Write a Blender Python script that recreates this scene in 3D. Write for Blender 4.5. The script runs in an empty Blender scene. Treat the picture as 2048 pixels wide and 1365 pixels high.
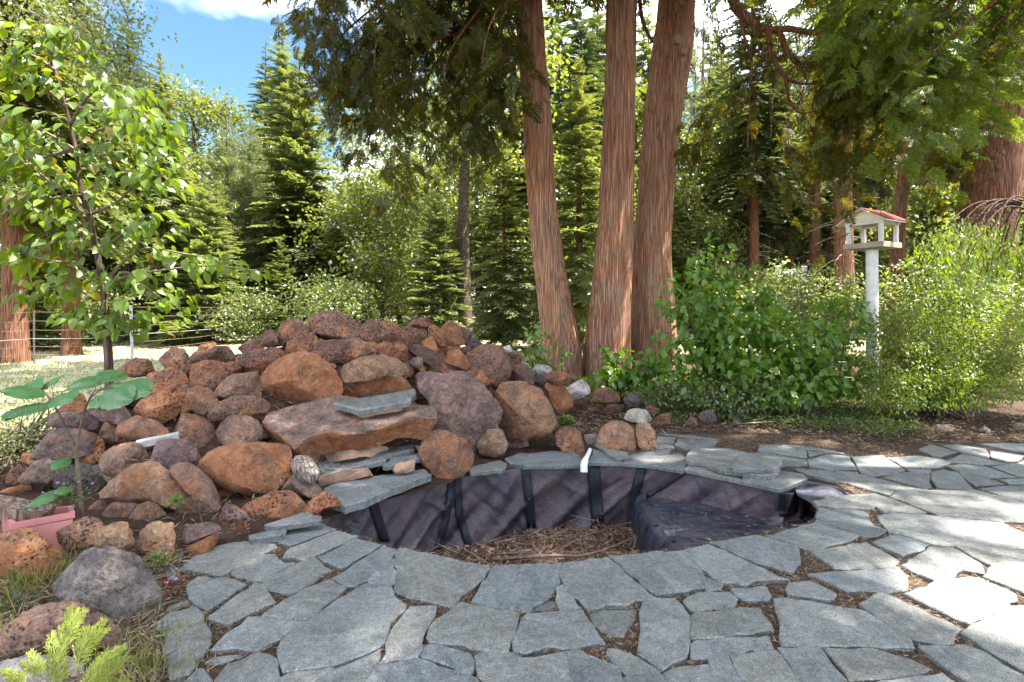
import bpy, bmesh, math, random
import numpy as np
from mathutils import Vector, Matrix, noise as mnoise, geometry as mgeo

rng = np.random.default_rng(7)
random.seed(7)
S = bpy.context.scene
COL = S.collection
R = math.radians

# ------------------------------------------------------------------ camera, sky, sun, exposure
CAM_H, FPX, CX, HY = 1.5, 1000.0, 1024.0, 605.0      # eye height (m), focal length and horizon of the 2048 x 1365 photograph
cam_d = bpy.data.cameras.new('camera')
cam = bpy.data.objects.new('camera', cam_d); COL.objects.link(cam)
cam.location = (0, 0, CAM_H); cam.rotation_euler = (R(90), 0, 0)
cam_d.sensor_width = 36.0; cam_d.lens = 36.0 * FPX / 2048.0
cam_d.shift_y = -(682.5 - HY) / 2048.0
cam_d.clip_start = 0.05; cam_d.clip_end = 2000
S.camera = cam

CLOUD_AT = (-6.29, 2.43, 6.62)
SUN_EL, SUN_AZ = R(65), R(96)                        # azimuth from +Y towards +X
w = bpy.data.worlds.new("World"); S.world = w; w.use_nodes = True
nt = w.node_tree; nt.nodes.clear()
sky = nt.nodes.new('ShaderNodeTexSky'); sky.sky_type = 'NISHITA'; sky.sun_disc = False
sky.sun_elevation = SUN_EL; sky.sun_rotation = SUN_AZ; sky.air_density = 1.0; sky.dust_density = 0.6; sky.ozone_density = 2.0
bg = nt.nodes.new('ShaderNodeBackground'); bg.inputs['Strength'].default_value = 0.15
wo = nt.nodes.new('ShaderNodeOutputWorld')
tc = nt.nodes.new('ShaderNodeTexCoord')
mp = nt.nodes.new('ShaderNodeMapping'); mp.inputs['Scale'].default_value = (1, 1, 1.5); mp.inputs['Location'].default_value = CLOUD_AT
cn = nt.nodes.new('ShaderNodeTexNoise'); cn.inputs['Scale'].default_value = 1.7; cn.inputs['Detail'].default_value = 6; cn.inputs['Roughness'].default_value = 0.48
cr = nt.nodes.new('ShaderNodeValToRGB'); cr.color_ramp.elements[0].position = 0.45; cr.color_ramp.elements[1].position = 0.74
cr.color_ramp.elements[0].color = (0, 0, 0, 1); cr.color_ramp.elements[1].color = (1, 1, 1, 1)
blue = nt.nodes.new('ShaderNodeMix'); blue.data_type = 'RGBA'; blue.blend_type = 'MULTIPLY'; blue.inputs[0].default_value = 1.0
blue.inputs[7].default_value = (0.27, 0.34, 0.36, 1)
cm = nt.nodes.new('ShaderNodeMix'); cm.data_type = 'RGBA'
cm.inputs[7].default_value = (10.5, 10.8, 11.4, 1)
nt.links.new(tc.outputs['Generated'], mp.inputs['Vector']); nt.links.new(mp.outputs['Vector'], cn.inputs['Vector'])
nt.links.new(cn.outputs['Fac'], cr.inputs['Fac']); nt.links.new(cr.outputs['Color'], cm.inputs[0])
nt.links.new(sky.outputs['Color'], blue.inputs[6]); nt.links.new(blue.outputs[2], cm.inputs[6]); nt.links.new(cm.outputs[2], bg.inputs['Color'])
nt.links.new(bg.outputs['Background'], wo.inputs['Surface'])

sun_d = bpy.data.lights.new('sun', 'SUN'); sun_d.energy = 4.2; sun_d.angle = R(0.53); sun_d.color = (1.0, 0.95, 0.86)
sun = bpy.data.objects.new('sun', sun_d); COL.objects.link(sun)
sdir = Vector((math.sin(SUN_AZ) * math.cos(SUN_EL), math.cos(SUN_AZ) * math.cos(SUN_EL), math.sin(SUN_EL)))
sun.rotation_euler = sdir.to_track_quat('Z', 'Y').to_euler(); sun.location = (6, 14, 30)

vs = S.view_settings; vs.view_transform = 'Standard'; vs.look = 'None'; vs.gamma = 1.0; vs.use_curve_mapping = False
vs.exposure = 2.6
S.render.engine = 'CYCLES'
cy = S.cycles
cy.use_denoising = True; cy.denoiser = 'OPENIMAGEDENOISE'
cy.max_bounces = 10; cy.diffuse_bounces = 4; cy.glossy_bounces = 2; cy.transmission_bounces = 8; cy.transparent_max_bounces = 4
cy.caustics_reflective = False; cy.caustics_refractive = False; cy.sample_clamp_indirect = 6
cy.use_adaptive_sampling = False
S.render.use_persistent_data = False

# ------------------------------------------------------------------ helpers
def P(px, py, d):
    """A point of the place, d metres ahead of the eye, seen at (px, py) in the photograph."""
    return np.array([(px - CX) / FPX * d, d, CAM_H - (py - HY) / FPX * d])

def G(px, py, z=0.0):
    """The point at height z seen at (px, py)."""
    d = (CAM_H - z) * FPX / (py - HY)
    return P(px, py, d)

def mesh(name, V, F, smooth=False):
    V = np.asarray(V, np.float32); me = bpy.data.meshes.new(name)
    if isinstance(F, np.ndarray):
        k = F.shape[1]; n = len(F)
        me.vertices.add(len(V)); me.vertices.foreach_set('co', V.ravel())
        me.loops.add(n * k); me.loops.foreach_set('vertex_index', F.astype(np.int32).ravel())
        me.polygons.add(n); me.polygons.foreach_set('loop_start', np.arange(0, n * k, k, dtype=np.int32))
        me.update(calc_edges=True)
    else:
        me.from_pydata(V.tolist(), [], F); me.update()
    if smooth:
        me.polygons.foreach_set('use_smooth', np.ones(len(me.polygons), bool))
    return me

def obj(name, me, mat=None, parent=None, loc=None):
    o = bpy.data.objects.new(name, me); COL.objects.link(o)
    if mat is not None and me is not None and not me.materials: me.materials.append(mat)
    if loc is not None: o.location = tuple(float(c) for c in loc)
    if parent is not None: o.parent = parent
    return o

def thing(name, label, cat, loc=(0, 0, 0), group=None):
    o = bpy.data.objects.new(name, None); COL.objects.link(o); o.location = tuple(float(c) for c in loc)
    o.empty_display_size = 0.2
    return tag(o, label, cat, group)

def tag(o, label, cat, group=None):
    o['label'] = label; o['category'] = cat
    if group: o['group'] = group
    return o

def struct(o): o['kind'] = 'structure'; return o
def stuff(o): o['kind'] = 'stuff'; return o

def cat_parts(parts):
    """join (V, F) pairs"""
    Vs, Fs, n = [], [], 0
    for V, F in parts:
        if len(V) == 0: continue
        Vs.append(V); Fs.append(F + n); n += len(V)
    return np.concatenate(Vs), np.concatenate(Fs)

def unit(a):
    a = np.asarray(a, float)
    return a / np.maximum(np.linalg.norm(a, axis=-1, keepdims=True), 1e-9)

def frames(D, N):
    """rotation matrices with x along D and z near N"""
    X = unit(D); Y = unit(np.cross(N, X)); Z = np.cross(X, Y)
    return np.stack([X, Y, Z], axis=-1)

def inst(pv, pf, M, pos, scale=None):
    n, m = len(pos), len(pv)
    if scale is not None: M = M * np.asarray(scale).reshape(n, -1, 1)[:, :1]
    V = np.einsum('nij,mj->nmi', M, pv) + pos[:, None, :]
    F = (pf[None] + (np.arange(n) * m)[:, None, None]).reshape(-1, pf.shape[1])
    return V.reshape(-1, 3), F

def blades(Pb, D, N, L, W, mid=0.45, fold=0.12):
    """folded pointed leaves: base, left, tip, right"""
    n = len(Pb); X = unit(D); Y = unit(np.cross(N, X)); Z = np.cross(X, Y)
    L = np.broadcast_to(np.asarray(L, float), (n,))[:, None]; W = np.broadcast_to(np.asarray(W, float), (n,))[:, None]
    mid3 = Pb + X * L * mid
    V = np.stack([Pb, mid3 + Y * W / 2 + Z * W * fold, Pb + X * L, mid3 - Y * W / 2 + Z * W * fold], axis=1).reshape(-1, 3)
    i = np.arange(n) * 4
    F = np.concatenate([np.stack([i, i + 2, i + 1], 1), np.stack([i, i + 3, i + 2], 1)])
    return V, F

def rand_dirs(n, zlo=-1, zhi=1):
    z = rng.uniform(zlo, zhi, n); a = rng.uniform(0, 2 * np.pi, n); r = np.sqrt(np.maximum(0, 1 - z * z))
    return np.stack([r * np.cos(a), r * np.sin(a), z], 1)

def tube(pts, rad, sides=8):
    """tapered tube along pts -> V, F quads"""
    pts = np.asarray(pts, float); n = len(pts); rad = np.broadcast_to(np.asarray(rad, float), (n,))
    T = unit(np.gradient(pts, axis=0)); up = np.array([0.13, 0.2, 1.0]) if abs(T[:, 2]).mean() < 0.9 else np.array([0.1, 1.0, 0.05])
    A = unit(np.cross(T, up)); B = np.cross(T, A); a = np.linspace(0, 2 * np.pi, sides, endpoint=False)
    V = pts[:, None] + rad[:, None, None] * (np.cos(a)[None, :, None] * A[:, None] + np.sin(a)[None, :, None] * B[:, None])
    F = []
    for k in range(n - 1):
        for j in range(sides):
            F.append((k * sides + j, k * sides + (j + 1) % sides, (k + 1) * sides + (j + 1) % sides, (k + 1) * sides + j))
    return V.reshape(-1, 3), np.array(F)

def smooth_path(pts, n=12):
    """Catmull-Rom through pts"""
    p = [np.asarray(q, float) for q in pts]; p = [2 * p[0] - p[1]] + p + [2 * p[-1] - p[-2]]
    out = []
    for i in range(1, len(p) - 2):
        for t in np.linspace(0, 1, n, endpoint=False):
            a, b, c, d = p[i - 1], p[i], p[i + 1], p[i + 2]
            out.append(0.5 * (2 * b + (c - a) * t + (2 * a - 5 * b + 4 * c - d) * t * t + (3 * b - 3 * c + d - a) * t ** 3))
    out.append(p[-2]); return np.array(out)

def inside(px, py, poly):
    x, y = np.asarray(px), np.asarray(py); c = np.zeros(x.shape, bool); n = len(poly)
    for i in range(n):
        x0, y0 = poly[i]; x1, y1 = poly[(i + 1) % n]
        if y0 == y1: continue
        m = ((y0 > y) != (y1 > y)) & (x < (x1 - x0) * (y - y0) / (y1 - y0) + x0)
        c ^= m
    return c

def n3(p, s=1.0): return mnoise.noise(Vector((p[0] * s, p[1] * s, p[2] * s)))

# ------------------------------------------------------------------ materials
def newmat(name):
    m = bpy.data.materials.new(name); m.use_nodes = True; t = m.node_tree; t.nodes.clear()
    out = t.nodes.new('ShaderNodeOutputMaterial'); return m, t, out

class NB:
    """short node builder"""
    def __init__(s, t): s.t = t
    def n(s, typ, **kw):
        nd = s.t.nodes.new('ShaderNode' + typ)
        for k, v in kw.items(): setattr(nd, k, v)
        return nd
    def l(s, a, b): s.t.links.new(a, b)
    def noise(s, vec, scale, detail=4, rough=0.6, dist=0.0):
        nd = s.n('TexNoise'); nd.inputs['Scale'].default_value = scale; nd.inputs['Detail'].default_value = detail
        nd.inputs['Roughness'].default_value = rough; nd.inputs['Distortion'].default_value = dist
        if vec is not None: s.l(vec, nd.inputs['Vector'])
        return nd.outputs['Fac']
    def ramp(s, fac, stops):
        nd = s.n('ValToRGB'); e = nd.color_ramp.elements
        while len(e) < len(stops): e.new(0.5)
        for q, (p, c) in zip(e, stops):
            q.position = p; q.color = (c, c, c, 1) if isinstance(c, (int, float)) else (*c, 1)
        s.l(fac, nd.inputs['Fac']); return nd.outputs['Color']
    def mix(s, fac, a, b, mode='MIX'):
        nd = s.n('Mix', data_type='RGBA', blend_type=mode)
        for sock, v in ((nd.inputs[0], fac), (nd.inputs[6], a), (nd.inputs[7], b)):
            if isinstance(v, (int, float)): sock.default_value = v
            elif isinstance(v, tuple): sock.default_value = (*v, 1)
            else: s.l(v, sock)
        return nd.outputs[2]
    def math(s, op, a, b=0.0):
        nd = s.n('Math', operation=op)
        for sock, v in ((nd.inputs[0], a), (nd.inputs[1], b)):
            if isinstance(v, (int, float)): sock.default_value = v
            else: s.l(v, sock)
        return nd.outputs[0]
    def coords(s, scale=(1, 1, 1), space='Object', rnd=True):
        tcn = s.n('TexCoord'); mpn = s.n('Mapping'); mpn.inputs['Scale'].default_value = scale
        s.l(tcn.outputs[space], mpn.inputs['Vector'])
        if rnd:
            oi = s.n('ObjectInfo'); cb = s.n('CombineXYZ')
            s.l(s.math('MULTIPLY', oi.outputs['Random'], 37.0), cb.inputs[0]); s.l(s.math('MULTIPLY', oi.outputs['Random'], 91.0), cb.inputs[1])
            s.l(cb.outputs[0], mpn.inputs['Location'])
        return mpn.outputs['Vector']
    def bump(s, h, strength=0.5, dist=0.01, prev=None):
        nd = s.n('Bump'); nd.inputs['Strength'].default_value = strength; nd.inputs['Distance'].default_value = dist
        s.l(h, nd.inputs['Height'])
        if prev is not None: s.l(prev, nd.inputs['Normal'])
        return nd.outputs['Normal']
    def principled(s, out, col, rough=0.8, normal=None, spec=0.3):
        nd = s.n('BsdfPrincipled')
        if isinstance(col, tuple): nd.inputs['Base Color'].default_value = (*col, 1)
        else: s.l(col, nd.inputs['Base Color'])
        if isinstance(rough, (int, float)): nd.inputs['Roughness'].default_value = rough
        else: s.l(rough, nd.inputs['Roughness'])
        nd.inputs['Specular IOR Level'].default_value = spec
        if normal is not None: s.l(normal, nd.inputs['Normal'])
        s.l(nd.outputs[0], out.inputs['Surface']); return nd

def leaf_mat(name, c1, c2, c3=None, f3=0.1, trans=0.45, warm=(1.35, 1.15, 0.55), tvar=0.25, gloss=0.06):
    """leaves: diffuse + translucent; colour varies leaf by leaf and tree by tree"""
    m, t, out = newmat(name); b = NB(t)
    gi = b.n('NewGeometry'); oi = b.n('ObjectInfo'); r = gi.outputs['Random Per Island']
    col = b.ramp(r, [(0.0, c1), (1.0, c2)])
    if c3 is not None:
        r2 = b.math('FRACT', b.math('MULTIPLY', r, 17.31)); col = b.mix(b.math('LESS_THAN', r2, f3), col, c3)
    br = b.math('ADD', 1.0 - tvar, b.math('MULTIPLY', oi.outputs['Random'], 2 * tvar))
    hs = b.n('HueSaturation'); b.l(col, hs.inputs['Color']); b.l(br, hs.inputs['Value']); col = hs.outputs['Color']
    tcol = b.mix(1.0, col, warm, 'MULTIPLY')
    df = b.n('BsdfDiffuse'); b.l(col, df.inputs['Color']); tr = b.n('BsdfTranslucent'); b.l(tcol, tr.inputs['Color'])
    ms = b.n('MixShader'); ms.inputs[0].default_value = trans; b.l(df.outputs[0], ms.inputs[1]); b.l(tr.outputs[0], ms.inputs[2])
    gl = b.n('BsdfGlossy'); gl.inputs['Roughness'].default_value = 0.42; gl.inputs['Color'].default_value = (.9, .95, 1, 1)
    m2 = b.n('MixShader'); m2.inputs[0].default_value = gloss; b.l(ms.outputs[0], m2.inputs[1]); b.l(gl.outputs[0], m2.inputs[2])
    b.l(m2.outputs[0], out.inputs['Surface']); return m

def add_veins(m, period):
    """midrib and side veins in the leaf's own axes"""
    t = m.node_tree; b = NB(t); df = [n for n in t.nodes if n.type == 'BSDF_DIFFUSE'][0]; tr = [n for n in t.nodes if n.type == 'BSDF_TRANSLUCENT'][0]
    tcn = b.n('TexCoord'); sx = b.n('SeparateXYZ'); b.l(tcn.outputs['Object'], sx.inputs[0]); ay = b.math('ABSOLUTE', sx.outputs[1]); ph = b.math('FRACT', b.math('DIVIDE', b.math('SUBTRACT', sx.outputs[0], b.math('MULTIPLY', ay, 0.9)), period))
    side = b.ramp(ph, [(0.0, 1.0), (0.10, 0.0), (0.9, 0.0), (1.0, 1.0)]); rib = b.ramp(b.math('DIVIDE', ay, period), [(0.0, 1.0), (0.10, 0.0)]); v = b.math('MAXIMUM', side, rib); nz = b.noise(tcn.outputs['Object'], 30, 4, .6)
    for n in (df, tr):
        src = n.inputs['Color'].links[0].from_socket; c = b.mix(b.math('MULTIPLY', v, 0.45), src, (0.24, 0.33, 0.13)); c = b.mix(0.35, c, b.ramp(nz, [(0.3, 0.2), (0.7, 0.8)]), 'OVERLAY'); b.l(c, n.inputs['Color'])

def rock_mat(name, vesicular, fixed=None):
    m, t, out = newmat(name); b = NB(t); v = b.coords(); oi = b.n('ObjectInfo')
    base = oi.outputs['Color'] if fixed is None else b.mix(0.0, fixed[0], fixed[0]); amount = oi.outputs['Alpha'] if fixed is None else b.math('ADD', fixed[1], 0.0)
    big = b.noise(v, 4.0, 6, 0.68, 0.6); fine = b.noise(v, 46, 7, 0.8); mid = b.noise(v, 13, 6, 0.72, 0.5)
    col = b.mix(b.ramp(big, [(0.32, 0.0), (0.70, 1.0)]), b.mix(1.0, base, (0.50, 0.45, 0.46), 'MULTIPLY'), b.mix(1.0, base, (1.45, 1.38, 1.3), 'MULTIPLY'))
    col = b.mix(0.75, col, b.ramp(fine, [(0.30, 0.04), (0.5, 0.46), (0.70, 0.95)]), 'OVERLAY'); col = b.mix(0.5, col, b.ramp(mid, [(0.32, 0.1), (0.68, 0.9)]), 'OVERLAY')
    # iron stain in patches
    st = b.noise(v, 4.2, 7, 0.7, 0.8)
    th = b.math('SUBTRACT', 0.93, b.math('MULTIPLY', amount, 0.62))
    msk = b.math('MULTIPLY', b.math('SUBTRACT', st, b.math('MULTIPLY', th, 0.78)), 9.0)
    cl = b.n('Clamp'); b.l(msk, cl.inputs[0])
    orange = b.ramp(mid, [(0.3, (0.15, 0.05, 0.022)), (0.52, (0.32, 0.115, 0.045)), (0.75, (0.42, 0.225, 0.11))])
    col = b.mix(b.math('MULTIPLY', cl.outputs[0], 0.75), col, orange)
    # pale mineral / lichen flecks
    fl = b.ramp(b.noise(v, 30, 6, 0.8), [(0.60, 0.0), (0.68, 1.0)]); col = b.mix(b.math('MULTIPLY', fl, 0.55), col, (0.42, 0.37, 0.33))
    if vesicular:
        vo = b.n('TexVoronoi'); vo.inputs['Scale'].default_value = 42; vo.inputs['Randomness'].default_value = 1.0
        wv = b.n('VectorMath', operation='ADD'); ns = b.n('TexNoise'); ns.inputs['Scale'].default_value = 25
        b.l(v, ns.inputs['Vector']); sc = b.n('VectorMath', operation='SCALE'); sc.inputs['Scale'].default_value = 0.03
        b.l(ns.outputs['Color'], sc.inputs[0]); b.l(v, wv.inputs[0]); b.l(sc.outputs[0], wv.inputs[1]); b.l(wv.outputs[0], vo.inputs['Vector'])
        pit = b.ramp(vo.outputs['Distance'], [(0.15, 0.0), (0.42, 1.0)])
        where = b.ramp(b.noise(v, 7, 2), [(0.38, 0.0), (0.5, 1.0)])
        pitm = b.mix(where, (1, 1, 1), pit)
        col = b.mix(b.math('MULTIPLY', b.math('SUBTRACT', 1.0, pitm), 0.8), col, (0.02, 0.011, 0.008))
        h = b.math('ADD', b.math('MULTIPLY', pitm, 1.0), b.math('MULTIPLY', fine, 0.8))
        nr = b.bump(h, 0.85, 0.014)
    else:
        vo = b.n('TexVoronoi', feature='DISTANCE_TO_EDGE'); vo.inputs['Scale'].default_value = 5.0; b.l(v, vo.inputs['Vector'])
        h = b.math('ADD', b.math('MULTIPLY', fine, 0.8), b.math('MULTIPLY', mid, 0.9))
        nr = b.bump(h, 0.9, 0.016)
    nr = b.bump(b.math('ADD', big, b.math('MULTIPLY', mid, .4)), 0.7, 0.06, nr)
    b.principled(out, col, b.ramp(big, [(0.3, 0.62), (0.7, 0.9)]), nr, 0.3); return m

def flag_mat():
    m, t, out = newmat('flagstone'); b = NB(t); v = b.coords(); oi = b.n('ObjectInfo'); rnd = oi.outputs['Random']
    vr = b.n('VectorRotate', rotation_type='Z_AXIS'); b.l(v, vr.inputs['Vector']); b.l(b.math('MULTIPLY', rnd, 6.28), vr.inputs['Angle'])
    mp_ = b.n('Mapping'); mp_.inputs['Scale'].default_value = (1, 4.5, 1); b.l(vr.outputs[0], mp_.inputs['Vector']); vs_ = mp_.outputs[0]
    sp = b.noise(vs_, 95, 3, 0.75, 0.3); sp2 = b.noise(v, 34, 6, 0.8, .2); big = b.noise(vs_, 2.2, 6, 0.68, 0.5); fn = b.noise(v, 330, 2, 0.6)
    col = b.mix(b.ramp(big, [(0.32, 0.0), (0.70, 1.0)]), (0.070, 0.077, 0.080), (0.170, 0.179, 0.180))
    col = b.mix(b.math('MULTIPLY', b.math('FRACT', b.math('MULTIPLY', rnd, 7.77)), 0.6), col, (0.195, 0.203, 0.203))
    col = b.mix(b.math('MULTIPLY', b.math('FRACT', b.math('MULTIPLY', rnd, 23.3)), 0.45), col, b.mix(1.0, col, (1.2, 1.02, 0.80), 'MULTIPLY'))
    col = b.mix(0.9, col, b.ramp(sp, [(0.33, 0.10), (0.5, 0.5), (0.67, 0.95)]), 'OVERLAY'); col = b.mix(0.45, col, b.ramp(fn, [(0.32, 0.05), (0.68, 0.95)]), 'OVERLAY')
    col = b.mix(0.6, col, b.ramp(sp2, [(0.3, 0.15), (0.7, 0.85)]), 'OVERLAY')
    rust = b.ramp(b.noise(vs_, 5.5, 6, 0.75, .6), [(0.56, 0.0), (0.70, 1.0)]); col = b.mix(b.math('MULTIPLY', rust, 0.4), col, (0.19, 0.14, 0.095))
    lich = b.ramp(b.noise(v, 3.1, 6, 0.7, .4), [(0.60, 0.0), (0.72, 1.0)]); col = b.mix(b.math('MULTIPLY', lich, 0.35), col, (0.27, 0.27, 0.245))
    dk = b.ramp(b.noise(vs_, 42, 3, 0.6), [(0.30, 1.0), (0.36, 0.0)]); col = b.mix(b.math('MULTIPLY', dk, 0.75), col, (0.04, 0.033, 0.028))
    cleft = b.math('SNAP', b.noise(v, 2.6, 5, 0.6, 0.5), 0.07); col = b.mix(0.22, col, b.ramp(b.math('FRACT', b.math('MULTIPLY', cleft, 9.7)), [(0.0, 0.2), (1.0, 0.8)]), 'OVERLAY')
    h = b.math('ADD', b.math('MULTIPLY', sp2, 0.5), b.math('ADD', b.math('MULTIPLY', cleft, 5.0), b.math('ADD', b.math('MULTIPLY', big, 1.2), b.math('MULTIPLY', sp, 0.35))))
    nr = b.bump(fn, 0.2, 0.001, b.bump(h, 0.5, 0.006))
    b.principled(out, col, 0.68, nr, 0.3); return m

def bark_mat(name, dark, mid_, light, scale=1.0, strength=1.0, stretch=0.12):
    m, t, out = newmat(name); b = NB(t)
    v = b.coords((scale, scale, scale * stretch)); v2 = b.coords((scale, scale, scale))
    fi = b.noise(v, 16, 6, 0.65, 0.3); fi2 = b.noise(v, 42, 4, 0.7, 0.2); pa = b.noise(v2, 1.6, 4, 0.6, 0.3)
    vo = b.n('TexVoronoi', feature='DISTANCE_TO_EDGE'); vo.inputs['Scale'].default_value = 11; b.l(v, vo.inputs['Vector'])
    crk = b.ramp(vo.outputs['Distance'], [(0.0, 0.0), (0.16, 1.0)])
    col = b.ramp(fi, [(0.3, dark), (0.5, mid_), (0.72, light)])
    col = b.mix(b.ramp(pa, [(0.4, 0.0), (0.65, 0.6)]), col, b.mix(1.0, col, (1.22, 0.82, 0.66), 'MULTIPLY'))
    col = b.mix(0.5, col, b.ramp(fi2, [(0.3, 0.1), (0.7, 0.9)]), 'OVERLAY')
    col = b.mix(b.math('MULTIPLY', b.math('SUBTRACT', 1.0, crk), 0.55), col, tuple(c * 0.35 for c in dark))
    h = b.math('ADD', b.math('MULTIPLY', crk, 0.5), b.math('ADD', fi, b.math('MULTIPLY', fi2, 0.5)))
    b.principled(out, col, 0.9, b.bump(h, strength, 0.03), 0.15); return m

def plain_mat(name, col, rough=0.7, var=0.25, scale=8, bump=0.3, spec=0.3, dist=0.01):
    m, t, out = newmat(name); b = NB(t); v = b.coords()
    nz = b.noise(v, scale, 5, 0.65, 0.3); c = b.mix(b.ramp(nz, [(0.3, 0.0), (0.7, 1.0)]), tuple(x * (1 - var) for x in col), tuple(min(1, x * (1 + var)) for x in col))
    b.principled(out, c, rough, b.bump(nz, bump, dist), spec); return m

def island_mat(name, stops, rough=0.85):
    m, t, out = newmat(name); b = NB(t); g = b.n('NewGeometry')
    b.principled(out, b.ramp(g.outputs['Random Per Island'], stops), rough, None, 0.2); return m

M = {}
M['rock'] = rock_mat('basalt', False); M['lava'] = rock_mat('lava_rock', True); M['flag'] = flag_mat(); M['stained'] = rock_mat('stained_basalt', False, ((0.22, 0.105, 0.055), 0.62))
M['cedar_bark'] = bark_mat('cedar_bark', (0.19, 0.095, 0.062), (0.47, 0.265, 0.17), (0.60, 0.40, 0.285), 2.0, 1.0, 0.035)
M['grey_bark'] = bark_mat('grey_bark', (0.05, 0.036, 0.028), (0.13, 0.095, 0.072), (0.24, 0.19, 0.15), 1.3)
M['red_bark'] = bark_mat('red_bark', (0.09, 0.042, 0.028), (0.24, 0.125, 0.08), (0.36, 0.21, 0.145), 1.8, 1.0, 0.05)
M['oak_bark'] = bark_mat('oak_bark', (0.04, 0.032, 0.024), (0.13, 0.105, 0.075), (0.30, 0.27, 0.22), 1.6, 0.9, 0.6)
M['limb_bark'] = bark_mat('limb_bark', (0.10, 0.045, 0.022), (0.24, 0.12, 0.065), (0.34, 0.21, 0.13), 2.0)
M['twig'] = plain_mat('twig', (0.17, 0.12, 0.085), 0.85, 0.4, 20)
M['dry_twig'] = plain_mat('dry_twig', (0.30, 0.25, 0.21), 0.85, 0.4, 20)
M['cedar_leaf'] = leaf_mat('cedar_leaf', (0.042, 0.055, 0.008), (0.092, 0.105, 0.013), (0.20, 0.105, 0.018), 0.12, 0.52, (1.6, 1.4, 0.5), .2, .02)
M['cedar_lit'] = leaf_mat('cedar_lit', (0.095, 0.15, 0.022), (0.19, 0.25, 0.035), (0.24, 0.18, 0.04), 0.05, 0.5, (1.3, 1.3, 0.5), .2, .03)  # brighter copy of cedar_leaf, sun on the boughs put into the colour
M['cedar_far'] = leaf_mat('cedar_far', (0.105, 0.132, 0.045), (0.215, 0.245, 0.095), None, 0, 0.5, (1.5, 1.4, 0.5), .3, .05)
M['fir_leaf'] = leaf_mat('fir_leaf', (0.105, 0.138, 0.055), (0.215, 0.25, 0.11), None, 0, 0.42, (1.4, 1.3, 0.6), .25, .05)
M['fir_dark'] = leaf_mat('fir_dark', (0.075, 0.115, 0.06), (0.16, 0.205, 0.10), None, 0, 0.4, (1.35, 1.3, .6))
M['pine_leaf'] = leaf_mat('pine_leaf', (0.1, 0.13, 0.05), (0.2, 0.23, 0.09), None, 0, 0.4, (1.4, 1.3, .5), .25, .05)
M['oak_leaf'] = leaf_mat('oak_leaf', (0.115, 0.15, 0.035), (0.235, 0.265, 0.075), None, 0, 0.52, (1.5, 1.4, 0.4), .25, .05)
M['bush_leaf'] = leaf_mat('bush_leaf', (0.12, 0.165, 0.045), (0.235, 0.275, 0.095), None, 0, 0.48, (1.4, 1.3, 0.5), 0.2, .05)
M['shrub_leaf'] = leaf_mat('shrub_leaf', (0.065, 0.135, 0.012), (0.14, 0.245, 0.024), None, 0, 0.45, (1.5, 1.35, 0.4), 0.15, .035)
M['dogwood_leaf'] = leaf_mat('dogwood_leaf', (0.085, 0.15, 0.010), (0.17, 0.25, 0.016), (0.18, 0.14, 0.02), 0.08, 0.55, (1.6, 1.45, 0.4), 0.2, .03)
M['spirea_leaf'] = leaf_mat('spirea_leaf', (0.094, 0.150, 0.011), (0.206, 0.281, 0.022), (0.225, 0.138, 0.037), 0.04, 0.48, (1.4, 1.3, .4), .2, .035)
M['weep_leaf'] = leaf_mat('weep_leaf', (0.150, 0.231, 0.019), (0.250, 0.325, 0.031), None, 0, 0.52, (1.4, 1.3, 0.4), .2, .05)
M['cover_leaf'] = leaf_mat('cover_leaf', (0.07, 0.12, 0.022), (0.16, 0.20, 0.06), (0.27, 0.26, 0.16), 0.1, 0.4, gloss=.03)
M['big_leaf'] = leaf_mat('big_leaf', (0.045, 0.14, 0.03), (0.085, 0.21, 0.03), None, 0, 0.42, (1.3, 1.4, 0.5), 0.15, 0.06)
add_veins(M['big_leaf'], 0.026)
M['seedling'] = leaf_mat('seedling', (0.17, 0.22, 0.03), (0.27, 0.31, 0.07), None, 0, 0.5, gloss=.02)
M['grass'] = leaf_mat('grass', (0.17, 0.165, 0.05), (0.32, 0.27, 0.12), (0.10, 0.16, 0.03), 0.3, 0.4, gloss=.02)
M['lawn'] = leaf_mat('lawn', (0.14, 0.18, 0.05), (0.35, 0.32, 0.15), (0.48, 0.43, 0.27), 0.3, 0.35, gloss=.02)
M['litter'] = island_mat('litter', [(0.0, (0.035, 0.02, 0.014)), (0.45, (0.13, 0.085, 0.055)), (0.8, (0.27, 0.19, 0.12)), (1.0, (0.38, 0.30, 0.20))])
M['mulch'] = island_mat('mulch', [(0.0, (0.035, 0.02, 0.014)), (0.45, (0.14, 0.082, 0.055)), (0.8, (0.27, 0.17, 0.115)), (1.0, (0.42, 0.33, 0.25))])
M['mortar'] = plain_mat('mortar', (0.38, 0.23, 0.155), 0.85, 0.35, 9, 0.5)
M['stain'] = plain_mat('stained_wall', (0.22, 0.085, 0.035), 0.8, 0.5, 7, 0.5)
M['white_paint'] = plain_mat('white_paint', (0.68, 0.665, 0.62), 0.6, 0.14, 9, 0.3)
M['yellow_lit_paint'] = plain_mat('yellow_lit_paint', (0.72, 0.66, 0.46), 0.6, 0.08, 14, 0.15)  # feeder's white paint with the yellow light under the roof put into its colour
M['tray_wood'] = plain_mat('tray_wood', (0.36, 0.30, 0.22), 0.8, 0.2, 18, 0.3)
M['red_roof'] = plain_mat('red_roof', (0.24, 0.052, 0.045), 0.75, 0.25, 20, 0.4)
M['pvc'] = plain_mat('pvc', (0.66, 0.65, 0.62), 0.45, 0.12, 20, 0.1)
M['metal'] = plain_mat('post_metal', (0.16, 0.13, 0.11), 0.7, 0.3, 14, 0.3)
M['galv'] = plain_mat('galvanised', (0.42, 0.42, 0.42), 0.5, 0.15, 14, 0.1)
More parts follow.
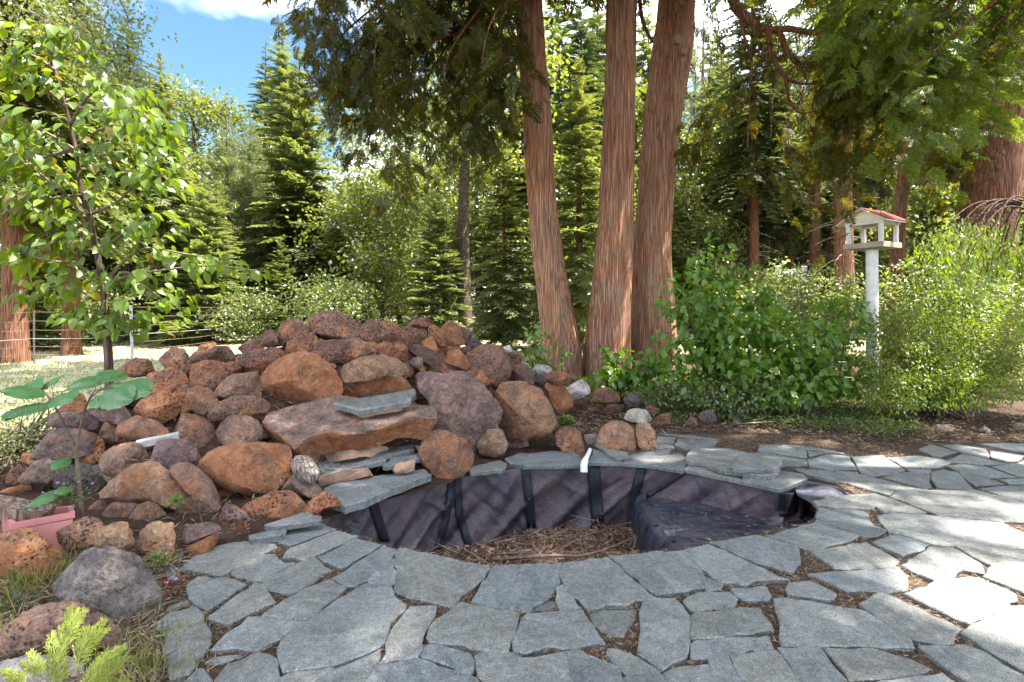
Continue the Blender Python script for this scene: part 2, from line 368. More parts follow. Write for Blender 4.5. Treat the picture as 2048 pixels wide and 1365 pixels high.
M['wire'] = plain_mat('rusty_wire', (0.22, 0.13, 0.09), 0.7, 0.3, 14, 0.1)
M['grey_wood'] = plain_mat('grey_wood', (0.36, 0.34, 0.31), 0.85, 0.25, 16, 0.5)
M['pink'] = plain_mat('pink_plastic', (0.52, 0.20, 0.18), 0.5, 0.1, 10, 0.1)
M['strap'] = plain_mat('black_strap', (0.014, 0.014, 0.02), 0.5, 0.3, 20, 0.3)
M['flower'] = island_mat('flower', [(0, (0.7, 0.68, 0.64)), (1, (0.8, 0.78, 0.74))])
M['pink_flower'] = island_mat('pink_flower', [(0, (0.6, 0.2, 0.4)), (1, (0.7, 0.35, 0.5))])
M['red_leaf'] = leaf_mat('red_leaf', (0.319, 0.043, 0.029), (0.232, 0.116, 0.043), None, 0, 0.4)

# ------------------------------------------------------------------ ground with the pond hole
POND_PX = [(645,1052),(670,1061),(715,1071),(761,1089),(794,1099),(800,1096),(890,1113),(977,1131),(1050,1130),(1125,1125),(1215,1113),(1300,1106),(1371,1099),(1420,1085),(1512,1070),(1570,1057),(1628,1045),
           (1640,1014),(1632,1002),(1711,988),(1690,979),(1676,971),(1613,958),(1590,968),(1561,978),(1481,961),(1440,952),(1366,941),(1313,933),(1243,926),(1177,924),(1110,928),(1045,932),(990,942),(940,948),(860,960),(810,975),(760,990),(715,1006),(690,1014),(660,1026)]
POND = [G(x, y)[:2] for x, y in POND_PX]

def cover_at(x, y):
    """0 bare soil and bark, 1 dry lawn"""
    lawn = max(0, min(1, (y - 7.2 + 0.25 * x) / 1.6)) if x < 1.0 else max(0, min(1, (y - 12) / 3)) * 0.75
    if x < -3.6 and y > 4.2: lawn = max(lawn, max(0, min(1, (y - 4.6) / 0.8 - (x + 3.9) * 1.2)))
    return max(0.0, min(1.0, lawn + 0.25 * n3((x, y, 0), 0.7)))

def ground_z(x, y):
    r = math.hypot(x, y)
    z = -0.002
    if y > 8: z += 0.10 * n3((x, y, 3), 0.2) * min(1, (y - 8) / 6)
    if x < -1.7 and 1.2 < y < 3.6: z += 0.03 * n3((x, y, 5), 2.0)
    return z

def build_ground():
    pts = [tuple(p) for p in POND]; np_ = len(pts); edges = [(i, (i + 1) % np_) for i in range(np_)]
    dist = lambda x, y: min(math.hypot(x - a, y - b) for a, b in POND)
    for x in np.arange(-7, 6.5, 0.3):
        for y in np.arange(0.2, 11, 0.3):
            x1, y1 = x + random.uniform(-.1, .1), y + random.uniform(-.1, .1)
            if not inside(np.array([x1]), np.array([y1]), POND)[0] and dist(x1, y1) > 0.12: pts.append((x1, y1))
    for r in [10, 13, 17, 22, 28, 36, 48, 65, 90, 140, 220, 350, 600]:
        for a in np.linspace(0, 2 * np.pi, 48, endpoint=False):
            x, y = r * math.cos(a) - 0.2, 5 + r * math.sin(a)
            if not (-7 < x < 6.5 and 0.2 < y < 11): pts.append((x, y))
    res = mgeo.delaunay_2d_cdt([Vector(p) for p in pts], edges, [], 0, 1e-5)
    vv = res[0]; fc = []
    for f in res[2]:
        c = sum((vv[i] for i in f), Vector((0, 0))) / len(f)
        if not inside(np.array([c.x]), np.array([c.y]), POND)[0]: fc.append(tuple(f))
    V = [(v.x, v.y, ground_z(v.x, v.y)) for v in vv]
    me = mesh('ground', V, fc, True)
    at = me.color_attributes.new('cover', 'FLOAT_COLOR', 'POINT')
    for i, v in enumerate(V):
        c = cover_at(v[0], v[1]); at.data[i].color = (c, c, c, 1)
    m, t, out = newmat('ground'); b = NB(t); v = b.coords(rnd=False)
    a = b.n('VertexColor', layer_name='cover')
    f = b.noise(v, 60, 4, 0.75); g = b.noise(v, 9, 5, 0.7); h = b.noise(v, 1.1, 4, 0.6)
    soil = b.mix(0.6, b.ramp(g, [(0.3, (0.045, 0.03, 0.022)), (0.7, (0.11, 0.075, 0.052))]), b.ramp(f, [(0.3, 0.15), (0.7, 0.85)]), 'OVERLAY')
    dry = b.ramp(g, [(0.3, (0.30, 0.28, 0.16)), (0.6, (0.44, 0.41, 0.29)), (0.8, (0.5, 0.46, 0.35))])
    dry = b.mix(b.ramp(h, [(0.45, 0.0), (0.65, 0.6)]), dry, (0.13, 0.15, 0.05)); dry = b.mix(0.4, dry, b.ramp(f, [(0.3, 0.2), (0.7, 0.8)]), 'OVERLAY')
    mk = b.ramp(b.math('ADD', a.outputs['Color'], b.math('MULTIPLY', b.math('SUBTRACT', g, 0.5), 0.8)), [(0.4, 0.0), (0.6, 1.0)])
    b.principled(out, b.mix(mk, soil, dry), 0.95, b.bump(b.math('ADD', f, g), 0.8, 0.02), 0.1)
    return struct(obj('ground', me, m))
ground = build_ground()

# ------------------------------------------------------------------ patio of flagstones
def T(ox, oy, sc, pts): return [(ox + x / sc, oy + y / sc) for x, y in pts]
A_ = lambda *p: T(300, 1024, 4, p)
B_ = lambda *p: T(700, 1024, 4, p)
C_ = lambda *p: T(1100, 1024, 4, p)
D_ = lambda *p: T(1536, 1024, 4, p)
E_ = lambda *p: T(1536, 824, 4, p)
F_ = lambda *p: T(1136, 824, 4, p)
FLAGS = [
 A_((235,450),(420,300),(660,245),(830,235),(1000,258),(1010,285),(860,345),(580,500),(400,470)),
 A_((1000,225),(1090,170),(1380,98),(1475,140),(1300,198),(1120,265)),
 A_((1090,315),(1120,290),(1480,150),(1660,190),(1320,345),(1265,375),(1070,360)),
 A_((1345,360),(1640,205),(1845,262),(1570,430),(1520,440),(1420,395)),
 A_((1455,530),(1620,425),(1870,258),(1975,300),(1935,370),(1740,540),(1640,590),(1580,585)),
 A_((1735,548),(1820,455),(1958,368),(1968,560),(1930,578),(1790,575)),
 A_((650,480),(870,342),(1000,340),(1025,375),(1070,405),(1160,405),(935,545),(820,545),(700,515)),
 A_((890,575),(1110,440),(1290,360),(1320,360),(1390,435),(1445,465),(1230,605),(1115,662),(940,610)),
 A_((285,590),(380,520),(600,520),(690,545),(770,575),(640,660),(460,780),(350,715),(310,640)),
 A_((465,840),(620,720),(830,562),(930,605),(1000,720),(800,800),(630,890)),
 A_((900,820),(1080,700),(1210,620),(1440,540),(1570,595),(1480,690),(1260,855),(1150,850),(1000,835)),
 A_((495,1095),(620,960),(780,840),(1030,845),(1250,870),(1050,1005),(865,1100)),
 A_((1270,862),(1450,732),(1720,570),(1930,585),(1960,680),(2045,745),(2040,785),(1920,880),(1890,990),(1880,1035),(1700,1135),(1480,1215),(1075,1275),(1035,1170),(1060,1010)),
 A_((55,885),(160,800),(370,755),(430,820),(485,960),(480,1050),(400,1150),(320,1280),(160,1335),(110,1150),(105,960),(60,935)),
 A_((135,800),(160,750),(280,710),(330,720),(200,780)),
 A_((440,1215),(510,1160),(720,1140),(740,1160),(560,1220),(480,1230)),
 A_((270,1364),(370,1260),(430,1250),(490,1340),(490,1500),(230,1500)),
 A_((530,1330),(620,1220),(850,1120),(1020,1180),(1035,1330),(1010,1500),(500,1500)),
 A_((1035,1325),(1150,1275),(1440,1240),(1460,1255),(1290,1364),(1120,1480),(1030,1480)),
 A_((1310,1364),(1430,1270),(1640,1190),(1840,1095),(1830,1190),(1710,1364),(1600,1520),(1150,1500)),
 A_((120,470),(180,420),(230,480),(230,530),(150,540)),
 B_((355,330),(400,288),(740,358),(1110,430),(1120,450),(1010,570),(880,665),(825,760),(720,730),(430,660),(360,625),(375,500)),
 B_((975,715),(1060,560),(1150,430),(1400,418),(1700,405),(1670,500),(1680,565),(1610,650),(1575,695),(1470,745),(1440,785),(1200,765)),
 B_((480,755),(690,750),(680,820),(590,960),(570,1040),(590,1060),(540,1150),(240,1200),(290,1050),(310,990),(340,930),(440,800)),
 B_((620,1000),(680,865),(870,730),(900,720),(1350,805),(1330,900),(1260,1110),(1070,1095),(800,1050),(650,1035)),
 B_((1310,1110),(1300,1000),(1420,805),(1860,785),(2040,1050),(1800,1080)),
 B_((1650,600),(1700,580),(1730,620),(1840,765),(1680,780),(1650,700)),
 B_((1480,785),(1520,720),(1640,715),(1660,780)),
 B_((565,1150),(600,1065),(700,1050),(960,1130),(990,1190),(985,1250),(950,1300),(880,1280),(620,1170)),
 B_((125,1364),(220,1215),(540,1160),(640,1195),(1000,1320),(1040,1364),(1080,1560),(20,1560)),
 B_((1000,1150),(1080,1110),(1290,1120),(1380,1165),(1720,1115),(1760,1245),(1790,1364),(1800,1560),(1130,1560),(1085,1364),(1030,1300)),
 B_((1735,1115),(1830,1090),(1890,1130),(2150,1240),(2180,1364),(2200,1560),(1830,1560),(1800,1364)),
 C_((75,490),(110,405),(460,355),(640,520),(850,685),(300,775),(230,690),(120,590)),
 C_((472,352),(780,325),(1085,300),(1170,420),(1235,520),(1240,600),(850,660),(650,500)),
 C_((1090,300),(1270,255),(1400,310),(1630,420),(1890,535),(1640,540),(1560,580),(1370,560),(1200,440)),
 C_((1280,245),(1400,230),(1650,185),(1980,270),(2000,390),(1940,475),(1850,460),(1620,390)),
 C_((1240,515),(1380,575),(1360,610),(1270,635),(1240,620)),
 C_((1070,710),(1100,680),(1180,645),(1440,640),(1495,690),(1470,770),(1130,790)),
 C_((1450,610),(1730,595),(1765,670),(1740,700),(1560,700),(1500,670)),
 C_((310,800),(400,785),(690,780),(680,850),(590,1000),(520,1000),(410,960),(340,880)),
 C_((745,720),(870,685),(1000,695),(1050,740),(1115,830),(1110,1030),(1085,1155),(980,1195),(900,1255),(700,1120),(720,1000),(725,860)),
 C_((1130,830),(1180,800),(1680,760),(1785,940),(1400,990),(1200,1005),(1120,1010)),
 C_((1130,1050),(1180,1020),(1740,990),(1785,1095),(1260,1165),(1130,1165)),
 C_((455,1130),(470,1090),(550,1095),(700,1160),(880,1265),(860,1290),(620,1300),(530,1220)),
 C_((580,1330),(640,1305),(890,1300),(930,1364),(930,1560),(600,1560)),
 C_((905,1290),(980,1250),(1260,1215),(1330,1300),(1390,1364),(1420,1560),(950,1560)),
 C_((1265,1168),(1430,1150),(1470,1260),(1550,1364),(1640,1560),(1440,1560),(1290,1240)),
 C_((1445,1148),(1800,1105),(1850,1140),(2010,1330),(2120,1560),(1660,1560),(1480,1250)),
 D_((-20,185),(180,135),(370,85),(560,140),(740,185),(660,230),(330,305),(235,265),(100,215)),
 D_((350,315),(780,240),(1050,390),(1000,430),(640,455),(540,450)),
 D_((320,490),(720,470),(1040,440),(1110,510),(1105,625),(960,640),(650,630)),
 D_((145,610),(170,565),(330,552),(400,575),(540,650),(520,690),(460,695),(170,650)),
 D_((50,690),(150,685),(480,740),(780,790),(1140,1010),(1160,1080),(800,1065),(115,1065),(100,900)),
 D_((735,730),(880,645),(940,650),(1540,930),(1490,970),(1470,1045),(1350,1050),(1160,1010),(1000,930)),
 D_((1070,420),(1310,268),(1480,285),(1700,410),(1725,490),(1550,460),(1430,525),(1330,540),(1150,465)),
 D_((1090,650),(1200,605),(1300,570),(1450,530),(1690,520),(1980,650),(1990,710),(1610,890),(1500,850)),
 D_((1550,960),(1640,890),(1830,790),(2000,740),(2300,770),(2400,1430),(2048,1265),(1900,1180)),
 D_((1210,1070),(1500,1070),(1580,1060),(1760,1130),(2048,1310),(2400,1510),(2350,1700),(1800,1500),(1380,1200)),
 D_((440,1085),(830,1085),(1000,1140),(1300,1250),(1230,1285),(940,1320),(650,1345)),
 D_((85,1085),(410,1070),(640,1364),(760,1560),(360,1560),(290,1364)),
 D_((680,1364),(1000,1340),(1380,1285),(1500,1364),(1750,1560),(800,1560)),
 D_((1510,275),(1700,275),(2048,300),(2300,315),(2300,740),(2048,640),(1720,510),(1790,425),(1730,400)),
 E_((845,1040),(970,988),(1060,988),(1290,1060),(1200,1110),(1080,1145),(1000,1110)),
 E_((380,880),(390,760),(450,765),(800,850),(850,910),(940,940),(870,990),(760,1000),(600,930)),
 E_((875,830),(1010,805),(1150,818),(1360,832),(1880,880),(2040,960),(2300,1000),(2300,1090),(1500,1070),(1300,1052),(1060,975),(970,962),(910,890)),
 E_((360,715),(620,665),(850,650),(1010,700),(1260,800),(1140,805),(1010,795),(925,800),(850,755),(780,775),(600,762),(400,745)),
 E_((480,768),(620,770),(770,795),(800,842),(650,808)),
 E_((985,675),(1045,590),(1300,628),(1640,622),(1850,672),(2100,735),(2300,770),(2300,880),(1880,870),(1370,824),(1150,740)),
 E_((640,570),(700,500),(760,500),(1055,575),(970,665),(850,630)),
 E_((920,525),(1090,480),(1295,490),(1285,560),(1310,600),(1260,612)),
 E_((1310,480),(1400,465),(1520,480),(1580,555),(1640,612),(1460,610),(1345,595),(1310,530)),
 E_((1530,475),(1620,500),(1750,530),(1890,575),(1660,590),(1600,550)),
 E_((1110,455),(1300,460),(1300,485),(1140,478)),
 E_((670,360),(920,350),(1060,440),(1095,462),(1000,495),(820,508),(740,480)),
 E_((950,365),(1200,350),(1400,380),(1460,410),(1360,442),(1110,442),(1075,435)),
 E_((320,380),(480,335),(650,355),(710,455),(500,463),(330,430)),
 E_((200,450),(480,468),(720,482),(680,530),(620,570),(300,495)),
 E_((0,335),(300,380),(310,425),(90,435)),
 E_((-60,262),(130,262),(305,310),(310,362),(0,322),(-80,312)),
 E_((315,310),(450,330),(330,350)),
 E_((130,258),(360,280),(600,325),(610,335),(480,320),(300,297)),
 E_((1200,300),(1300,260),(1510,320),(1370,355),(1320,350)),
 E_((1400,270),(1520,260),(1740,295),(1770,350),(1740,370),(1560,325)),
 E_((1700,255),(1900,248),(2300,260),(2300,345),(1950,305)),
 E_((1780,310),(2048,350),(1990,390),(1900,395),(1790,370)),
 E_((1380,400),(1560,335),(1800,390),(1930,420),(1750,420),(1600,410)),
 E_((1430,430),(1560,418),(1750,440),(1980,520),(1760,525),(1520,470)),
 E_((1785,435),(1950,420),(2060,390),(2300,390),(2300,520),(1990,512)),
 E_((1860,540),(2060,530),(2300,530),(2300,580),(1930,575)),
 E_((1690,610),(1900,592),(2300,590),(2300,755),(2060,725),(1860,665)),
 F_((165,402),(205,300),(330,318),(420,325),(430,407)),
 F_((432,407),(505,340),(830,292),(800,345),(710,432)),
 F_((717,432),(800,345),(900,330),(960,400),(920,468)),
 F_((925,458),(990,410),(1370,515),(1380,548)),
 F_((1386,550),(1400,520),(1620,545),(1650,465),(1880,497),(1912,530),(1700,615)),
 F_((710,195),(860,205),(850,250),(700,245)),
 F_((700,255),(830,265),(850,285),(700,300)),
 F_((850,265),(880,215),(1190,230),(1150,285),(970,305)),
 F_((730,172),(1010,190),(1200,220),(1000,212)),
 F_((1160,285),(1300,295),(1430,320),(1330,340),(1130,310)),
 F_((1340,330),(1560,330),(1910,380),(1910,422),(1700,430)),
 F_((130,180),(225,175),(240,235),(150,250)),
 [(1046,932),(1058,908),(1105,902),(1150,905),(1163,916),(1160,929)],
 [(1010,917),(1040,906),(1056,908),(1044,930),(1020,926)],
]
ctr = np.mean([np.mean([G(x, y, 0.02) for x, y in f], 0) for f in FLAGS], 0); ctr[2] = 0
patio = struct(obj('patio', None)); patio.location = (0, 0, 0)
FLAG_W = []
def stone_slab(poly3, thick, step=0.09, rough=0.006, cham=0.006, inset=0.0):
    """broken-edged slab: irregular outline, worn arris, plumb sides; poly3 is the top outline"""
    pts = []; n = len(poly3)
    for i in range(n):
        a, c = np.array(poly3[i], float), np.array(poly3[(i + 1) % n], float); L = np.linalg.norm(c - a); k = max(1, int(L / step))
        for j in range(k):
            q = a + (c - a) * j / k
            if j: q = q + np.array([random.gauss(0, rough), random.gauss(0, rough), 0])
            pts.append(q)
    pts = np.array(pts); c0 = pts.mean(0)
    e = np.roll(pts, -1, 0) - np.roll(pts, 1, 0); nrm = unit(np.stack([e[:, 1], -e[:, 0], 0 * e[:, 0]], 1))
    ar = 0.5 * np.sum(pts[:, 0] * np.roll(pts[:, 1], -1) - np.roll(pts[:, 0], -1) * pts[:, 1])
    if ar < 0: nrm = -nrm
    m = len(pts); top = pts - nrm * cham; mid = pts - np.array([0, 0, cham * 0.9]); bot = pts - nrm * (inset + 0.004) - np.array([0, 0, thick])
    V = np.concatenate([top, mid, bot]); F = [tuple(range(m)) if ar > 0 else tuple(range(m - 1, -1, -1))]
    for i in range(m):
        j = (i + 1) % m
        for o in (0, m):
            q = (i + o, j + o, j + o + m, i + o + m); F.append(q[::-1] if ar > 0 else q)
    F.append(tuple(range(3 * m - 1, 2 * m - 1, -1)) if ar > 0 else tuple(range(2 * m, 3 * m)))
    return V, F
SUNK = {15, 14, 27, 39}
for i, f in enumerate(FLAGS):
    zt = 0.0 if i in SUNK else 0.02 + random.uniform(-0.004, 0.005)
    poly = [G(x, y, zt) for x, y in f]
    c = np.mean(poly, 0); FLAG_W.append([p[:2] for p in poly])
    gx, gy = random.gauss(0, 0.004), random.gauss(0, 0.004)
    poly = [p + unit(p - c) * 0.006 for p in poly]
    poly = [np.array([p[0], p[1], zt + (p[0] - c[0]) * gx + (p[1] - c[1]) * gy]) for p in poly]
    V, F = stone_slab([p - c for p in poly], 0.034, 0.05 if c[1] < 4 else 0.12, 0.0065)
    o = obj('flagstone', mesh('flagstone', V, F), M['flag'], patio, c)

# ------------------------------------------------------------------ pond: liner, shelf, straps, litter
POND_Z = -0.62
def liner_mat():
    m, t, out = newmat('pond_liner'); b = NB(t); v = b.coords(rnd=False); vz = b.coords((1, 1, 0.5), rnd=False)
    n1 = b.noise(vz, 2.2, 5, 0.6, 0.6); n2 = b.noise(v, 90, 3, 0.7); n3_ = b.noise(v, 14, 5, 0.7, 0.5)
    dust = b.ramp(n1, [(0.34, 0.15), (0.62, 1.0)])
    col = b.mix(b.math('MULTIPLY', dust, 0.85), (0.02, 0.019, 0.03), (0.105, 0.068, 0.070))
    col = b.mix(0.5, col, b.ramp(n2, [(0.3, 0.2), (0.7, 0.8)]), 'OVERLAY'); col = b.mix(0.4, col, b.ramp(n3_, [(0.3, 0.2), (0.7, 0.8)]), 'OVERLAY')
    b.principled(out, col, b.ramp(n1, [(0.3, 0.3), (0.65, 0.62)]), b.bump(n3_, 0.5, 0.03), 0.5); return m
M['liner'] = liner_mat()
def shelf_mat():
    m, t, out = newmat('pond_shelf'); b = NB(t); v = b.coords((0.6, 1.6, 1), rnd=False)
    n1 = b.noise(v, 6, 6, 0.7, 1.0); n2 = b.noise(v, 70, 3, 0.7)
    col = b.ramp(n1, [(0.35, (0.015, 0.015, 0.024)), (0.55, (0.035, 0.037, 0.055)), (0.75, (0.10, 0.095, 0.11))])
    col = b.mix(0.4, col, b.ramp(n2, [(0.3, 0.2), (0.7, 0.8)]), 'OVERLAY')
    b.principled(out, col, b.ramp(n1, [(0.35, 0.25), (0.6, 0.6)]), b.bump(n1, 0.4, 0.02), 0.5); return m
M['shelf'] = shelf_mat()

pond = thing('pond', 'empty kidney-shaped garden pond with a dusty black liner and dry litter on its floor', 'pond', (0.3, 3.8, 0))
po = np.array([0.3, 3.8, 0.0])
# wall: dense loop, pleats
loop = []
for i in range(len(POND)):
    a, c = np.array(POND[i]), np.array(POND[(i + 1) % len(POND)]); k = max(1, int(np.linalg.norm(c - a) / 0.02))
    for j in range(k): loop.append(a + (c - a) * j / k)
loop = np.array(loop)
for _ in range(6): loop = 0.5 * loop + 0.25 * (np.roll(loop, 1, 0) + np.roll(loop, -1, 0))
cen = loop.mean(0); e = np.roll(loop, -1, 0) - np.roll(loop, 1, 0); nin = unit(np.stack([-e[:, 1], e[:, 0]], 1))
if np.sum(nin * (cen - loop)) < 0: nin = -nin
nz = 40; V = []; L = len(loop); arc = np.concatenate([[0], np.cumsum(np.linalg.norm(np.diff(loop, axis=0), axis=1))])
CREASES = []
for q_ in range(90):
    an_ = random.choice([-1, 1]) * random.uniform(.5, 1.35); CREASES.append((random.uniform(0, arc[-1]), random.uniform(-.62, -.02), (math.cos(an_), math.sin(an_)), random.uniform(.12, .42), random.choice([1, 1, -.7]) * random.uniform(.008, .026)))
def wall_off(s, z, p):
    """how far the liner sags off the wall"""
    u = -z / 0.62
    d = 0.07 * n3((s * 1.6 + z * 1.1, z * 0.9, 1.0)) * (0.3 + u) + 0.045 * n3((s * 5 + z * 5.5, z * 2.2, 4.0)) * (0.25 + u) + 0.010 * n3((s * 14 - z * 9, z * 4, 9.0))
    r = abs(n3((s * 2.3 + z * 2.6, z * 0.5, 13.0))); d += 0.045 * max(0, 0.22 - r) / 0.22 * (0.25 + u)
    for c_s, c_z, c_a, c_l, c_h in CREASES:
        ds = s - c_s
        if abs(ds) > c_l: continue
        dz = z - c_z; al = ds * c_a[0] + dz * c_a[1]; ac = abs(ds * c_a[1] - dz * c_a[0])
        if abs(al) < c_l and ac < 0.10: d += c_h * math.exp(-ac / 0.016) * (1 - (al / c_l) ** 2) * min(1, .25 + 2.2 * u)
    return d + 0.06 * u * u + 0.005
for k in range(-1, nz + 1):
    z = -0.012 + (POND_Z - 0.03) * max(0, k) / nz
    for i in range(L):
        q = loop[i] + nin[i] * (wall_off(arc[i], min(0, z), loop[i]) if k >= 0 else -0.12); V.append((q[0], q[1], z))
V = np.array(V); F = []
for k in range(nz + 1):
    for i in range(L):
        j = (i + 1) % L; F.append((k * L + i, (k + 1) * L + i, (k + 1) * L + j, k * L + j))
obj('liner', mesh('pond_liner', V - po, np.array(F), True), M['liner'], pond)
def floor_sheet(poly, z, bump, step=0.06, hmap=None):
    poly = np.array(poly); x0, y0 = poly.min(0) - 0.1; x1, y1 = poly.max(0) + 0.1
    xs, ys = np.arange(x0, x1, step), np.arange(y0, y1, step); X, Y = np.meshgrid(xs, ys)
    Z = np.array([[z + bump * (n3((x, y, 2.0), 2.2) + 0.5 * n3((x, y, 7.0), 7)) for x in xs] for y in ys]); nx = len(xs)
    V = np.stack([X, Y, Z], -1).reshape(-1, 3); F = []
    cx_, cy_ = X[:-1, :-1] + step / 2, Y[:-1, :-1] + step / 2; m = inside(cx_, cy_, poly.tolist())
    for r in range(len(ys) - 1):
        for c in range(nx - 1):
            if m[r, c]: i = r * nx + c; F.append((i, i + 1, i + nx + 1, i + nx))
    return V, F
outp = [tuple(q) for q in (loop - nin * 0.02)]
V, F = floor_sheet(outp, POND_Z + 0.015, 0.03)
fo = obj('floor', mesh('pond_floor', V - po, F, True), plain_mat('pond_mud', (0.07, 0.048, 0.035), 0.95, 0.5, 20, 0.6, 0.1), pond)
# raised shelf on the right
SH_Z = -0.26
sc_ = [G(1283, 1006, SH_Z)[:2], G(1300, 1040, SH_Z)[:2], G(1365, 1096, SH_Z)[:2], (1.26, 3.0), (2.6, 3.1), (2.9, 4.3), (1.9, 4.75)]
def shelf_top():
    V, F = floor_sheet(sc_, SH_Z, 0.016, 0.05)
    m = inside(V[:, 0], V[:, 1], [tuple(q) for q in (loop - nin * 0.05)]); F2 = [f for f in F if all(m[i] for i in f)]
    edge = smooth_path([np.array([*G(1276, 985, SH_Z)[:2], SH_Z]), np.array([*sc_[0], SH_Z]), np.array([*sc_[1], SH_Z]), np.array([*sc_[2], SH_Z]), np.array([1.27, 3.2, SH_Z])], 12)
    V2 = []; K = 10
    for k in range(K + 1):
        u = k / K
        for i, q in enumerate(edge):
            off = 0.035 * (1 - math.cos(min(1, u * 4) * math.pi / 2)) + 0.03 * u + 0.012 * n3((q[1] * 6, u * 2, 3)) - 0.06 * (u == 0)
            V2.append((q[0] - off, q[1], SH_Z + 0.008 - (u ** 1.1) * 0.38 + 0.004 * (u == 0)))
    ne = len(edge); F3 = [(k * ne + i, k * ne + i + 1, (k + 1) * ne + i + 1, (k + 1) * ne + i) for k in range(K) for i in range(ne - 1)]
    n0 = len(V); return np.concatenate([V, np.array(V2)]), F2 + [tuple(a + n0 for a in f) for f in F3]
V, F = shelf_top(); obj('shelf', mesh('pond_shelf', V - po, F, True), M['shelf'], pond)
# liner flap in the notch on the right
fl = [G(x, y, -0.03) for x, y in ((1596,975),(1640,958),(1676,970),(1712,988),(1660,994),(1628,1004),(1600,992))]
V = []; K = 10
for k in range(K + 1):
    for p_ in fl:
        c = np.mean(fl, 0); q = c + (np.array(p_) - c) * k / K * 1.12; q[2] = -0.035 + 0.025 * n3(q, 6) - 0.05 * max(0, 1.75 - q[0]) ; V.append(q)
n_ = len(fl); F = [(k * n_ + i, k * n_ + (i + 1) % n_, (k + 1) * n_ + (i + 1) % n_, (k + 1) * n_ + i) for k in range(K) for i in range(n_)]
obj('liner_flap', mesh('liner_flap', np.array(V) - po, F, True), M['shelf'], pond)

def wall_hit(px, py):
    u = (px - CX) / FPX; best = None
    for i in range(L):
        a, c = loop[i], loop[(i + 1) % L]; fa, fc = a[0] - u * a[1], c[0] - u * c[1]
        if (fa > 0) != (fc > 0):
            t = fa / (fa - fc); y = a[1] + (c[1] - a[1]) * t
            if best is None or y > best[0]: best = (y, i)
    y, i = best; z = CAM_H - (py - HY) / FPX * y
    for _ in range(3):
        off = wall_off(arc[i], min(0, z), loop[i]); yy = y + nin[i][1] * off; z = CAM_H - (py - HY) / FPX * yy
    q = np.array([u * yy, yy, z]); return q, np.array([nin[i][0], nin[i][1], 0])
def strap(pts, wid, ragged=False):
    V = []; n = 0
    for a, c in zip(pts[:-1], pts[1:]):
        for t in np.linspace(0, 1, 10, endpoint=False):
            px, py = a[0] + (c[0] - a[0]) * t, a[1] + (c[1] - a[1]) * t
            for s in (-1, -0.33, 0.33, 1):
                q, nn = wall_hit(px + s * wid / 2 + (random.uniform(-1.5, 1.5) if ragged else 0), py); V.append(q + nn * (0.012 + 0.004 * n3(q, 9))); 
            n += 1
    F = [(r * 4 + k, r * 4 + k + 1, (r + 1) * 4 + k + 1, (r + 1) * 4 + k) for r in range(n - 1) for k in range(3)]
    o = obj('strap', mesh('strap', np.array(V) - po, F, True), M['strap'], pond)
    so = o.modifiers.new('thick', 'SOLIDIFY'); so.thickness = 0.006
strap([(741, 998), (772, 1092)], 20); strap([(905, 950), (893, 1030), (868, 1112)], 15, True); strap([(912, 946), (918, 1030), (935, 1085), (945, 1105)], 17)
strap([(1051, 934), (1064, 1068)], 18); strap([(1186, 928), (1196, 1058)], 26); strap([(1284, 936), (1266, 1000), (1262, 1070)], 20); strap([(1368, 944), (1320, 975), (1276, 1000)], 22)
strap([(1575, 985), (1575, 1035)], 34)

def straws(n, xy, z, lmin, lmax, w, lift=0.02, zfun=None):
    a = rng.uniform(0, 2 * np.pi, n); D = np.stack([np.cos(a), np.sin(a), rng.normal(0, 0.16, n)], 1)
    Pb = np.column_stack([xy, z + np.abs(rng.normal(0, lift, n))]); return blades(Pb, D, np.tile([0, 0, 1.0], (n, 1)) + rng.normal(0, .3, (n, 3)), rng.uniform(lmin, lmax, n), rng.uniform(0.6, 1.4, n) * w, 0.5, 0.2)
def pts_in(n, x0, x1, y0, y1, test):
    out = []; c = 0
    while c < n:
        q = np.column_stack([rng.uniform(x0, x1, n * 2), rng.uniform(y0, y1, n * 2)]); q = q[test(q)]; out.append(q); c += len(q)
        if len(q) == 0: break
    return np.concatenate(out)[:n]
lp = [tuple(q) for q in loop + nin * 0.05]
q = pts_in(15000, -1.3, 1.25, 2.7, 4.8, lambda q: inside(q[:, 0], q[:, 1], lp))
V, F = straws(len(q), q, POND_Z + 0.03, 0.02, 0.11, 0.008, 0.022)
q2 = pts_in(500, -1.2, 1.1, 2.8, 4.6, lambda q: inside(q[:, 0], q[:, 1], lp)); V2, F2 = straws(len(q2), q2, POND_Z + 0.06, 0.12, 0.4, 0.007, 0.03)
q3 = pts_in(500, 1.2, 2.4, 3.0, 4.6, lambda q: inside(q[:, 0], q[:, 1], lp)); V3, F3 = straws(len(q3), q3, SH_Z + 0.012, 0.02, 0.08, 0.004, 0.004)
V, F = cat_parts([(V, F), (V2, F2), (V3, F3)])
stuff(obj('pond_litter', mesh('pond_litter', V, F), M['mulch']))
sticks = [([(985,1119),(1100,1112),(1160,1112),(1215,1098),(1262,1078),(1292,1066)], 0.013, 'longest bare branch lying across the litter on the pond floor'),
          ([(978,1108),(1040,1106),(1078,1095)], 0.006, 'short thin grey stick under the hanging strap on the pond floor'),
          ([(1024,1102),(1050,1115),(1080,1127)], 0.006, 'thin pale stick slanting down to the pond rim on the litter'),
          ([(1120,1100),(1170,1072),(1215,1060)], 0.006, 'thin forked stick on the pond litter below the white pipe'),
          ([(1060,1084),(1120,1072),(1180,1068)], 0.005, 'thin curved stick on the pond litter near the back wall')]
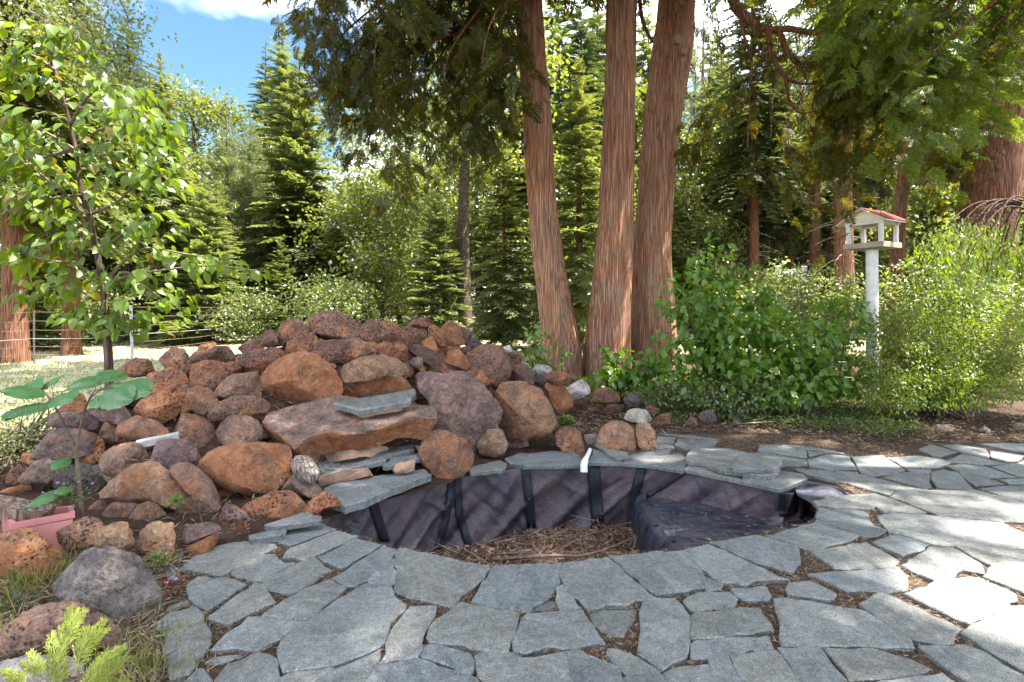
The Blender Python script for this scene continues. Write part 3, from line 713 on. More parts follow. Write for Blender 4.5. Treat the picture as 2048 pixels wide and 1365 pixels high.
for pts, r, lab in sticks:
    W_ = smooth_path([G(x, y, POND_Z + 0.09 + 0.02 * math.sin(i)) for i, (x, y) in enumerate(pts)], 5); c = W_.mean(0)
    V, F = tube(W_ - c, np.linspace(r, r * 0.45, len(W_)), 6); parts = [(V, F)]
    for k in (len(W_) // 3, len(W_) // 2, int(len(W_) * .75)):
        b0 = W_[k] - c; parts.append(tube([b0, b0 + [0.05, random.uniform(-.1, .1), 0.03], b0 + [0.12, random.uniform(-.2, .2), 0.02]], [r * .5, r * .4, r * .2], 5))
    V, F = cat_parts(parts); tag(obj('stick', mesh('stick', V, F, True), M['twig'], None, c), lab, 'stick', 'sticks in the pond')

# needles and bark in the joints of the patio
def on_flag(q):
    m = np.zeros(len(q), bool)
    for f in FLAG_W: m |= inside(q[:, 0], q[:, 1], f)
    return m
PAT = [tuple(G(x, y)[:2]) for x, y in ((300,1240),(360,1130),(520,1075),(640,1040),(690,1020),(1170,900),(1340,860),(1640,868),(1750,905),(1850,880),(2300,880),(2500,1500),(250,1500))]
def jt(q): return inside(q[:, 0], q[:, 1], PAT) & ~on_flag(q) & ~inside(q[:, 0], q[:, 1], POND)
q = pts_in(26000, -1.8, 4.2, 1.7, 5.6, jt)
V, F = straws(len(q), q, 0.006, 0.015, 0.05, 0.0035, 0.006)
q = pts_in(1100, -1.8, 4.2, 1.7, 5.6, lambda q: inside(q[:, 0], q[:, 1], PAT) & ~inside(q[:, 0], q[:, 1], POND)); V2, F2 = straws(len(q), q, 0.022, 0.012, 0.04, 0.003, 0.003)
V, F = cat_parts([(V, F), (V2, F2)])
stuff(obj('needle_litter', mesh('needle_litter', V, F), M['litter']))

# loose slabs lying on the rim
def slab_thing(name, label, cat, px, z, thick, group=None, mat='flag', tint=None, parent=None, cham=0.006):
    poly = [G(x, y, z) for x, y in px]; c = np.mean(poly, 0); V, F = stone_slab([p - c for p in poly], thick, 0.05, 0.005, cham)
    o = obj(name, mesh(name, V, F), M[mat], parent, c)
    if label: tag(o, label, cat, group)
    return o
slab_thing('loose_slab', 'large pale blue-grey slab lying loose on the back rim of the pond', 'stone slab', F_((932,360),(1000,288),(1280,298),(1420,330),(1700,440),(1690,470),(1610,515),(1300,470),(1200,455),(1080,402),(955,388)), 0.065, 0.04)
slab_thing('loose_slab', 'smaller grey slab stacked on top of the large pale slab by the pond', 'stone slab', F_((1290,435),(1375,330),(1690,375),(1715,410),(1640,458),(1330,455)), 0.105, 0.036)
slab_thing('loose_slab', 'thin narrow slab wedged under the round boulder at the pond edge', 'stone slab', F_((203,255),(240,235),(330,300),(470,320),(500,365),(390,378)), 0.05, 0.025)
slab_thing('loose_slab', 'whitish narrow slab on the pond rim in front of the orange boulders', 'stone slab', [(935,935),(1000,920),(1014,927),(1010,938),(942,946)], 0.06, 0.035)
slab_thing('loose_slab', 'short thick slab at the foot of the rocks where the patio begins', 'stone slab', A_((785,185),(1085,110),(1092,150),(1040,185),(800,215)), 0.06, 0.045)
slab_thing('loose_slab', 'thin slab under the two red lava rocks at the pond corner', 'stone slab', T(300, 800, 2.627, ((600,655),(800,590),(905,610),(900,632),(680,665))), 0.09, 0.035)

# ------------------------------------------------------------------ rock waterfall
CTRL = np.array([(330,1240,2.4),(100,1280,2.2),(100,1360,1.9),(60,1150,2.75),(300,1130,2.9),(400,1100,3.0),(520,1060,3.25),(640,1030,3.45),(300,960,3.6),(100,940,3.9),(200,850,4.3),(60,930,4.1),
 (450,930,3.85),(570,960,3.65),(620,920,3.85),(400,830,4.4),(280,740,4.9),(430,680,5.1),(560,660,5.2),(680,640,5.3),(830,660,5.5),(930,680,5.7),(600,760,4.75),(750,740,4.95),(700,830,4.45),
 (560,850,4.25),(760,900,4.15),(890,910,4.35),(930,800,4.85),(1050,790,5.4),(1050,880,5.2),(980,880,4.75),(1000,730,5.5),(1080,720,6.2),(1120,780,6.6),(1200,790,7.2),(1290,800,7.2),(1280,830,6.5)])
def depth(px, py):
    w_ = 1.0 / ((CTRL[:, 0] - px) ** 2 + (CTRL[:, 1] - py) ** 2 + 400) ** 1.5
    return float((w_ * CTRL[:, 2]).sum() / w_.sum())

def radial(poly, c, n):
    """star-shaped radius of a closed outline about c"""
    out = []
    for a in np.linspace(0, 2 * np.pi, n, endpoint=False):
        dx, dy = math.cos(a), math.sin(a); best = 0
        for i in range(len(poly)):
            x0, y0 = poly[i][0] - c[0], poly[i][1] - c[1]; x1, y1 = poly[(i + 1) % len(poly)][0] - c[0], poly[(i + 1) % len(poly)][1] - c[1]
            den = dx * (y1 - y0) - dy * (x1 - x0)
            if abs(den) < 1e-9: continue
            t = (x0 * (y1 - y0) - y0 * (x1 - x0)) / den; s = (x0 * dy - y0 * dx) / den
            if t > best and -1e-6 <= s <= 1 + 1e-6: best = t
        out.append(best)
    r = np.array(out); return 0.7 * r + 0.15 * (np.roll(r, 1) + np.roll(r, -1))

TINT = {'g': ((0.225, 0.142, 0.104), 0.36), 'p': ((0.195, 0.132, 0.112), 0.27), 'b': ((0.24, 0.14, 0.092), 0.48), 't': ((0.32, 0.195, 0.122), 0.44), 'o': ((0.30, 0.15, 0.08), 0.74),
        'd': ((0.13, 0.076, 0.058), 0.38), 'r': ((0.20, 0.094, 0.058), 0.52), 'v': ((0.175, 0.094, 0.064), 0.44), 'w': ((0.45, 0.41, 0.37), 0.12), 's': ((0.33, 0.27, 0.215), 0.0), 'y': ((0.20, 0.178, 0.172), 0.05), 'k': ((0.08, 0.062, 0.058), 0.18)}
def rock(name, poly, kind, lava=False, dep=None, thick=0.62, facets=5, seed=None, parent=None, res=(52, 20), box=0.42, grow=1.07):
    rs = np.random.default_rng(abs(hash((round(poly[0][0]), round(poly[0][1])))) % 100000 if seed is None else seed)
    poly = np.array(poly, float); x0, y0 = poly.min(0); x1, y1 = poly.max(0); cp = 0.5 * poly.mean(0) + 0.25 * np.array([x0 + x1, y0 + y1])
    d = depth(*cp) if dep is None else dep
    s = d / FPX; nu, nv = res; rad = radial(poly, cp, nu) * s * grow
    W_ = 0.5 * min(x1 - x0, y1 - y0) * s * 2; D = thick * 0.5 * (0.55 * W_ + 0.45 * 0.5 * ((x1 - x0) + (y1 - y0)) * s)
    c = P(cp[0], cp[1], d); view = unit(c - np.array([0, 0, CAM_H])); right = np.array([1.0, 0, 0]); down = np.array([0, 0, -1.0])
    a = np.linspace(0, 2 * np.pi, nu, endpoint=False); V = []
    for k in range(nv + 1):
        s_ = 2 * k / nv - 1; f = max(0.0, 1 - abs(s_) ** 1.6); cc = f ** (1 / box); g = math.copysign((1 - cc * cc) ** 0.375, s_) * D
        for j in range(nu): V.append(((right * math.cos(a[j]) + down * math.sin(a[j])) * rad[j] * f + view * g))
    V = np.array(V); size = float(np.mean(rad))
    off = rs.uniform(0, 50, 3); rmean = max(size, 0.03); fr_ = min(2.2, max(1.0, rmean / 0.13))
    for i, v in enumerate(V):
        q = v / rmean * 1.1 * fr_ + off; u = v / (np.linalg.norm(v) + 1e-6)
        m1, m2 = mnoise.noise(Vector(q * 1.2)), mnoise.noise(Vector(q * 3.1))
        V[i] = v + u * (0.11 * m1 + 0.05 * m2) * rmean / fr_ ** .5
    for q_ in range(facets + (6 if lava else 10)):                # broken faces
        nn = unit(-view * 1.1 + rs.normal(0, 0.64 if size < .13 else 0.5, 3) + np.array([0, 0, 0.3])); h = (V @ nn); lim = h.max() * rs.uniform(0.52, 0.86)
        V = V - np.maximum(0, h - lim)[:, None] * nn * (0.85 if lava else 0.97)
    for i, v in enumerate(V):
        q = v / rmean * 1.1 * fr_ + off; u = v / (np.linalg.norm(v) + 1e-6)
        cr_ = max(0, 0.13 - abs(mnoise.noise(Vector(q * 1.5 + np.array([9, 3, 1.0]))))) / 0.13
        V[i] = v + u * (-0.05 * cr_ + 0.018 * mnoise.noise(Vector(q * 3.3)) + (0.045 if lava else 0.016) * mnoise.noise(Vector(q * 7.3))) * rmean / fr_ ** .5
    F = []
    for k in range(nv):
        for j in range(nu):
            j2 = (j + 1) % nu; F.append((k * nu + j, k * nu + j2, (k + 1) * nu + j2, (k + 1) * nu + j))
    me = mesh(name, V, np.array(F), True)
    bm = bmesh.new(); bm.from_mesh(me); bmesh.ops.remove_doubles(bm, verts=bm.verts, dist=rmean * 0.004); bmesh.ops.recalc_face_normals(bm, faces=bm.faces); bm.to_mesh(me); bm.free()
    me.set_sharp_from_angle(angle=R(32))
    o = obj(name, me, M['lava' if lava else 'rock'], parent, c)
    col, amt = TINT[kind]; j = rs.uniform(0.85, 1.15); o.color = (col[0] * j, col[1] * j * rs.uniform(.95, 1.05), col[2] * j * rs.uniform(.93, 1.07), min(1, amt * rs.uniform(0.8, 1.2)))
    return o

Z1 = lambda *p: T(0, 660, 2.627, p)
Z2 = lambda *p: T(360, 600, 2.627, p)
Z3 = lambda *p: T(760, 600, 2.627, p)
Z4 = lambda *p: T(300, 800, 2.627, p)
Z5 = lambda *p: T(0, 860, 2.627, p)
Z6 = lambda *p: T(0, 1024, 2.627, p)
Z7 = lambda *p: T(1000, 700, 3.413, p)
Z8 = lambda *p: T(500, 600, 3.413, p)

wf = thing('rock_waterfall', 'dry garden waterfall of stacked reddish lava rocks with grey slab steps behind the empty pond', 'rock waterfall', (-1.4, 4.6, 0))
WO = np.array([-1.4, 4.6, 0.0])
def wrock(poly, kind, lava=False, label=None, **kw):
    kw.setdefault('grow', 1.22); o = rock('rock', poly, kind, lava, **kw); o.location = tuple(np.array(o.location) - WO); o.parent = wf
    if label: o['label'] = label
    return o

ROCKS = [
 (Z1((845,155),(905,100),(960,108),(1000,165),(1015,195),(965,225),(890,205)), 'v', 1), (Z1((765,355),(760,300),(800,235),(890,205),(1000,230),(1003,310),(960,350),(850,375)), 'r', 1),
 (Z1((560,210),(660,180),(720,155),(860,160),(880,195),(780,240),(640,240)), 'r', 1), (Z1((550,330),(600,290),(720,280),(755,320),(740,380),(680,405),(600,370)), 'd', 1),
 (Z1((330,390),(370,330),(440,320),(465,380),(420,425),(340,428)), 'o', 1), (Z1((440,400),(520,360),(600,360),(712,415),(630,495),(540,470)), 'p', 0),
 (Z1((265,500),(290,455),(400,415),(500,435),(535,480),(520,518),(400,525)), 'p', 0), (Z1((720,420),(760,370),(860,335),(960,340),(985,380),(930,455),(840,490),(740,455)), 'o', 1),
 (Z1((980,390),(1000,320),(1050,298),(1110,315),(1142,370),(1110,435),(1040,425)), 'b', 0), (Z1((630,545),(640,500),(720,455),(800,470),(892,520),(850,570),(700,570)), 'b', 0),
 (Z1((515,525),(560,480),(610,490),(642,560),(590,595),(530,565)), 'b', 0), (Z1((195,665),(250,570),(310,530),(400,515),(512,525),(505,610),(440,645),(370,672),(290,692)), 'p', 0),
 (Z1((370,700),(420,610),(490,565),(552,565),(562,620),(520,685),(440,722),(375,718)), 'o', 1), (Z1((538,700),(550,650),(600,605),(700,590),(750,620),(782,670),(760,722),(640,778),(560,748)), 'g', 0),
 (Z1((760,620),(840,590),(960,575),(1010,600),(1052,690),(960,728),(880,735),(790,695)), 'p', 0), (Z1((885,505),(940,440),(1020,420),(1090,450),(1160,605),(1100,645),(1040,645),(960,580),(900,550)), 'b', 0),
 (Z1((1000,290),(1010,200),(1080,168),(1165,172),(1195,240),(1130,305),(1060,305)), 'r', 1), (Z1((1005,168),(1040,118),(1120,95),(1262,75),(1272,130),(1200,168),(1100,174)), 'v', 1),
 (Z1((1025,125),(1060,80),(1140,66),(1172,95),(1100,120)), 'o', 1), (Z1((1163,221),(1180,178),(1240,173),(1272,205),(1240,243),(1190,247)), 'r', 1),
 (Z1((110,692),(125,650),(180,645),(195,677),(150,704)), 'o', 1), (Z1((40,805),(60,740),(120,700),(177,710),(162,755),(90,810)), 'r', 1), (Z1((115,790),(180,700),(230,680),(290,690),(350,680),(367,722),(280,795),(150,800)), 'p', 0),
 (Z1((-40,900),(0,860),(60,830),(180,810),(262,805),(200,850),(60,900)), 'o', 0), (Z1((300,770),(360,720),(520,710),(622,770),(560,835),(420,855),(310,825)), 'k', 1),
 (Z2((525,190),(535,140),(570,108),(620,103),(662,140),(667,182),(620,212),(570,222)), 'v', 1), (Z2((433,215),(445,180),(480,162),(520,180),(542,230),(490,250),(455,242)), 'v', 1),
 (Z2((313,252),(360,220),(420,208),(447,245),(400,275),(340,280)), 'v', 1), (Z2((303,342),(330,290),(420,265),(500,253),(562,275),(557,312),(480,348),(380,358)), 'v', 1),
 (Z2((568,270),(580,230),(640,190),(700,167),(725,200),(732,240),(690,292),(640,310),(590,297)), 'r', 1), (Z2((700,150),(705,100),(740,70),(820,55),(880,70),(940,110),(962,150),(930,192),(850,217),(770,224),(730,190)), 'v', 1),
 (Z2((698,305),(730,235),(800,220),(940,206),(1017,230),(1000,272),(930,305),(860,335),(740,328)), 'v', 1), (Z2((943,192),(960,120),(1000,108),(1060,120),(1120,128),(1152,170),(1130,202),(1040,222),(970,212)), 'v', 1),
 (Z2((1023,252),(1040,225),(1110,203),(1160,220),(1212,280),(1190,315),(1100,305),(1050,285)), 'r', 1), (Z2((1143,202),(1180,150),(1270,138),(1307,165),(1250,232),(1200,252),(1160,232)), 'v', 1),
 (Z2((1213,132),(1230,100),(1280,86),(1342,105),(1332,132),(1280,142)), 'r', 0), (Z3((208,220),(250,180),(277,195),(312,290),(260,265)), 'o', 0),
 (Z2((193,492),(260,410),(340,365),(400,350),(447,390),(447,460),(420,502),(330,510),(240,515)), 'b', 0), (Z2((165,602),(200,550),(300,513),(400,503),(475,530),(475,560),(430,592),(330,605),(200,635)), 'v', 1),
 (Z2((203,692),(230,650),(280,615),(350,598),(412,635),(427,692),(400,748),(320,758),(230,744)), 'g', 0),
 (Z2((433,465),(450,390),(490,350),(560,303),(640,293),(740,325),(792,390),(822,430),(815,485),(740,515),(560,545),(480,528)), 'o', 0),
 (Z2((758,345),(790,326),(817,345),(802,382),(770,374)), 'o', 0), (Z2((1203,330),(1230,303),(1270,303),(1282,330),(1250,355),(1215,348)), 'p', 0),
 (Z3((150,258),(190,238),(250,258),(337,310),(337,352),(270,352),(220,312)), 'd', 0),
 (Z3((518,762),(530,690),(560,658),(610,658),(642,700),(657,760),(640,802),(580,818),(535,798)), 'g', 0), (Z3((668,740),(690,713),(740,708),(777,740),(777,777),(730,798),(685,788)), 'p', 0),
 (Z3((478,380),(470,300),(520,248),(600,243),(662,270),(692,350),(660,402),(600,455),(540,425)), 'v', 1), (Z3((353,330),(360,268),(410,266),(462,305),(482,350),(460,378),(400,348)), 'o', 0),
 (Z3((303,272),(330,238),(440,236),(432,265),(330,293)), 'r', 0), (Z3((433,250),(480,238),(492,270),(450,294)), 'd', 0), (Z3((327,160),(345,125),(375,113),(420,150),(442,220),(390,238),(340,232)), 'r', 0),
 (Z3((408,145),(450,148),(492,190),(472,222),(440,232),(430,190)), 'd', 0), (Z3((248,142),(290,130),(332,165),(337,237),(300,243),(270,192)), 'r', 1), (Z3((438,237),(490,193),(542,240),(500,275)), 'k', 0),
 (Z3((655,405),(690,350),(740,328),(792,370),(802,432),(740,440),(680,430)), 'd', 0), (Z3((638,252),(680,238),(692,270),(650,283)), 'w', 0), (Z3((676,292),(720,263),(747,290),(742,322),(700,333)), 'd', 1),
 (Z3((803,362),(830,338),(892,343),(897,372),(850,398)), 'w', 0), (Z3((798,402),(850,388),(872,420),(852,463),(808,452)), 'k', 0),
 (Z3((868,422),(885,378),(920,373),(962,400),(962,443),(900,443)), 'r', 1), (Z3((928,382),(990,376),(1010,410),(980,455),(958,432)), 'r', 1), (Z3((856,462),(900,438),(960,443),(1003,510),(1003,562),(930,605),(900,595),(880,542)), 'o', 0),
 (Z4((283,345),(330,300),(400,260),(480,238),(640,243),(742,270),(752,320),(700,405),(620,465),(520,485),(420,455),(330,415)), 'o', 0),
 (Z4((698,422),(740,363),(790,420),(860,438),(922,460),(902,502),(840,514),(780,484),(720,474)), 'p', 0),
 (Z4((513,592),(540,550),(650,490),(830,473),(837,540),(760,605),(640,668),(570,655)), 'r', 1), (Z4((817,572),(850,518),(950,473),(1012,508),(1012,542),(900,580),(890,614),(830,608)), 'o', 1),
 (Z4((373,612),(400,558),(470,543),(512,590),(512,662),(430,685),(385,654)), 'p', 1),
 (Z5((543,352),(590,290),(720,200),(830,173),(900,220),(1002,350),(930,405),(860,405),(760,370),(640,370)), 't', 0),
 (Z5((880,210),(980,188),(1070,222),(1162,320),(1142,402),(1100,475),(960,495),(900,445),(1000,350)), 'g', 0),
 (Z5((548,442),(600,388),(700,368),(772,380),(720,450),(640,485),(560,480)), 'g', 0), (Z5((688,462),(740,398),(830,373),(907,440),(830,465),(740,494)), 't', 0),
 (Z5((450,432),(520,373),(607,358),(592,400),(530,444)), 'g', 0),
]
LAB = {(675, 655): 'biggest dark pitted rock on the very top of the wall', (595, 760): 'big rock with a flat orange face left of the spout', (490, 935): 'big low rock mottled with orange and mauve below the ledge'}
for i, (poly, kind, lava) in enumerate(ROCKS):
    pa = np.array(poly); lab = next((t for q, t in LAB.items() if inside(np.array([q[0]]), np.array([q[1]]), poly)[0]), None); big_ = np.prod(np.ptp(pa, axis=0)) > 11000
    wrock(poly, kind, bool(lava), lab, seed=100 + i, facets=-3 if big_ else 5, box=.5 if big_ else .42)
ZB = lambda *q: T(460, 600, 1.867, q)
wrock(ZB((690,262),(735,242),(800,268),(850,240),(890,278),(962,328),(1004,400),(1006,480),(985,560),(960,640),(900,640),(830,620),(740,600),(725,530),(765,430),(740,380),(697,340)), 'p', False, 'tall smooth purple-brown slab leaning beside the steps', seed=11, thick=0.42, facets=-1, res=(80, 26), dep=4.9, box=0.24, grow=1.02)
wrock(Z3((222,800),(260,705),(330,693),(430,730),(480,770),(494,825),(430,908),(360,938),(290,920),(250,865)), 'b', False, 'angular brown rock with orange spots at the pond rim', seed=12, facets=2, dep=4.3, box=0.26, thick=0.5)
wrock(Z3((610,562),(620,470),(650,420),(740,428),(830,460),(882,540),(917,650),(880,695),(770,725),(680,725),(640,705),(625,640)), 'b', False, 'large upright rock with a broken orange face', seed=13, facets=2, res=(72, 26), dep=5.1, box=0.3, grow=1.1)
o = wrock(Z4((753,332),(780,288),(820,273),(862,310),(882,390),(850,432),(790,418),(760,382)), 'w', False, 'pale grey weathered stone with wood-like grain', seed=14, dep=3.7); o.data.materials.clear(); o.data.materials.append(bark_mat('grained_stone', (0.20, 0.17, 0.14), (0.36, 0.33, 0.29), (0.46, 0.43, 0.39), 3.0, 1.0))
# cap over the spout, ledge under it, orange back of the spout
wrock(Z2((808,398),(870,350),(960,308),(1060,288),(1130,305),(1232,360),(1222,388),(1100,395),(980,415),(830,425)), 'b', False, 'broad flat cap rock over the spout', seed=15, dep=4.75, thick=0.9, facets=6, res=(56, 16))
wrock(Z2((815,420),(1000,390),(1228,370),(1260,500),(1100,540),(830,540)), 'o', False, 'rust-stained rock at the back of the spout', seed=16, dep=4.98, thick=0.3, facets=0)
wrock(Z2((800,575),(900,560),(1060,545),(1235,490),(1270,560),(1150,640),(950,660),(840,640)), 'b', False, None, seed=17, dep=4.7, thick=0.5, facets=3)

def ledge():
    """spillway boulder: sloping dished top, overhanging front face"""
    top = [(432,640,4.3),(480,590,4.45),(640,545,4.6),(800,505,4.72),(1000,518,4.74),(1240,548,4.7),(1318,560,4.6),(1352,622,4.36),(1240,614,4.27),(1150,642,4.2),(1000,684,4.12),(850,696,4.06),(700,712,3.99),(605,766,3.96),(515,706,4.12)]
    top = [(360 + x / 2.627, 600 + y / 2.627, d) for x, y, d in top]
    pts = smooth_path([np.array(P(*t)) for t in top] + [np.array(P(*top[0]))], 4)[:-1]; c = pts.mean(0); n = len(pts); V = []; K = 12
    for k in range(K + 1):
        u = k / K
        for p in pts:
            q = c + (p - c) * u; q = q + np.array([0, 0, -0.075 * (1 - u) * (1.0 + n3(q, 3.0)) + 0.02 * n3(q, 6.0)]); V.append(q)
    dirs = unit((pts - c) * [1, 1, 0]); H = 10
    for k in range(1, H + 1):
        u = k / H
        for p, dv in zip(pts, dirs):
            q = p + dv * (0.012 * math.sin(min(1, u * 5) * math.pi / 2) - 0.13 * u) + np.array([0, 0, -0.185 * u]); q = q + dv * 0.03 * n3(q, 5.0) + 0.012 * np.array([n3(q, 14), n3(q + 5, 14), n3(q + 9, 14)]); V.append(q)
    F = [(k * n + i, k * n + (i + 1) % n, (k + 1) * n + (i + 1) % n, (k + 1) * n + i) for k in range(K + H) for i in range(n)]
    V = np.array(V); me = mesh('spillway_rock', V - c, np.array(F), True)
    bm = bmesh.new(); bm.from_mesh(me); bmesh.ops.remove_doubles(bm, verts=bm.verts, dist=0.0005); bmesh.ops.recalc_face_normals(bm, faces=bm.faces); bm.to_mesh(me); bm.free(); me.set_sharp_from_angle(angle=R(30))
    o = obj('spillway_rock', me, M['rock'], wf, c - WO); me.materials.append(M['stained'])
    for f_ in me.polygons:
        if f_.normal.z < .45: f_.material_index = 1; o.color = (0.215, 0.15, 0.125, 0.36); o['label'] = 'wide overhanging boulder whose dished top carries the water'
ledge()
def tilted_slab(px, thick, label=None, name='slab', mat='flag'):
    poly = [P(*t) for t in px]; c = np.mean(poly, 0); V, F = stone_slab([p - c for p in poly], thick, 0.05, 0.006, 0.008)
    o = obj(name, mesh(name, V, F), M[mat], wf, c - WO)
    if label: o['label'] = label
    return o
q2 = lambda x, y, d: (360 + x / 2.627, 600 + y / 2.627, d)
q8 = lambda x, y, d: (500 + x / 3.413, 600 + y / 3.413, d)
tilted_slab([q2(800,540,4.5), q2(870,528,4.62), q2(1100,490,4.75), q2(1235,466,4.8), q2(1240,490,4.7), q2(1195,535,4.48), q2(1080,555,4.42), q2(935,582,4.38), q2(900,566,4.42), q2(850,556,4.46)], 0.05, 'topmost grey slab step catching a patch of sun')
tilted_slab([q8(455,1105,4.12), q8(560,1080,4.3), q8(800,1030,4.4), q8(1115,985,4.55), q8(1122,1012,4.42), q8(935,1062,4.22), q8(930,1092,4.14), q8(720,1140,4.05), q8(530,1198,3.98), q8(470,1150,4.02)], 0.045, 'long grey slab step under the overhanging boulder')
tilted_slab([q8(905,1128,4.05), q8(960,1075,4.25), q8(1162,1040,4.42), q8(1168,1076,4.3), q8(1040,1100,4.15), q8(930,1135,4.03)], 0.04, 'short grey slab step on a mortar block')
slab_ = [(646,978),(676,966),(750,952),(846,938),(863,948),(822,963),(781,978),(734,1000),(690,1012),(660,1000)]
poly = [G(x, y, 0.085) for x, y in slab_]; c = np.mean(poly, 0); V, F = stone_slab([p - c for p in poly], 0.06, 0.05, 0.006, 0.008); o = obj('slab', mesh('slab', V, F), M['flag'], wf, c - WO); o['label'] = 'lowest curved slab overhanging the pond liner'
def mortar(px, dep_, seed):
    o = rock('mortar', px, 't', False, dep=dep_, thick=0.7, facets=2, seed=seed, box=0.4); o.location = tuple(np.array(o.location) - WO); o.parent = wf; o.data.materials.clear(); o.data.materials.append(M['mortar']); return o
mortar(T(360, 600, 2.627, ((930,590),(1060,570),(1200,540),(1195,575),(1060,600),(950,625))), 4.52, 21)
mortar(Z8((462,1205),(700,1160),(915,1118),(920,1180),(700,1230),(500,1290)), 4.0, 22)
mortar(Z8((915,1150),(1000,1120),(1165,1085),(1170,1150),(1080,1180),(960,1195)), 4.1, 23)
mortar(Z8((1105,985),(1135,962),(1205,1040),(1210,1090),(1190,1140),(1170,1110),(1155,1040)), 4.4, 24)
mortar(Z8((390,1060),(700,1005),(1115,960),(1125,1000),(700,1085),(430,1125)), 4.24, 25)
mortar(Z8((560,1300),(800,1220),(1180,1155),(1230,1200),(1000,1260),(800,1330),(640,1385)), 4.15, 26)
# small chinking stones between the large ones
for i in range(110):
    px, py = rng.uniform(90, 1080), 0; top_ = np.interp(px, [150, 330, 420, 560, 680, 930, 1080], [830, 740, 700, 670, 660, 690, 760]); bot_ = np.interp(px, [90, 150, 400, 560, 610, 690, 860, 1080], [960, 1000, 1010, 960, 800, 740, 740, 860]); py = rng.uniform(top_ + 15, bot_)
    r_ = rng.uniform(10, 24); pl = [(px + r_ * rng.uniform(.8, 1.3) * math.cos(a), py + r_ * rng.uniform(.6, 1.0) * math.sin(a)) for a in np.linspace(0, 2 * np.pi, 7, endpoint=False)]
    wrock(pl, ['r', 'd', 'o', 'v'][i % 4], i % 2 == 0, seed=500 + i, dep=depth(px, py) + 0.16, res=(18, 8), facets=3)

# soil and rubble core of the mound
def core():
    xs = np.arange(-160, 1330, 22); K = 16; V = []; rows = []
    tx = [-160, 0, 60, 150, 260, 330, 400, 520, 600, 680, 760, 850, 930, 1000, 1060, 1120, 1200, 1330]
    ty = [960, 930, 900, 850, 770, 740, 715, 690, 680, 668, 670, 675, 690, 720, 745, 790, 815, 850]
    bx = [-160, 0, 300, 420, 520, 640, 700, 860, 960, 1050, 1120, 1330]; by = [1180, 1180, 1140, 1120, 1066, 1036, 1014, 970, 935, 905, 900, 866]
    for x in xs:
        yt, yb = np.interp(x, tx, ty) + 10, np.interp(x, bx, by) + 6; col = []
        for k in range(K + 1):
            y = yb + (yt - yb) * k / K; d = depth(x, y) + 0.20 * min(1, k / 3) + 0.05 * n3((x * .02, y * .02, 1)); g = G(x, y)[1] if y > HY + 10 else 99
            d += 0.3 * math.exp(-((x - 700) / 130) ** 2 - ((y - 800) / 110) ** 2); d = min(d, g); col.append(P(x, y, d))
        r_ = col[-1]; col.append(r_ + np.array([0.02, 0.35, -0.03])); col.append(np.array([r_[0] + 0.05, r_[1] + 0.95, -0.05])); rows.append(col)
    n = len(rows[0]); V = np.array([p for c_ in rows for p in c_]); F = [(i * n + k, (i + 1) * n + k, (i + 1) * n + k + 1, i * n + k + 1) for i in range(len(rows) - 1) for k in range(n - 1)]
    m, t, out = newmat('mound_soil'); b = NB(t); v = b.coords(rnd=False); g = b.noise(v, 9, 5, 0.7); f = b.noise(v, 50, 4, 0.75)
    col = b.mix(0.6, b.ramp(g, [(0.3, (0.03, 0.018, 0.013)), (0.7, (0.10, 0.056, 0.038))]), b.ramp(f, [(0.3, 0.15), (0.7, 0.85)]), 'OVERLAY'); b.principled(out, col, 0.95, b.bump(b.math('ADD', f, g), 0.9, 0.03), 0.1)
    struct(obj('soil_mound', mesh('soil_mound', V, np.array(F), True), m)); return V
coreV = core()
# needles caught between the rocks
n = 7000; px = rng.uniform(-40, 1150, n); tt = rng.uniform(0, 1, n); pos = []
for x, t_ in zip(px, tt):
    yb = np.interp(x, [0, 300, 420, 520, 640, 700, 860, 960, 1050, 1150], [1180, 1140, 1120, 1066, 1036, 1014, 970, 935, 905, 895]); yt = np.interp(x, [0, 150, 330, 520, 680, 930, 1060, 1150], [930, 850, 745, 695, 675, 700, 750, 810]); y = yb + (yt - yb) * t_ ** 1.3
    pos.append(P(x, y, depth(x, y) + 0.13))
pos = np.array(pos); a = rng.uniform(0, 2 * np.pi, n); V, F = blades(pos, np.stack([np.cos(a), np.sin(a), rng.normal(0, .5, n)], 1), rand_dirs(n), rng.uniform(.03, .12, n), .006)
stuff(obj('needles_in_rocks', mesh('needles_in_rocks', V, F), M['litter']))

# ------------------------------------------------------------------ boulders and stones that stand on their own
GB = 'boulders edging the bed at the foot of the waterfall'
def stone(poly, kind, lava, label, cat='boulder', group=None, name='boulder', **kw):
    return tag(rock(name, poly, kind, lava, **kw), label, cat, group)
stone(Z4((128,705),(190,670),(310,626),(387,650),(372,688),(200,755),(138,768)), 'p', False, 'flat purple-grey rock lying on top of an orange rock beside the patio', group=GB, seed=31, dep=3.03)
stone(Z4((188,772),(280,722),(382,680),(402,720),(330,785),(240,830),(203,818)), 'o', False, 'oblong orange rock under the flat purple one at the patio edge', group=GB, seed=32, dep=2.98)
stone(Z5((488,602),(540,510),(620,468),(700,478),(752,560),(742,625),(690,645),(560,640)), 't', False, 'rounded tan boulder just behind the large grey boulder', group=GB, seed=33, dep=2.85)
stone(Z5((733,520),(800,485),(912,458),(914,560),(907,700),(860,715),(780,680),(735,640)), 't', True, 'upright tan block with black pits beside the patio corner', group=GB, seed=34, dep=2.95, box=0.4)
stone(Z5((273,532),(330,450),(440,433),(542,440),(547,510),(520,572),(430,655),(370,645),(290,575)), 'b', True, 'pitted rock with dark flat top in front of the pink planter rim', group=GB, seed=35, dep=2.95)
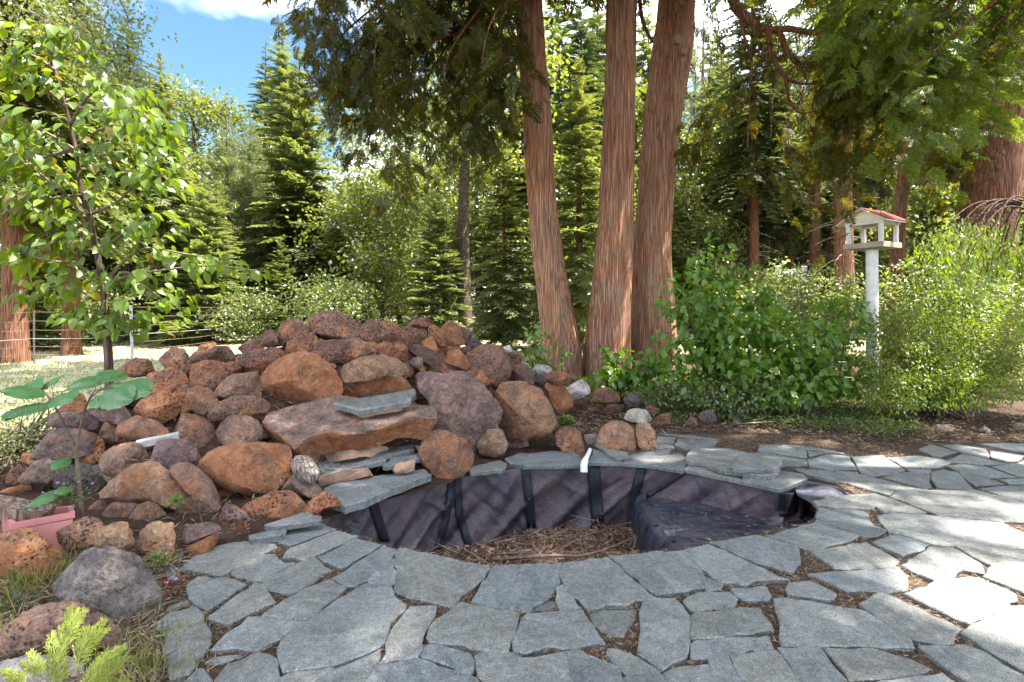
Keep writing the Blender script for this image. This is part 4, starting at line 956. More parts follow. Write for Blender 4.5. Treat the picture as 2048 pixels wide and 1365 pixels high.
stone(Z5((-60,600),(0,560),(60,530),(150,510),(240,560),(330,630),(392,680),(330,745),(200,775),(80,790),(-60,780)), 'o', True, 'big orange-brown pitted boulder left of the large grey boulder', group=GB, seed=36, dep=2.7, res=(56, 20))
stone(Z6((303,392),(370,290),(480,200),(620,180),(740,220),(820,300),(867,480),(800,585),(700,610),(560,590),(420,500),(320,455)), 'y', False, 'large cracked grey boulder nearest the patio', group=GB, seed=38, dep=2.42, res=(72, 28), facets=1, thick=0.8)
stone(Z6((-60,720),(60,590),(190,500),(400,448),(520,468),(610,540),(610,600),(662,650),(642,715),(430,720),(200,760),(0,790)), 'g', True, 'low pitted grey boulder in front of the large cracked grey one', group=GB, seed=40, dep=2.12, res=(72, 28), facets=1)
stone(Z6((-120,840),(100,770),(300,738),(470,750),(547,800),(545,880),(480,990),(200,1030),(-120,1010)), 'w', False, 'smooth pale boulder in sun behind the yellow-green seedling', group=GB, seed=39, dep=1.95, res=(56, 20))
GP = 'loose stones around the pond rim'
stone(Z7((370,540),(440,520),(540,550),(572,640),(582,700),(500,733),(440,718),(390,640)), 'v', True, 'pitted lava stone standing on the rim left of the white pipe', 'stone', GP, 'stone', seed=41, dep=5.0)
stone(Z7((663,640),(680,540),(750,480),(860,493),(922,560),(927,670),(880,703),(760,693),(690,673)), 't', False, 'round pinkish boulder standing on the rim right of the white pipe', 'stone', GP, 'stone', seed=42, dep=5.1, facets=4)
stone(Z7((918,502),(1010,488),(1062,580),(1067,680),(1032,714),(990,712),(945,650)), 't', True, 'upright narrow stone leaning against the round pinkish boulder', 'stone', GP, 'stone', seed=43, dep=5.05)
stone(Z3((986,470),(1010,428),(1060,413),(1102,450),(1102,492),(1040,518),(1000,503)), 'w', False, 'whitish sunlit stone at the foot of the tree at the right end of the wall', 'stone', GP, 'stone', seed=44, dep=6.9)
stone(Z3((1098,502),(1120,463),(1200,461),(1257,500),(1257,537),(1150,546),(1100,533)), 'v', True, 'wide pitted dark stone resting on a smaller one in the bed', 'stone', GP, 'stone', seed=45, dep=6.75)
stone(Z3((1168,582),(1210,543),(1280,543),(1302,580),(1260,613),(1190,613)), 'd', True, 'small dark stone half buried under the wide pitted stone', 'stone', GP, 'stone', seed=46, dep=6.55)
stone(Z3((1273,532),(1280,493),(1320,483),(1360,500),(1392,540),(1350,568),(1300,563)), 'k', False, 'dark rounded stone above the whitish orange one in the bed', 'stone', GP, 'stone', seed=47, dep=6.5)
stone(Z7((848,462),(880,408),(960,378),(1012,420),(1032,482),(960,504),(890,494)), 'w', False, 'whitish and orange stone just behind the two stones on the rim', 'stone', GP, 'stone', seed=48, dep=6.1)
stone(Z7((988,400),(1010,363),(1060,363),(1097,400),(1050,463),(1010,433)), 'd', False, 'angular dark stone leaning right of the whitish orange one', 'stone', GP, 'stone', seed=49, dep=6.4)
stone(Z7((1038,502),(1100,428),(1172,428),(1152,502),(1090,520)), 'v', True, 'brown stone sunk in the ground cover behind the back flagstones', 'stone', GP, 'stone', seed=50, dep=5.9)
stone(Z7((1262,500),(1300,448),(1342,470),(1345,520),(1300,525)), 'd', False, 'small dark stone among bark in the ground cover edge', 'stone', GP, 'stone', seed=51, dep=5.9)
stone(Z7((1362,430),(1400,408),(1455,413),(1484,502),(1400,523),(1370,490)), 'k', True, 'tall dark rough stone standing in the ground cover', 'stone', GP, 'stone', seed=52, dep=6.0)
stone(Z7((1545,505),(1600,453),(1664,500),(1630,545),(1570,540)), 'k', False, 'low black stone in the ground cover under the leafy shrub', 'stone', GP, 'stone', seed=53, dep=6.0)
stone(E_((1300,120),(1340,95),(1440,103),(1507,155),(1430,172),(1350,158)), 's', False, 'tan river stone at the edge of the bark strip', 'stone', 'river stones along the bark strip', 'stone', seed=54, dep=5.75, facets=1)
stone(E_((1688,130),(1720,106),(1787,150),(1772,177),(1710,162)), 'y', False, 'small blue-grey river stone between two tan ones', 'stone', 'river stones along the bark strip', 'stone', seed=55, dep=5.7, facets=1)
stone(E_((1928,110),(1990,83),(2090,90),(2090,142),(1980,148)), 's', False, 'tan river stone at the far right end of the bark strip', 'stone', 'river stones along the bark strip', 'stone', seed=56, dep=5.75, facets=1)
# board, driftwood, planter rim, pipe
def board(name, label, cat, a, c, w_, h_, mat):
    a, c = np.array(a), np.array(c); mid = (a + c) / 2; X = unit(c - a); Y = unit(np.cross([0, 0, 1.0], X)); Z = np.cross(X, Y); L_ = np.linalg.norm(c - a); V = []; n = 14
    for k in range(n + 1):
        x = -L_ / 2 + L_ * k / n
        for (sy, sz) in ((-1, -1), (1, -1), (1, 1), (-1, 1)):
            V.append(X * x + Y * (sy * w_ / 2 + 0.006 * n3((x * 9, sy, sz))) + Z * (sz * h_ / 2 + 0.005 * n3((x * 7, sy + 4, sz))))
    F = [(k * 4 + i, k * 4 + (i + 1) % 4, k * 4 + 4 + (i + 1) % 4, k * 4 + 4 + i) for k in range(n) for i in range(4)] + [(3, 2, 1, 0), tuple(n * 4 + i for i in range(4))]
    return tag(obj(name, mesh(name, V, F), mat, None, mid), label, cat)
board('weathered_board', 'weathered grey board lying among the rocks', 'board', P(272, 890, 3.95), P(358, 871, 4.1), 0.10, 0.045, M['grey_wood'])
board('driftwood_plank', 'split pale driftwood plank in the bed behind the orange-brown boulder', 'wood', P(-30, 1010, 3.0), P(96, 1030, 3.1), 0.16, 0.07, bark_mat('driftwood', (0.22, 0.13, 0.09), (0.36, 0.27, 0.21), (0.45, 0.40, 0.35), 2.0))
pl = thing('planter', 'sunken pink plastic planter whose rim shows above the rocks', 'planter', P(70, 1055, 2.85))
pc = np.array(pl.location)
rim = [P(24, 1060, 2.82), P(150, 1036, 2.95), P(145, 1022, 3.25), P(0, 1040, 3.2)]
V, F = [], []
for q in rim: V += [q - pc, q - pc + [0, 0, 0.035]]
cc = np.mean(rim, 0) - pc
for q in rim: d_ = (q - pc - cc) * 0.86 + cc; V += [d_ + [0, 0, 0.035], d_ * [1, 1, 1] - [0, 0, 0.1]]
for i in range(4):
    j = (i + 1) % 4; F += [(2 * i, 2 * j, 2 * j + 1, 2 * i + 1), (2 * i + 1, 2 * j + 1, 8 + 2 * j, 8 + 2 * i), (8 + 2 * i, 8 + 2 * j, 9 + 2 * j, 9 + 2 * i)]
obj('rim', mesh('planter_rim', V, F), M['pink'], pl)
obj('body', mesh('planter_body', [V[0] * 0.95 - [0, 0, 0.004], V[2] * 0.95 - [0, 0, 0.004], V[4] * 0.95 - [0, 0, 0.004], V[6] * 0.95 - [0, 0, 0.004]] + [np.array(V[i]) * [0.8, 0.8, 1] - [0, 0, 0.22] for i in (0, 2, 4, 6)], [(0, 1, 5, 4), (1, 2, 6, 5), (2, 3, 7, 6), (3, 0, 4, 7), (7, 6, 5, 4)]), M['pink'], pl)
path = smooth_path([P(1180, 900, 4.85), P(1177, 908, 4.72), P(1172, 918, 4.58), P(1168, 930, 4.52), P(1168, 945, 4.5)], 8); pc = path.mean(0)
pr = np.interp(np.linspace(0, 1, len(path)), [0, .45, .6, 1], [.018, .02, .030, .034]); V, F = tube(path - pc, pr, 16)
pp = tag(obj('pipe', mesh('pipe', V, F, True), M['pvc'], None, pc), 'white plastic pipe elbow hanging over the back rim of the pond', 'pipe')
pp.modifiers.new('wall', 'SOLIDIFY').thickness = 0.004

# ------------------------------------------------------------------ trunks
def bark_trunk(pts, rad, sides=72, per=None, ridge=0.05, seed=0, flare=0.0):
    """trunk with furrowed bark; pts/rad control points"""
    pts = [np.array(p, float) for p in pts]; n = 10; C_l = smooth_path(pts, n); rr = smooth_path([np.array([r, 0, 0]) for r in rad], n)[:, 0]
    T_ = unit(np.gradient(C_l, axis=0)); A = unit(np.cross(T_, [0.02, 1.0, 0.03])); B = np.cross(T_, A); a = np.linspace(0, 2 * np.pi, sides, endpoint=False); V = []
    Ls = np.concatenate([[0], np.cumsum(np.linalg.norm(np.diff(C_l, axis=0), axis=1))])
    for k in range(len(C_l)):
        for j in range(sides):
            x, y = math.cos(a[j]), math.sin(a[j]); z = Ls[k]
            rg = abs(mnoise.noise(Vector((x * 5 + seed, y * 5, z * 0.5)))) + 0.6 * abs(mnoise.noise(Vector((x * 11 + seed, y * 11, z * 0.9 + 5))))
            lob = mnoise.noise(Vector((x * 1.3 + seed, y * 1.3, z * 0.25 + 9)))
            fl = flare * math.exp(-z * 1.6) * (0.6 + 0.8 * max(0, mnoise.noise(Vector((x * 2.2, y * 2.2, seed)))))
            V.append(C_l[k] + (A[k] * x + B[k] * y) * rr[k] * (1 + ridge * (rg - 0.35) * 1.3 + 0.07 * lob + fl))
    F = [(k * sides + j, k * sides + (j + 1) % sides, (k + 1) * sides + (j + 1) % sides, (k + 1) * sides + j) for k in range(len(C_l) - 1) for j in range(sides)]
    return np.array(V), np.array(F)

def shrinkto(me): return me

# ------------------------------------------------------------------ foliage prototypes (unit size, x = along)
def proto_blades(spec):
    Pb, D, N, L, W = [np.array(x, float) for x in zip(*spec)]; return blades(Pb, D, N, L, W, 0.5, 0.1)
def cedar_spray(seed, n=9):
    """flat drooping fan of scale-leaf branchlets, length 1 along x"""
    r = np.random.default_rng(seed); sp = []
    for i in range(n):
        t = 0.06 + 0.94 * i / n; base = np.array([t, 0, -0.22 * t * t])
        for s in (-1, 1):
            l = 0.42 * (1 - 0.62 * t) * r.uniform(.75, 1.2); an = s * R(r.uniform(28, 48)); d = np.array([math.cos(an), math.sin(an), -0.25 + r.normal(0, .12)])
            sp.append((base, d, (r.normal(0, .2), r.normal(0, .2), 1), l, 0.045))
            for q in (0.3, 0.6):
                for s2 in (-1, 1):
                    a2 = an + s2 * R(32); sp.append((base + unit(d) * l * q, (math.cos(a2), math.sin(a2), -0.3 + r.normal(0, .15)), (r.normal(0, .3), r.normal(0, .3), 1), l * 0.55, 0.04))
        sp.append((base, (1, r.normal(0, .1), -.3), (0, 0, 1), 0.2, 0.04))
    return proto_blades(sp)
def fir_branch(seed, n=15, w=0.07, spread=52, droop=0.18, l2=0.40):
    r = np.random.default_rng(seed); sp = []
    for i in range(n):
        t = 0.1 + 0.9 * (i + r.uniform(0, .5)) / n; base = np.array([t, 0, -droop * t * t])
        for s in (-1, 1):
            l = l2 * (1 - 0.72 * t) * r.uniform(.7, 1.2); an = s * R(spread + r.normal(0, 7)); d = np.array([math.cos(an), math.sin(an), -0.12 + r.normal(0, .1)])
            sp.append((base, d, (0, 0, 1), l, w * r.uniform(.8, 1.2)))
            for q in (0.4, 0.72):
                a2 = an - s * R(34); sp.append((base + unit(d) * l * q, (math.cos(a2), math.sin(a2), r.normal(0, .15)), (r.normal(0, .3), r.normal(0, .3), 1), l * 0.5, w * .8))
        sp.append((base, (1, r.normal(0, .15), .05), (0, 0, 1), 0.13, w))
    return proto_blades(sp)
def pine_branch(seed):
    r = np.random.default_rng(seed); sp = []
    for i in range(9):
        t = r.uniform(.35, 1.0); b_ = np.array([t, r.normal(0, .13), r.normal(0, .07)])
        for k in range(11):
            d = unit(r.normal(0, 1, 3) + [0.7, 0, .35]); sp.append((b_, d, r.normal(0, 1, 3), r.uniform(.13, .22), 0.022))
    return proto_blades(sp)
def leaf_clump(seed, n=26, size=0.24, w=0.6):
    r = np.random.default_rng(seed); sp = []
    for i in range(n):
        p_ = r.normal(0, .42, 3) * [1, 1, .7]; d = unit(r.normal(0, 1, 3) + p_ * 1.2 + [0, 0, -.3]); sp.append((p_, d, unit(r.normal(0, .6, 3) + [0, 0, 1]), size * r.uniform(.6, 1.2), size * w))
    return proto_blades(sp)
SPRAYS = [cedar_spray(i) for i in range(4)]; FIRS = [fir_branch(i) for i in range(3)]; PINES = [pine_branch(i) for i in range(3)]; CLUMPS = [leaf_clump(i) for i in range(4)]
FIRS2 = [fir_branch(i + 9, 12, 0.085, 46, 0.42, 0.36) for i in range(3)]
def spread(protos, D, N, pos, sc):
    fr = frames(D, N); k = np.arange(len(pos)) % len(protos); parts = []
    for i, (pv, pf) in enumerate(protos):
        m = k == i
        if m.any(): parts.append(inst(pv, pf, fr[m] * np.asarray(sc)[m].reshape(-1, 1, 1), pos[m]))
    return cat_parts(parts)

# ------------------------------------------------------------------ whole tree meshes (built once, shared by the copies)
def tree_conifer(h, r, seed, protos, mat, bark, z0=0.06, whorl=0.42, nb=6, up=0.25, trunk_r=None, taper=0.85, bare_twigs=0, jit=0.2, n_extra=0):
    g = np.random.default_rng(seed); tr = trunk_r or h * 0.014
    lean = g.normal(0, .012 * h, 2); cp = [(0, 0, -0.2), (lean[0] * .4, lean[1] * .4, h * .45), (lean[0], lean[1], h)]
    tv, tf = bark_trunk(cp, (tr * 1.1, tr * .7, tr * .05), 18, ridge=0.08, seed=seed, flare=0.25)
    pos, D, N, sc = [], [], [], []; z = h * z0
    while z < h * 0.985:
        f = (z - h * z0) / (h * (1 - z0)); L_ = r * (1 - f) ** taper * (0.35 + 0.65 * min(1, f * 7 + .4)) + 0.12
        k = nb if f < .85 else 4; a0 = g.uniform(0, 6.28)
        for j in range(k):
            a = a0 + 6.283 * j / k + g.normal(0, .25); sl = up + 0.55 * f + g.normal(0, .12) - 0.35 * (1 - f)
            pos.append((lean[0] * z / h, lean[1] * z / h, z + g.normal(0, whorl * .3))); D.append((math.cos(a), math.sin(a), sl)); N.append((-math.cos(a) * sl, -math.sin(a) * sl, 1)); sc.append(L_ * g.uniform(1 - jit * 2, 1 + jit))
        z += whorl * (1 - 0.55 * f) * g.uniform(.8, 1.2)
    cv, cf = spread(protos, np.array(D), np.array(N), np.array(pos), np.array(sc))
    tm = mesh('trunk', tv, tf, True); cmesh = mesh('crown', cv, cf); parts = [('trunk', tm, bark), ('crown', cmesh, mat)]
    if bare_twigs:
        tp = []
        for i in range(bare_twigs):
            zz = g.uniform(.12, max(z0, .2) + .1) * h; a = g.uniform(0, 6.28); l = g.uniform(.4, 1.5); b_ = np.array([0, 0, zz]); d = np.array([math.cos(a), math.sin(a), g.uniform(-.35, .1)])
            tp.append(tube([b_, b_ + d * l * .5, b_ + d * l + [0, 0, -.15 * l]], [.018, .012, .005], 4))
        v, f = cat_parts(tp); parts.append(('dead_branches', mesh('dead_branches', v, f), M['dry_twig']))
    return parts
def tree_broad(h, r, seed, mat, bark, z0=0.3, n=230, trunk_r=None, sc=(0.7, 1.1), shape=1.0, protos=CLUMPS, limbs=9):
    g = np.random.default_rng(seed); tr = trunk_r or h * 0.017; tp = []
    cp = [(0, 0, -.2), (g.normal(0, .15), g.normal(0, .15), h * .4), (g.normal(0, .4), g.normal(0, .4), h * .92)]
    tv, tf = bark_trunk(cp, (tr * 1.15, tr * .8, tr * .1), 16, ridge=.07, seed=seed, flare=.2); tp.append((tv, tf)); pos = []
    for i in range(limbs):
        z = h * (z0 + (0.9 - z0) * i / limbs); a = i * 2.4 + g.normal(0, .3); f = (z / h - z0) / (1 - z0); l = r * (math.sin(math.pi * min(.97, .28 + .68 * f)) ** shape) * g.uniform(.8, 1.1)
        b_ = np.array([0, 0, z]); d = np.array([math.cos(a), math.sin(a), .45]); pth = smooth_path([b_, b_ + d * l * .5 + [0, 0, .1], b_ + d * l * np.array([1, 1, .8])], 4); tp.append(tube(pth, np.linspace(tr * .38, .012, len(pth)), 6))
        for k in range(n // limbs):
            u = g.uniform(.25, 1.05); q = pth[min(len(pth) - 1, int(u * (len(pth) - 1)))]; pos.append(q + g.normal(0, .17 * l + .12, 3) * [1, 1, .7])
    pos = np.array(pos); m = len(pos); D = unit(g.normal(0, 1, (m, 3))); N = g.normal(0, .5, (m, 3)) + [0, 0, 1]
    cv, cf = spread(protos, D, N, pos, g.uniform(*sc, m)); tv, tf = cat_parts(tp)
    return [('trunk', mesh('trunk', tv, tf, True), bark), ('crown', mesh('crown', cv, cf), mat)]
MANY = []
def plant_tree(parts, name, label, x, y, rot=0, s=1.0, group=None, lean=(0, 0), z=None):
    t = thing(name, label, 'tree', (x, y, ground_z(x, y) if z is None else z), group); t.rotation_euler = (lean[0], lean[1], rot); t.scale = (s, s, s)
    if group: MANY.append((t, x, y))
    for nm, me, mat in parts: obj(nm, me, mat, t)
    return t
def at(px, d): return (px - CX) / FPX * d, d

# ------------------------------------------------------------------ the cedars in the middle
def trunk_from_px(rows, d, zlo=-0.15, top=(0, 20, 0.12)):
    """rows of (y, left x, right x)"""
    pts, rad = [], []
    for y, a, c in sorted(rows, key=lambda r: -r[0]):
        p = P((a + c) / 2, y, d); pts.append(p); rad.append((c - a) / 2 / FPX * d)
    pts[0] = pts[0].copy(); pts[0][2] = zlo; d_ = (pts[-1] - pts[-3]); d_ = d_ / d_[2]; hi = pts[-1]
    for k, zz in enumerate((3.0, 7.0, 12.0, 16.0)): pts.append(hi + np.array([d_[0] * zz * .5, 0, zz])); rad.append(rad[len(rows) - 1] * (0.9, .7, .4, .08)[k])
    return pts, rad
T1 = [(740,1078,1165),(700,1080,1161),(650,1080,1151),(600,1075,1141),(500,1064,1124),(400,1056,1112),(300,1050,1106),(200,1045,1099),(100,1036,1091),(0,1030,1085)]
T2 = [(745,1166,1262),(700,1170,1258),(600,1181,1260),(500,1191,1264),(400,1199,1266),(300,1203,1268),(200,1208,1270),(100,1212,1272),(0,1213,1272)]
T3 = [(735,1252,1358),(690,1259,1352),(600,1263,1346),(500,1268,1340),(400,1275,1344),(300,1284,1352),(200,1295,1366),(150,1300,1376),(70,1310,1387),(0,1318,1388)]
cedars = []
CED = [(T1, 10.2, 'leftmost and slimmest of the three reddish cedar trunks, bare of branches'), (T2, 10.3, 'middle cedar of the three with a straight pale reddish trunk'), (T3, 10.9, 'rightmost of the three reddish cedars with a knot of cut branches high on its trunk')]
def limb(pts, r0, r1, sides=10, n=10):
    pth = smooth_path(pts, n); rr = np.linspace(r0, r1, len(pth)); V, F = tube(pth, rr, sides)
    for i, v in enumerate(V): V[i] = v + 0.12 * rr[i // sides] * np.array([n3(v, 9), n3(v + 3, 9), n3(v + 7, 9)])
    return V, F
# hanging foliage regions: (outline in the photo, near, far, number of sprays, size)
def hang(poly, dn, df, n, size, lit=0, ymin=None, down=0.75, clump=1.0):
    """clusters of pendulous sprays hanging in the part of the crown seen there"""
    poly = np.array(poly, float); x0, y0 = poly.min(0); x1, y1 = poly.max(0); nc = max(6, int(n / 16)); cs = []
    while len(cs) < nc:
        q = (rng.uniform(x0, x1), rng.uniform(y0, y1))
        if inside(np.array([q[0]]), np.array([q[1]]), poly.tolist())[0]: cs.append(P(*q, rng.uniform(dn, df)))
    cs = np.array(cs); k = rng.integers(0, nc, n); off = rng.normal(0, 1, (n, 3)) * [0.22, 0.22, 0.25] * clump; off[:, 2] -= 0.3 * rng.exponential(1, n) * clump
    az = rng.uniform(0, 6.283, nc)[k] + rng.normal(0, .7, n); D = np.stack([np.cos(az), np.sin(az), -down * rng.uniform(.4, 2.0, n)], 1)
    N = rng.normal(0, .6, (n, 3)) + np.stack([np.cos(az), np.sin(az), np.full(n, .8)], 1)
    return spread(SPRAYS, D, N, cs[k] + off, size * rng.uniform(.55, 1.25, n)), cs
for i, (rows, d, lab) in enumerate(CED):
    pts, rad = trunk_from_px(rows, d); base = np.array([pts[0][0], d, 0.0]); V, F = bark_trunk(pts, rad, 110, ridge=0.085, seed=i * 13 + 2, flare=0.10)
    t = thing('cedar_tree', lab, 'tree', base, 'three big cedars behind the rock wall'); obj('trunk', mesh('trunk', V - base, F, True), M['cedar_bark'], t); cedars.append((t, base, pts))
# knot and cut branch ends on the right trunk
t3, b3, _ = cedars[2]
for (x, y, r_) in ((1355, 78, 0.10), (1368, 102, 0.075)):
    c = P(x, y, 10.42); V, F = tube([c + [0, .25, 0], c, c + [0.01, -.03, 0]], [r_ * 1.25, r_ * 1.1, r_], 14); F = [tuple(f) for f in F] + [tuple(range(len(V) - 14, len(V)))]
    V2 = np.array([v + 0.008 * np.array([n3(v, 20), n3(v + 4, 20), n3(v + 8, 20)]) for v in V]); obj('branch_stub', mesh('branch_stub', V2 - b3, F), plain_mat('cut_wood', (0.30, 0.20, 0.13), 0.9, 0.4, 30, .5), t3)
# left foliage hangs from limbs of the left cedar
t1, b1, _ = cedars[0]
L_reg = [(585,-60),(612,55),(650,120),(690,190),(735,250),(790,300),(850,325),(905,300),(950,240),(1000,215),(1035,150),(1035,-60)]
(v1, f1), cs1 = hang(L_reg, 7.6, 10.2, 1900, 0.37)
(v2, f2), _ = hang([(560,-330),(560,-50),(1040,-50),(1040,-330)], 7.4, 10.2, 260, 0.6)
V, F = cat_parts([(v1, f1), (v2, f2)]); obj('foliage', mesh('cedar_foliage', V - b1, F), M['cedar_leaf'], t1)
tw = []
for c in cs1[:22]:
    h_ = np.array([1.0 + 0.35 * (c[0] - 1.0), 9.9, max(7.6, c[2] + rng.uniform(1, 2.2))]); mid_ = (c + h_) / 2 + [0, 0, .6]; pth = smooth_path([h_, mid_, c + [0, 0, .4], c + [-.15, -.1, -.25]], 6); tw.append(tube(pth, np.linspace(.035, .006, len(pth)), 6))
V, F = cat_parts(tw); obj('limb', mesh('cedar_limb', V - b1, F, True), M['limb_bark'], t1)
for pp_, r0 in (([(1030,-40,9.6),(985,10,9.3),(925,20,9.1),(880,70,8.9),(845,110,8.8)], .05), ([(1030,60,9.8),(960,-20,9.5),(925,110,9.2),(905,150,9.1)], .04), ([(1000,-30,9.4),(930,60,9.0),(870,80,8.8),(800,140,8.6)], .04)):
    V, F = limb([P(*q) for q in pp_], r0, .012, 8); obj('limb', mesh('limb', V - b1, F, True), M['limb_bark'], t1)
# right foliage and the curving limbs of the right cedar
R_lims = [([(1392,-70,9.6),(1455,-25,9.2),(1472,15,9.0),(1500,42,8.8),(1535,60,8.7),(1580,58,8.6),(1625,66,8.5),(1700,66,8.4),(1760,80,8.3)], .11, .02), ([(1535,60,8.7),(1545,115,8.6),(1572,155,8.5),(1605,168,8.45),(1650,165,8.4)], .05, .012),
          ([(1558,62,8.65),(1578,108,8.55),(1612,134,8.5),(1640,128,8.4),(1668,165,8.3),(1720,172,8.2)], .055, .01), ([(1572,158,8.5),(1578,200,8.4),(1600,226,8.35),(1640,222,8.3)], .03, .008), ([(1480,30,8.9),(1490,80,8.8),(1503,115,8.8),(1500,190,8.8),(1495,300,8.8)], .03, .008),
          ([(1630,64,8.5),(1650,100,8.4),(1675,125,8.3),(1700,130,8.3)], .02, .006), ([(1700,-60,7.8),(1740,0,7.6),(1780,20,7.5),(1800,70,7.4),(1830,78,7.4)], .06, .012), ([(1780,-50,7.7),(1790,20,7.5),(1810,60,7.4),(1835,70,7.3)], .05, .01),
          ([(1660,-40,8.0),(1690,25,7.9),(1720,35,7.8),(1740,30,7.8)], .03, .006), ([(1276,-40,10.3),(1285,40,10.4),(1305,85,10.6)], .05, .03)]
for pts, r0, r1 in R_lims:
    V, F = limb([P(*q) for q in pts], r0, r1, 10); obj('limb', mesh('limb', V - b3, F, True), M['limb_bark'], t3)
regs = [([(1400,-40),(1400,120),(1450,260),(1520,330),(1600,300),(1690,330),(1720,250),(1660,170),(1560,90),(1480,-40)], 8.4, 10.5, 190, .36), ([(1290,40),(1290,300),(1400,330),(1420,200),(1380,60)], 10.9, 12.5, 110, .5),
        ([(1650,60),(1690,220),(1740,240),(1830,190),(1860,120),(1800,60)], 7.2, 8.4, 300, .34), ([(1560,200),(1600,330),(1700,345),(1780,250)], 7.6, 9.0, 140, .34), ([(1420,-260),(1420,-30),(1800,-30),(1800,-260)], 8, 10.5, 120, .6)]
ps = [hang(*g)[0] for g in regs]; V, F = cat_parts(ps); obj('foliage', mesh('cedar_foliage', V - b3, F), M['cedar_leaf'], t3)
t4 = thing('cedar_tree', 'cedar beyond the right edge whose bright yellow-green boughs hang into the upper right corner', 'tree', (7.6, 3.8, 0)); b4 = np.array([7.6, 3.8, 0.0])
V, F = bark_trunk([(0, 0, -.2), (.05, 0, 6), (.1, 0, 12), (.1, 0, 19)], (.42, .34, .2, .04), 40, ridge=.06, seed=77, flare=.1); obj('trunk', mesh('trunk', V, F, True), M['cedar_bark'], t4)
(V, F), cs4 = hang([(1690,-40),(1760,110),(1830,180),(1900,190),(1985,130),(2020,40),(2060,-40)], 6.0, 7.4, 1150, .32, down=.5); (V2, F2), _ = hang([(1900,-250),(1900,-30),(2250,-30),(2400,100),(2400,-250)], 5.8, 7.6, 140, .55)
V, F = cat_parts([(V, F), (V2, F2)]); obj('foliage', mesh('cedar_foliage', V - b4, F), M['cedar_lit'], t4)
tw = []
for c in cs4[::3]:
    h_ = np.array([7.6, 3.9, max(6.2, c[2] + .8)]); pth = smooth_path([h_, (c + h_) / 2 + [0, 0, .3], c], 6); tw.append(tube(pth, np.linspace(.05, .006, len(pth)), 6))
V, F = cat_parts(tw); obj('limb', mesh('cedar_limb', V - b4, F, True), M['limb_bark'], t4)
def keep_bough(q):
    """unseen crown shaped for its shadow: dense over the patio, gaps where sun lands"""
    lx, ly = q[:, 0] + 7.6 - .464 * q[:, 2], q[:, 1] + 3.8 + .05 * q[:, 2]; floor = np.where(ly > 3.2, .42, .05)
    pr = np.clip(1.0 - (lx - .95 - .35 * np.maximum(0, ly - 3.0)) / .6, floor, 1); pr = np.where((lx < -1.1) & (ly < 2.4), .08, pr); return rng.random(len(q)) < pr
n = 1500; z = 5.6 + 10 * rng.beta(1.0, 1.3, n); rr = 6.6 * (1 - (z - 5) / 15) ** .8 * np.sqrt(rng.uniform(.02, 1, n)); a = rng.uniform(0, 6.283, n); pos = np.stack([rr * np.cos(a) - 2.0, rr * np.sin(a) - .4, z], 1); m = (pos[:, 2] > CAM_H + .62 * (pos[:, 1] + 3.8) + .5) & (pos[:, 1] + 3.8 < 5.8) & keep_bough(pos); pos, a = pos[m], a[m]; n = len(pos)
V, F = spread(SPRAYS, np.stack([np.cos(a), np.sin(a), rng.uniform(-.7, .1, n)], 1) + rng.normal(0, .3, (n, 3)), rng.normal(0, .3, (n, 3)) + [0, 0, 1], pos, rng.uniform(.7, 1.25, n) * 1.1); obj('crown', mesh('crown', V, F), M['cedar_lit'], t4)
tw = []
for k in range(90):
    x, y = rng.uniform(1390, 1860), rng.uniform(-40, 170); d = rng.uniform(7.8, 10); l = rng.uniform(60, 190); q0 = P(x, y, d); dx = rng.normal(0, 18); pth = smooth_path([q0, P(x + dx, y + l * .5, d), P(x + dx * rng.uniform(.3, 2.2), y + l, d - .1)], 6); tw.append(tube(pth, np.linspace(.008, .0025, len(pth)), 4))
V, F = cat_parts(tw); obj('twigs', mesh('twigs', V - b3, F, True), M['limb_bark'], t3)
# the crowns above the frame (they shade the patio)
for i, (t, base, pts) in enumerate(cedars):
    n = 620; z = 8.2 + 15 * rng.beta(1.0, 1.5, n); rmax = (3.9, 4.8, 5.4)[i] * (1 - (z - 7) / 19) ** .8; rr = rmax * np.sqrt(rng.uniform(.02, 1, n)); a = rng.uniform(0, 6.283, n)
    cx_ = np.interp(z, [p[2] for p in pts], [p[0] for p in pts]); pos = np.stack([cx_ + rr * np.cos(a) - 0.25, pts[0][1] + rr * np.sin(a), z - 0.12 * rr], 1)
    m = pos[:, 2] > CAM_H + 0.62 * pos[:, 1] + 0.6; pos = pos[m]; a = a[m]; n = len(pos)
    D = np.stack([np.cos(a), np.sin(a), rng.uniform(-.7, .1, n)], 1) + rng.normal(0, .3, (n, 3)); N = rng.normal(0, .3, (n, 3)) + [0, 0, 1]
    V, F = spread(SPRAYS, D, N, pos, rng.uniform(.7, 1.25, n) * 1.15); obj('crown', mesh('crown', V - base, F), M['cedar_leaf'], t)

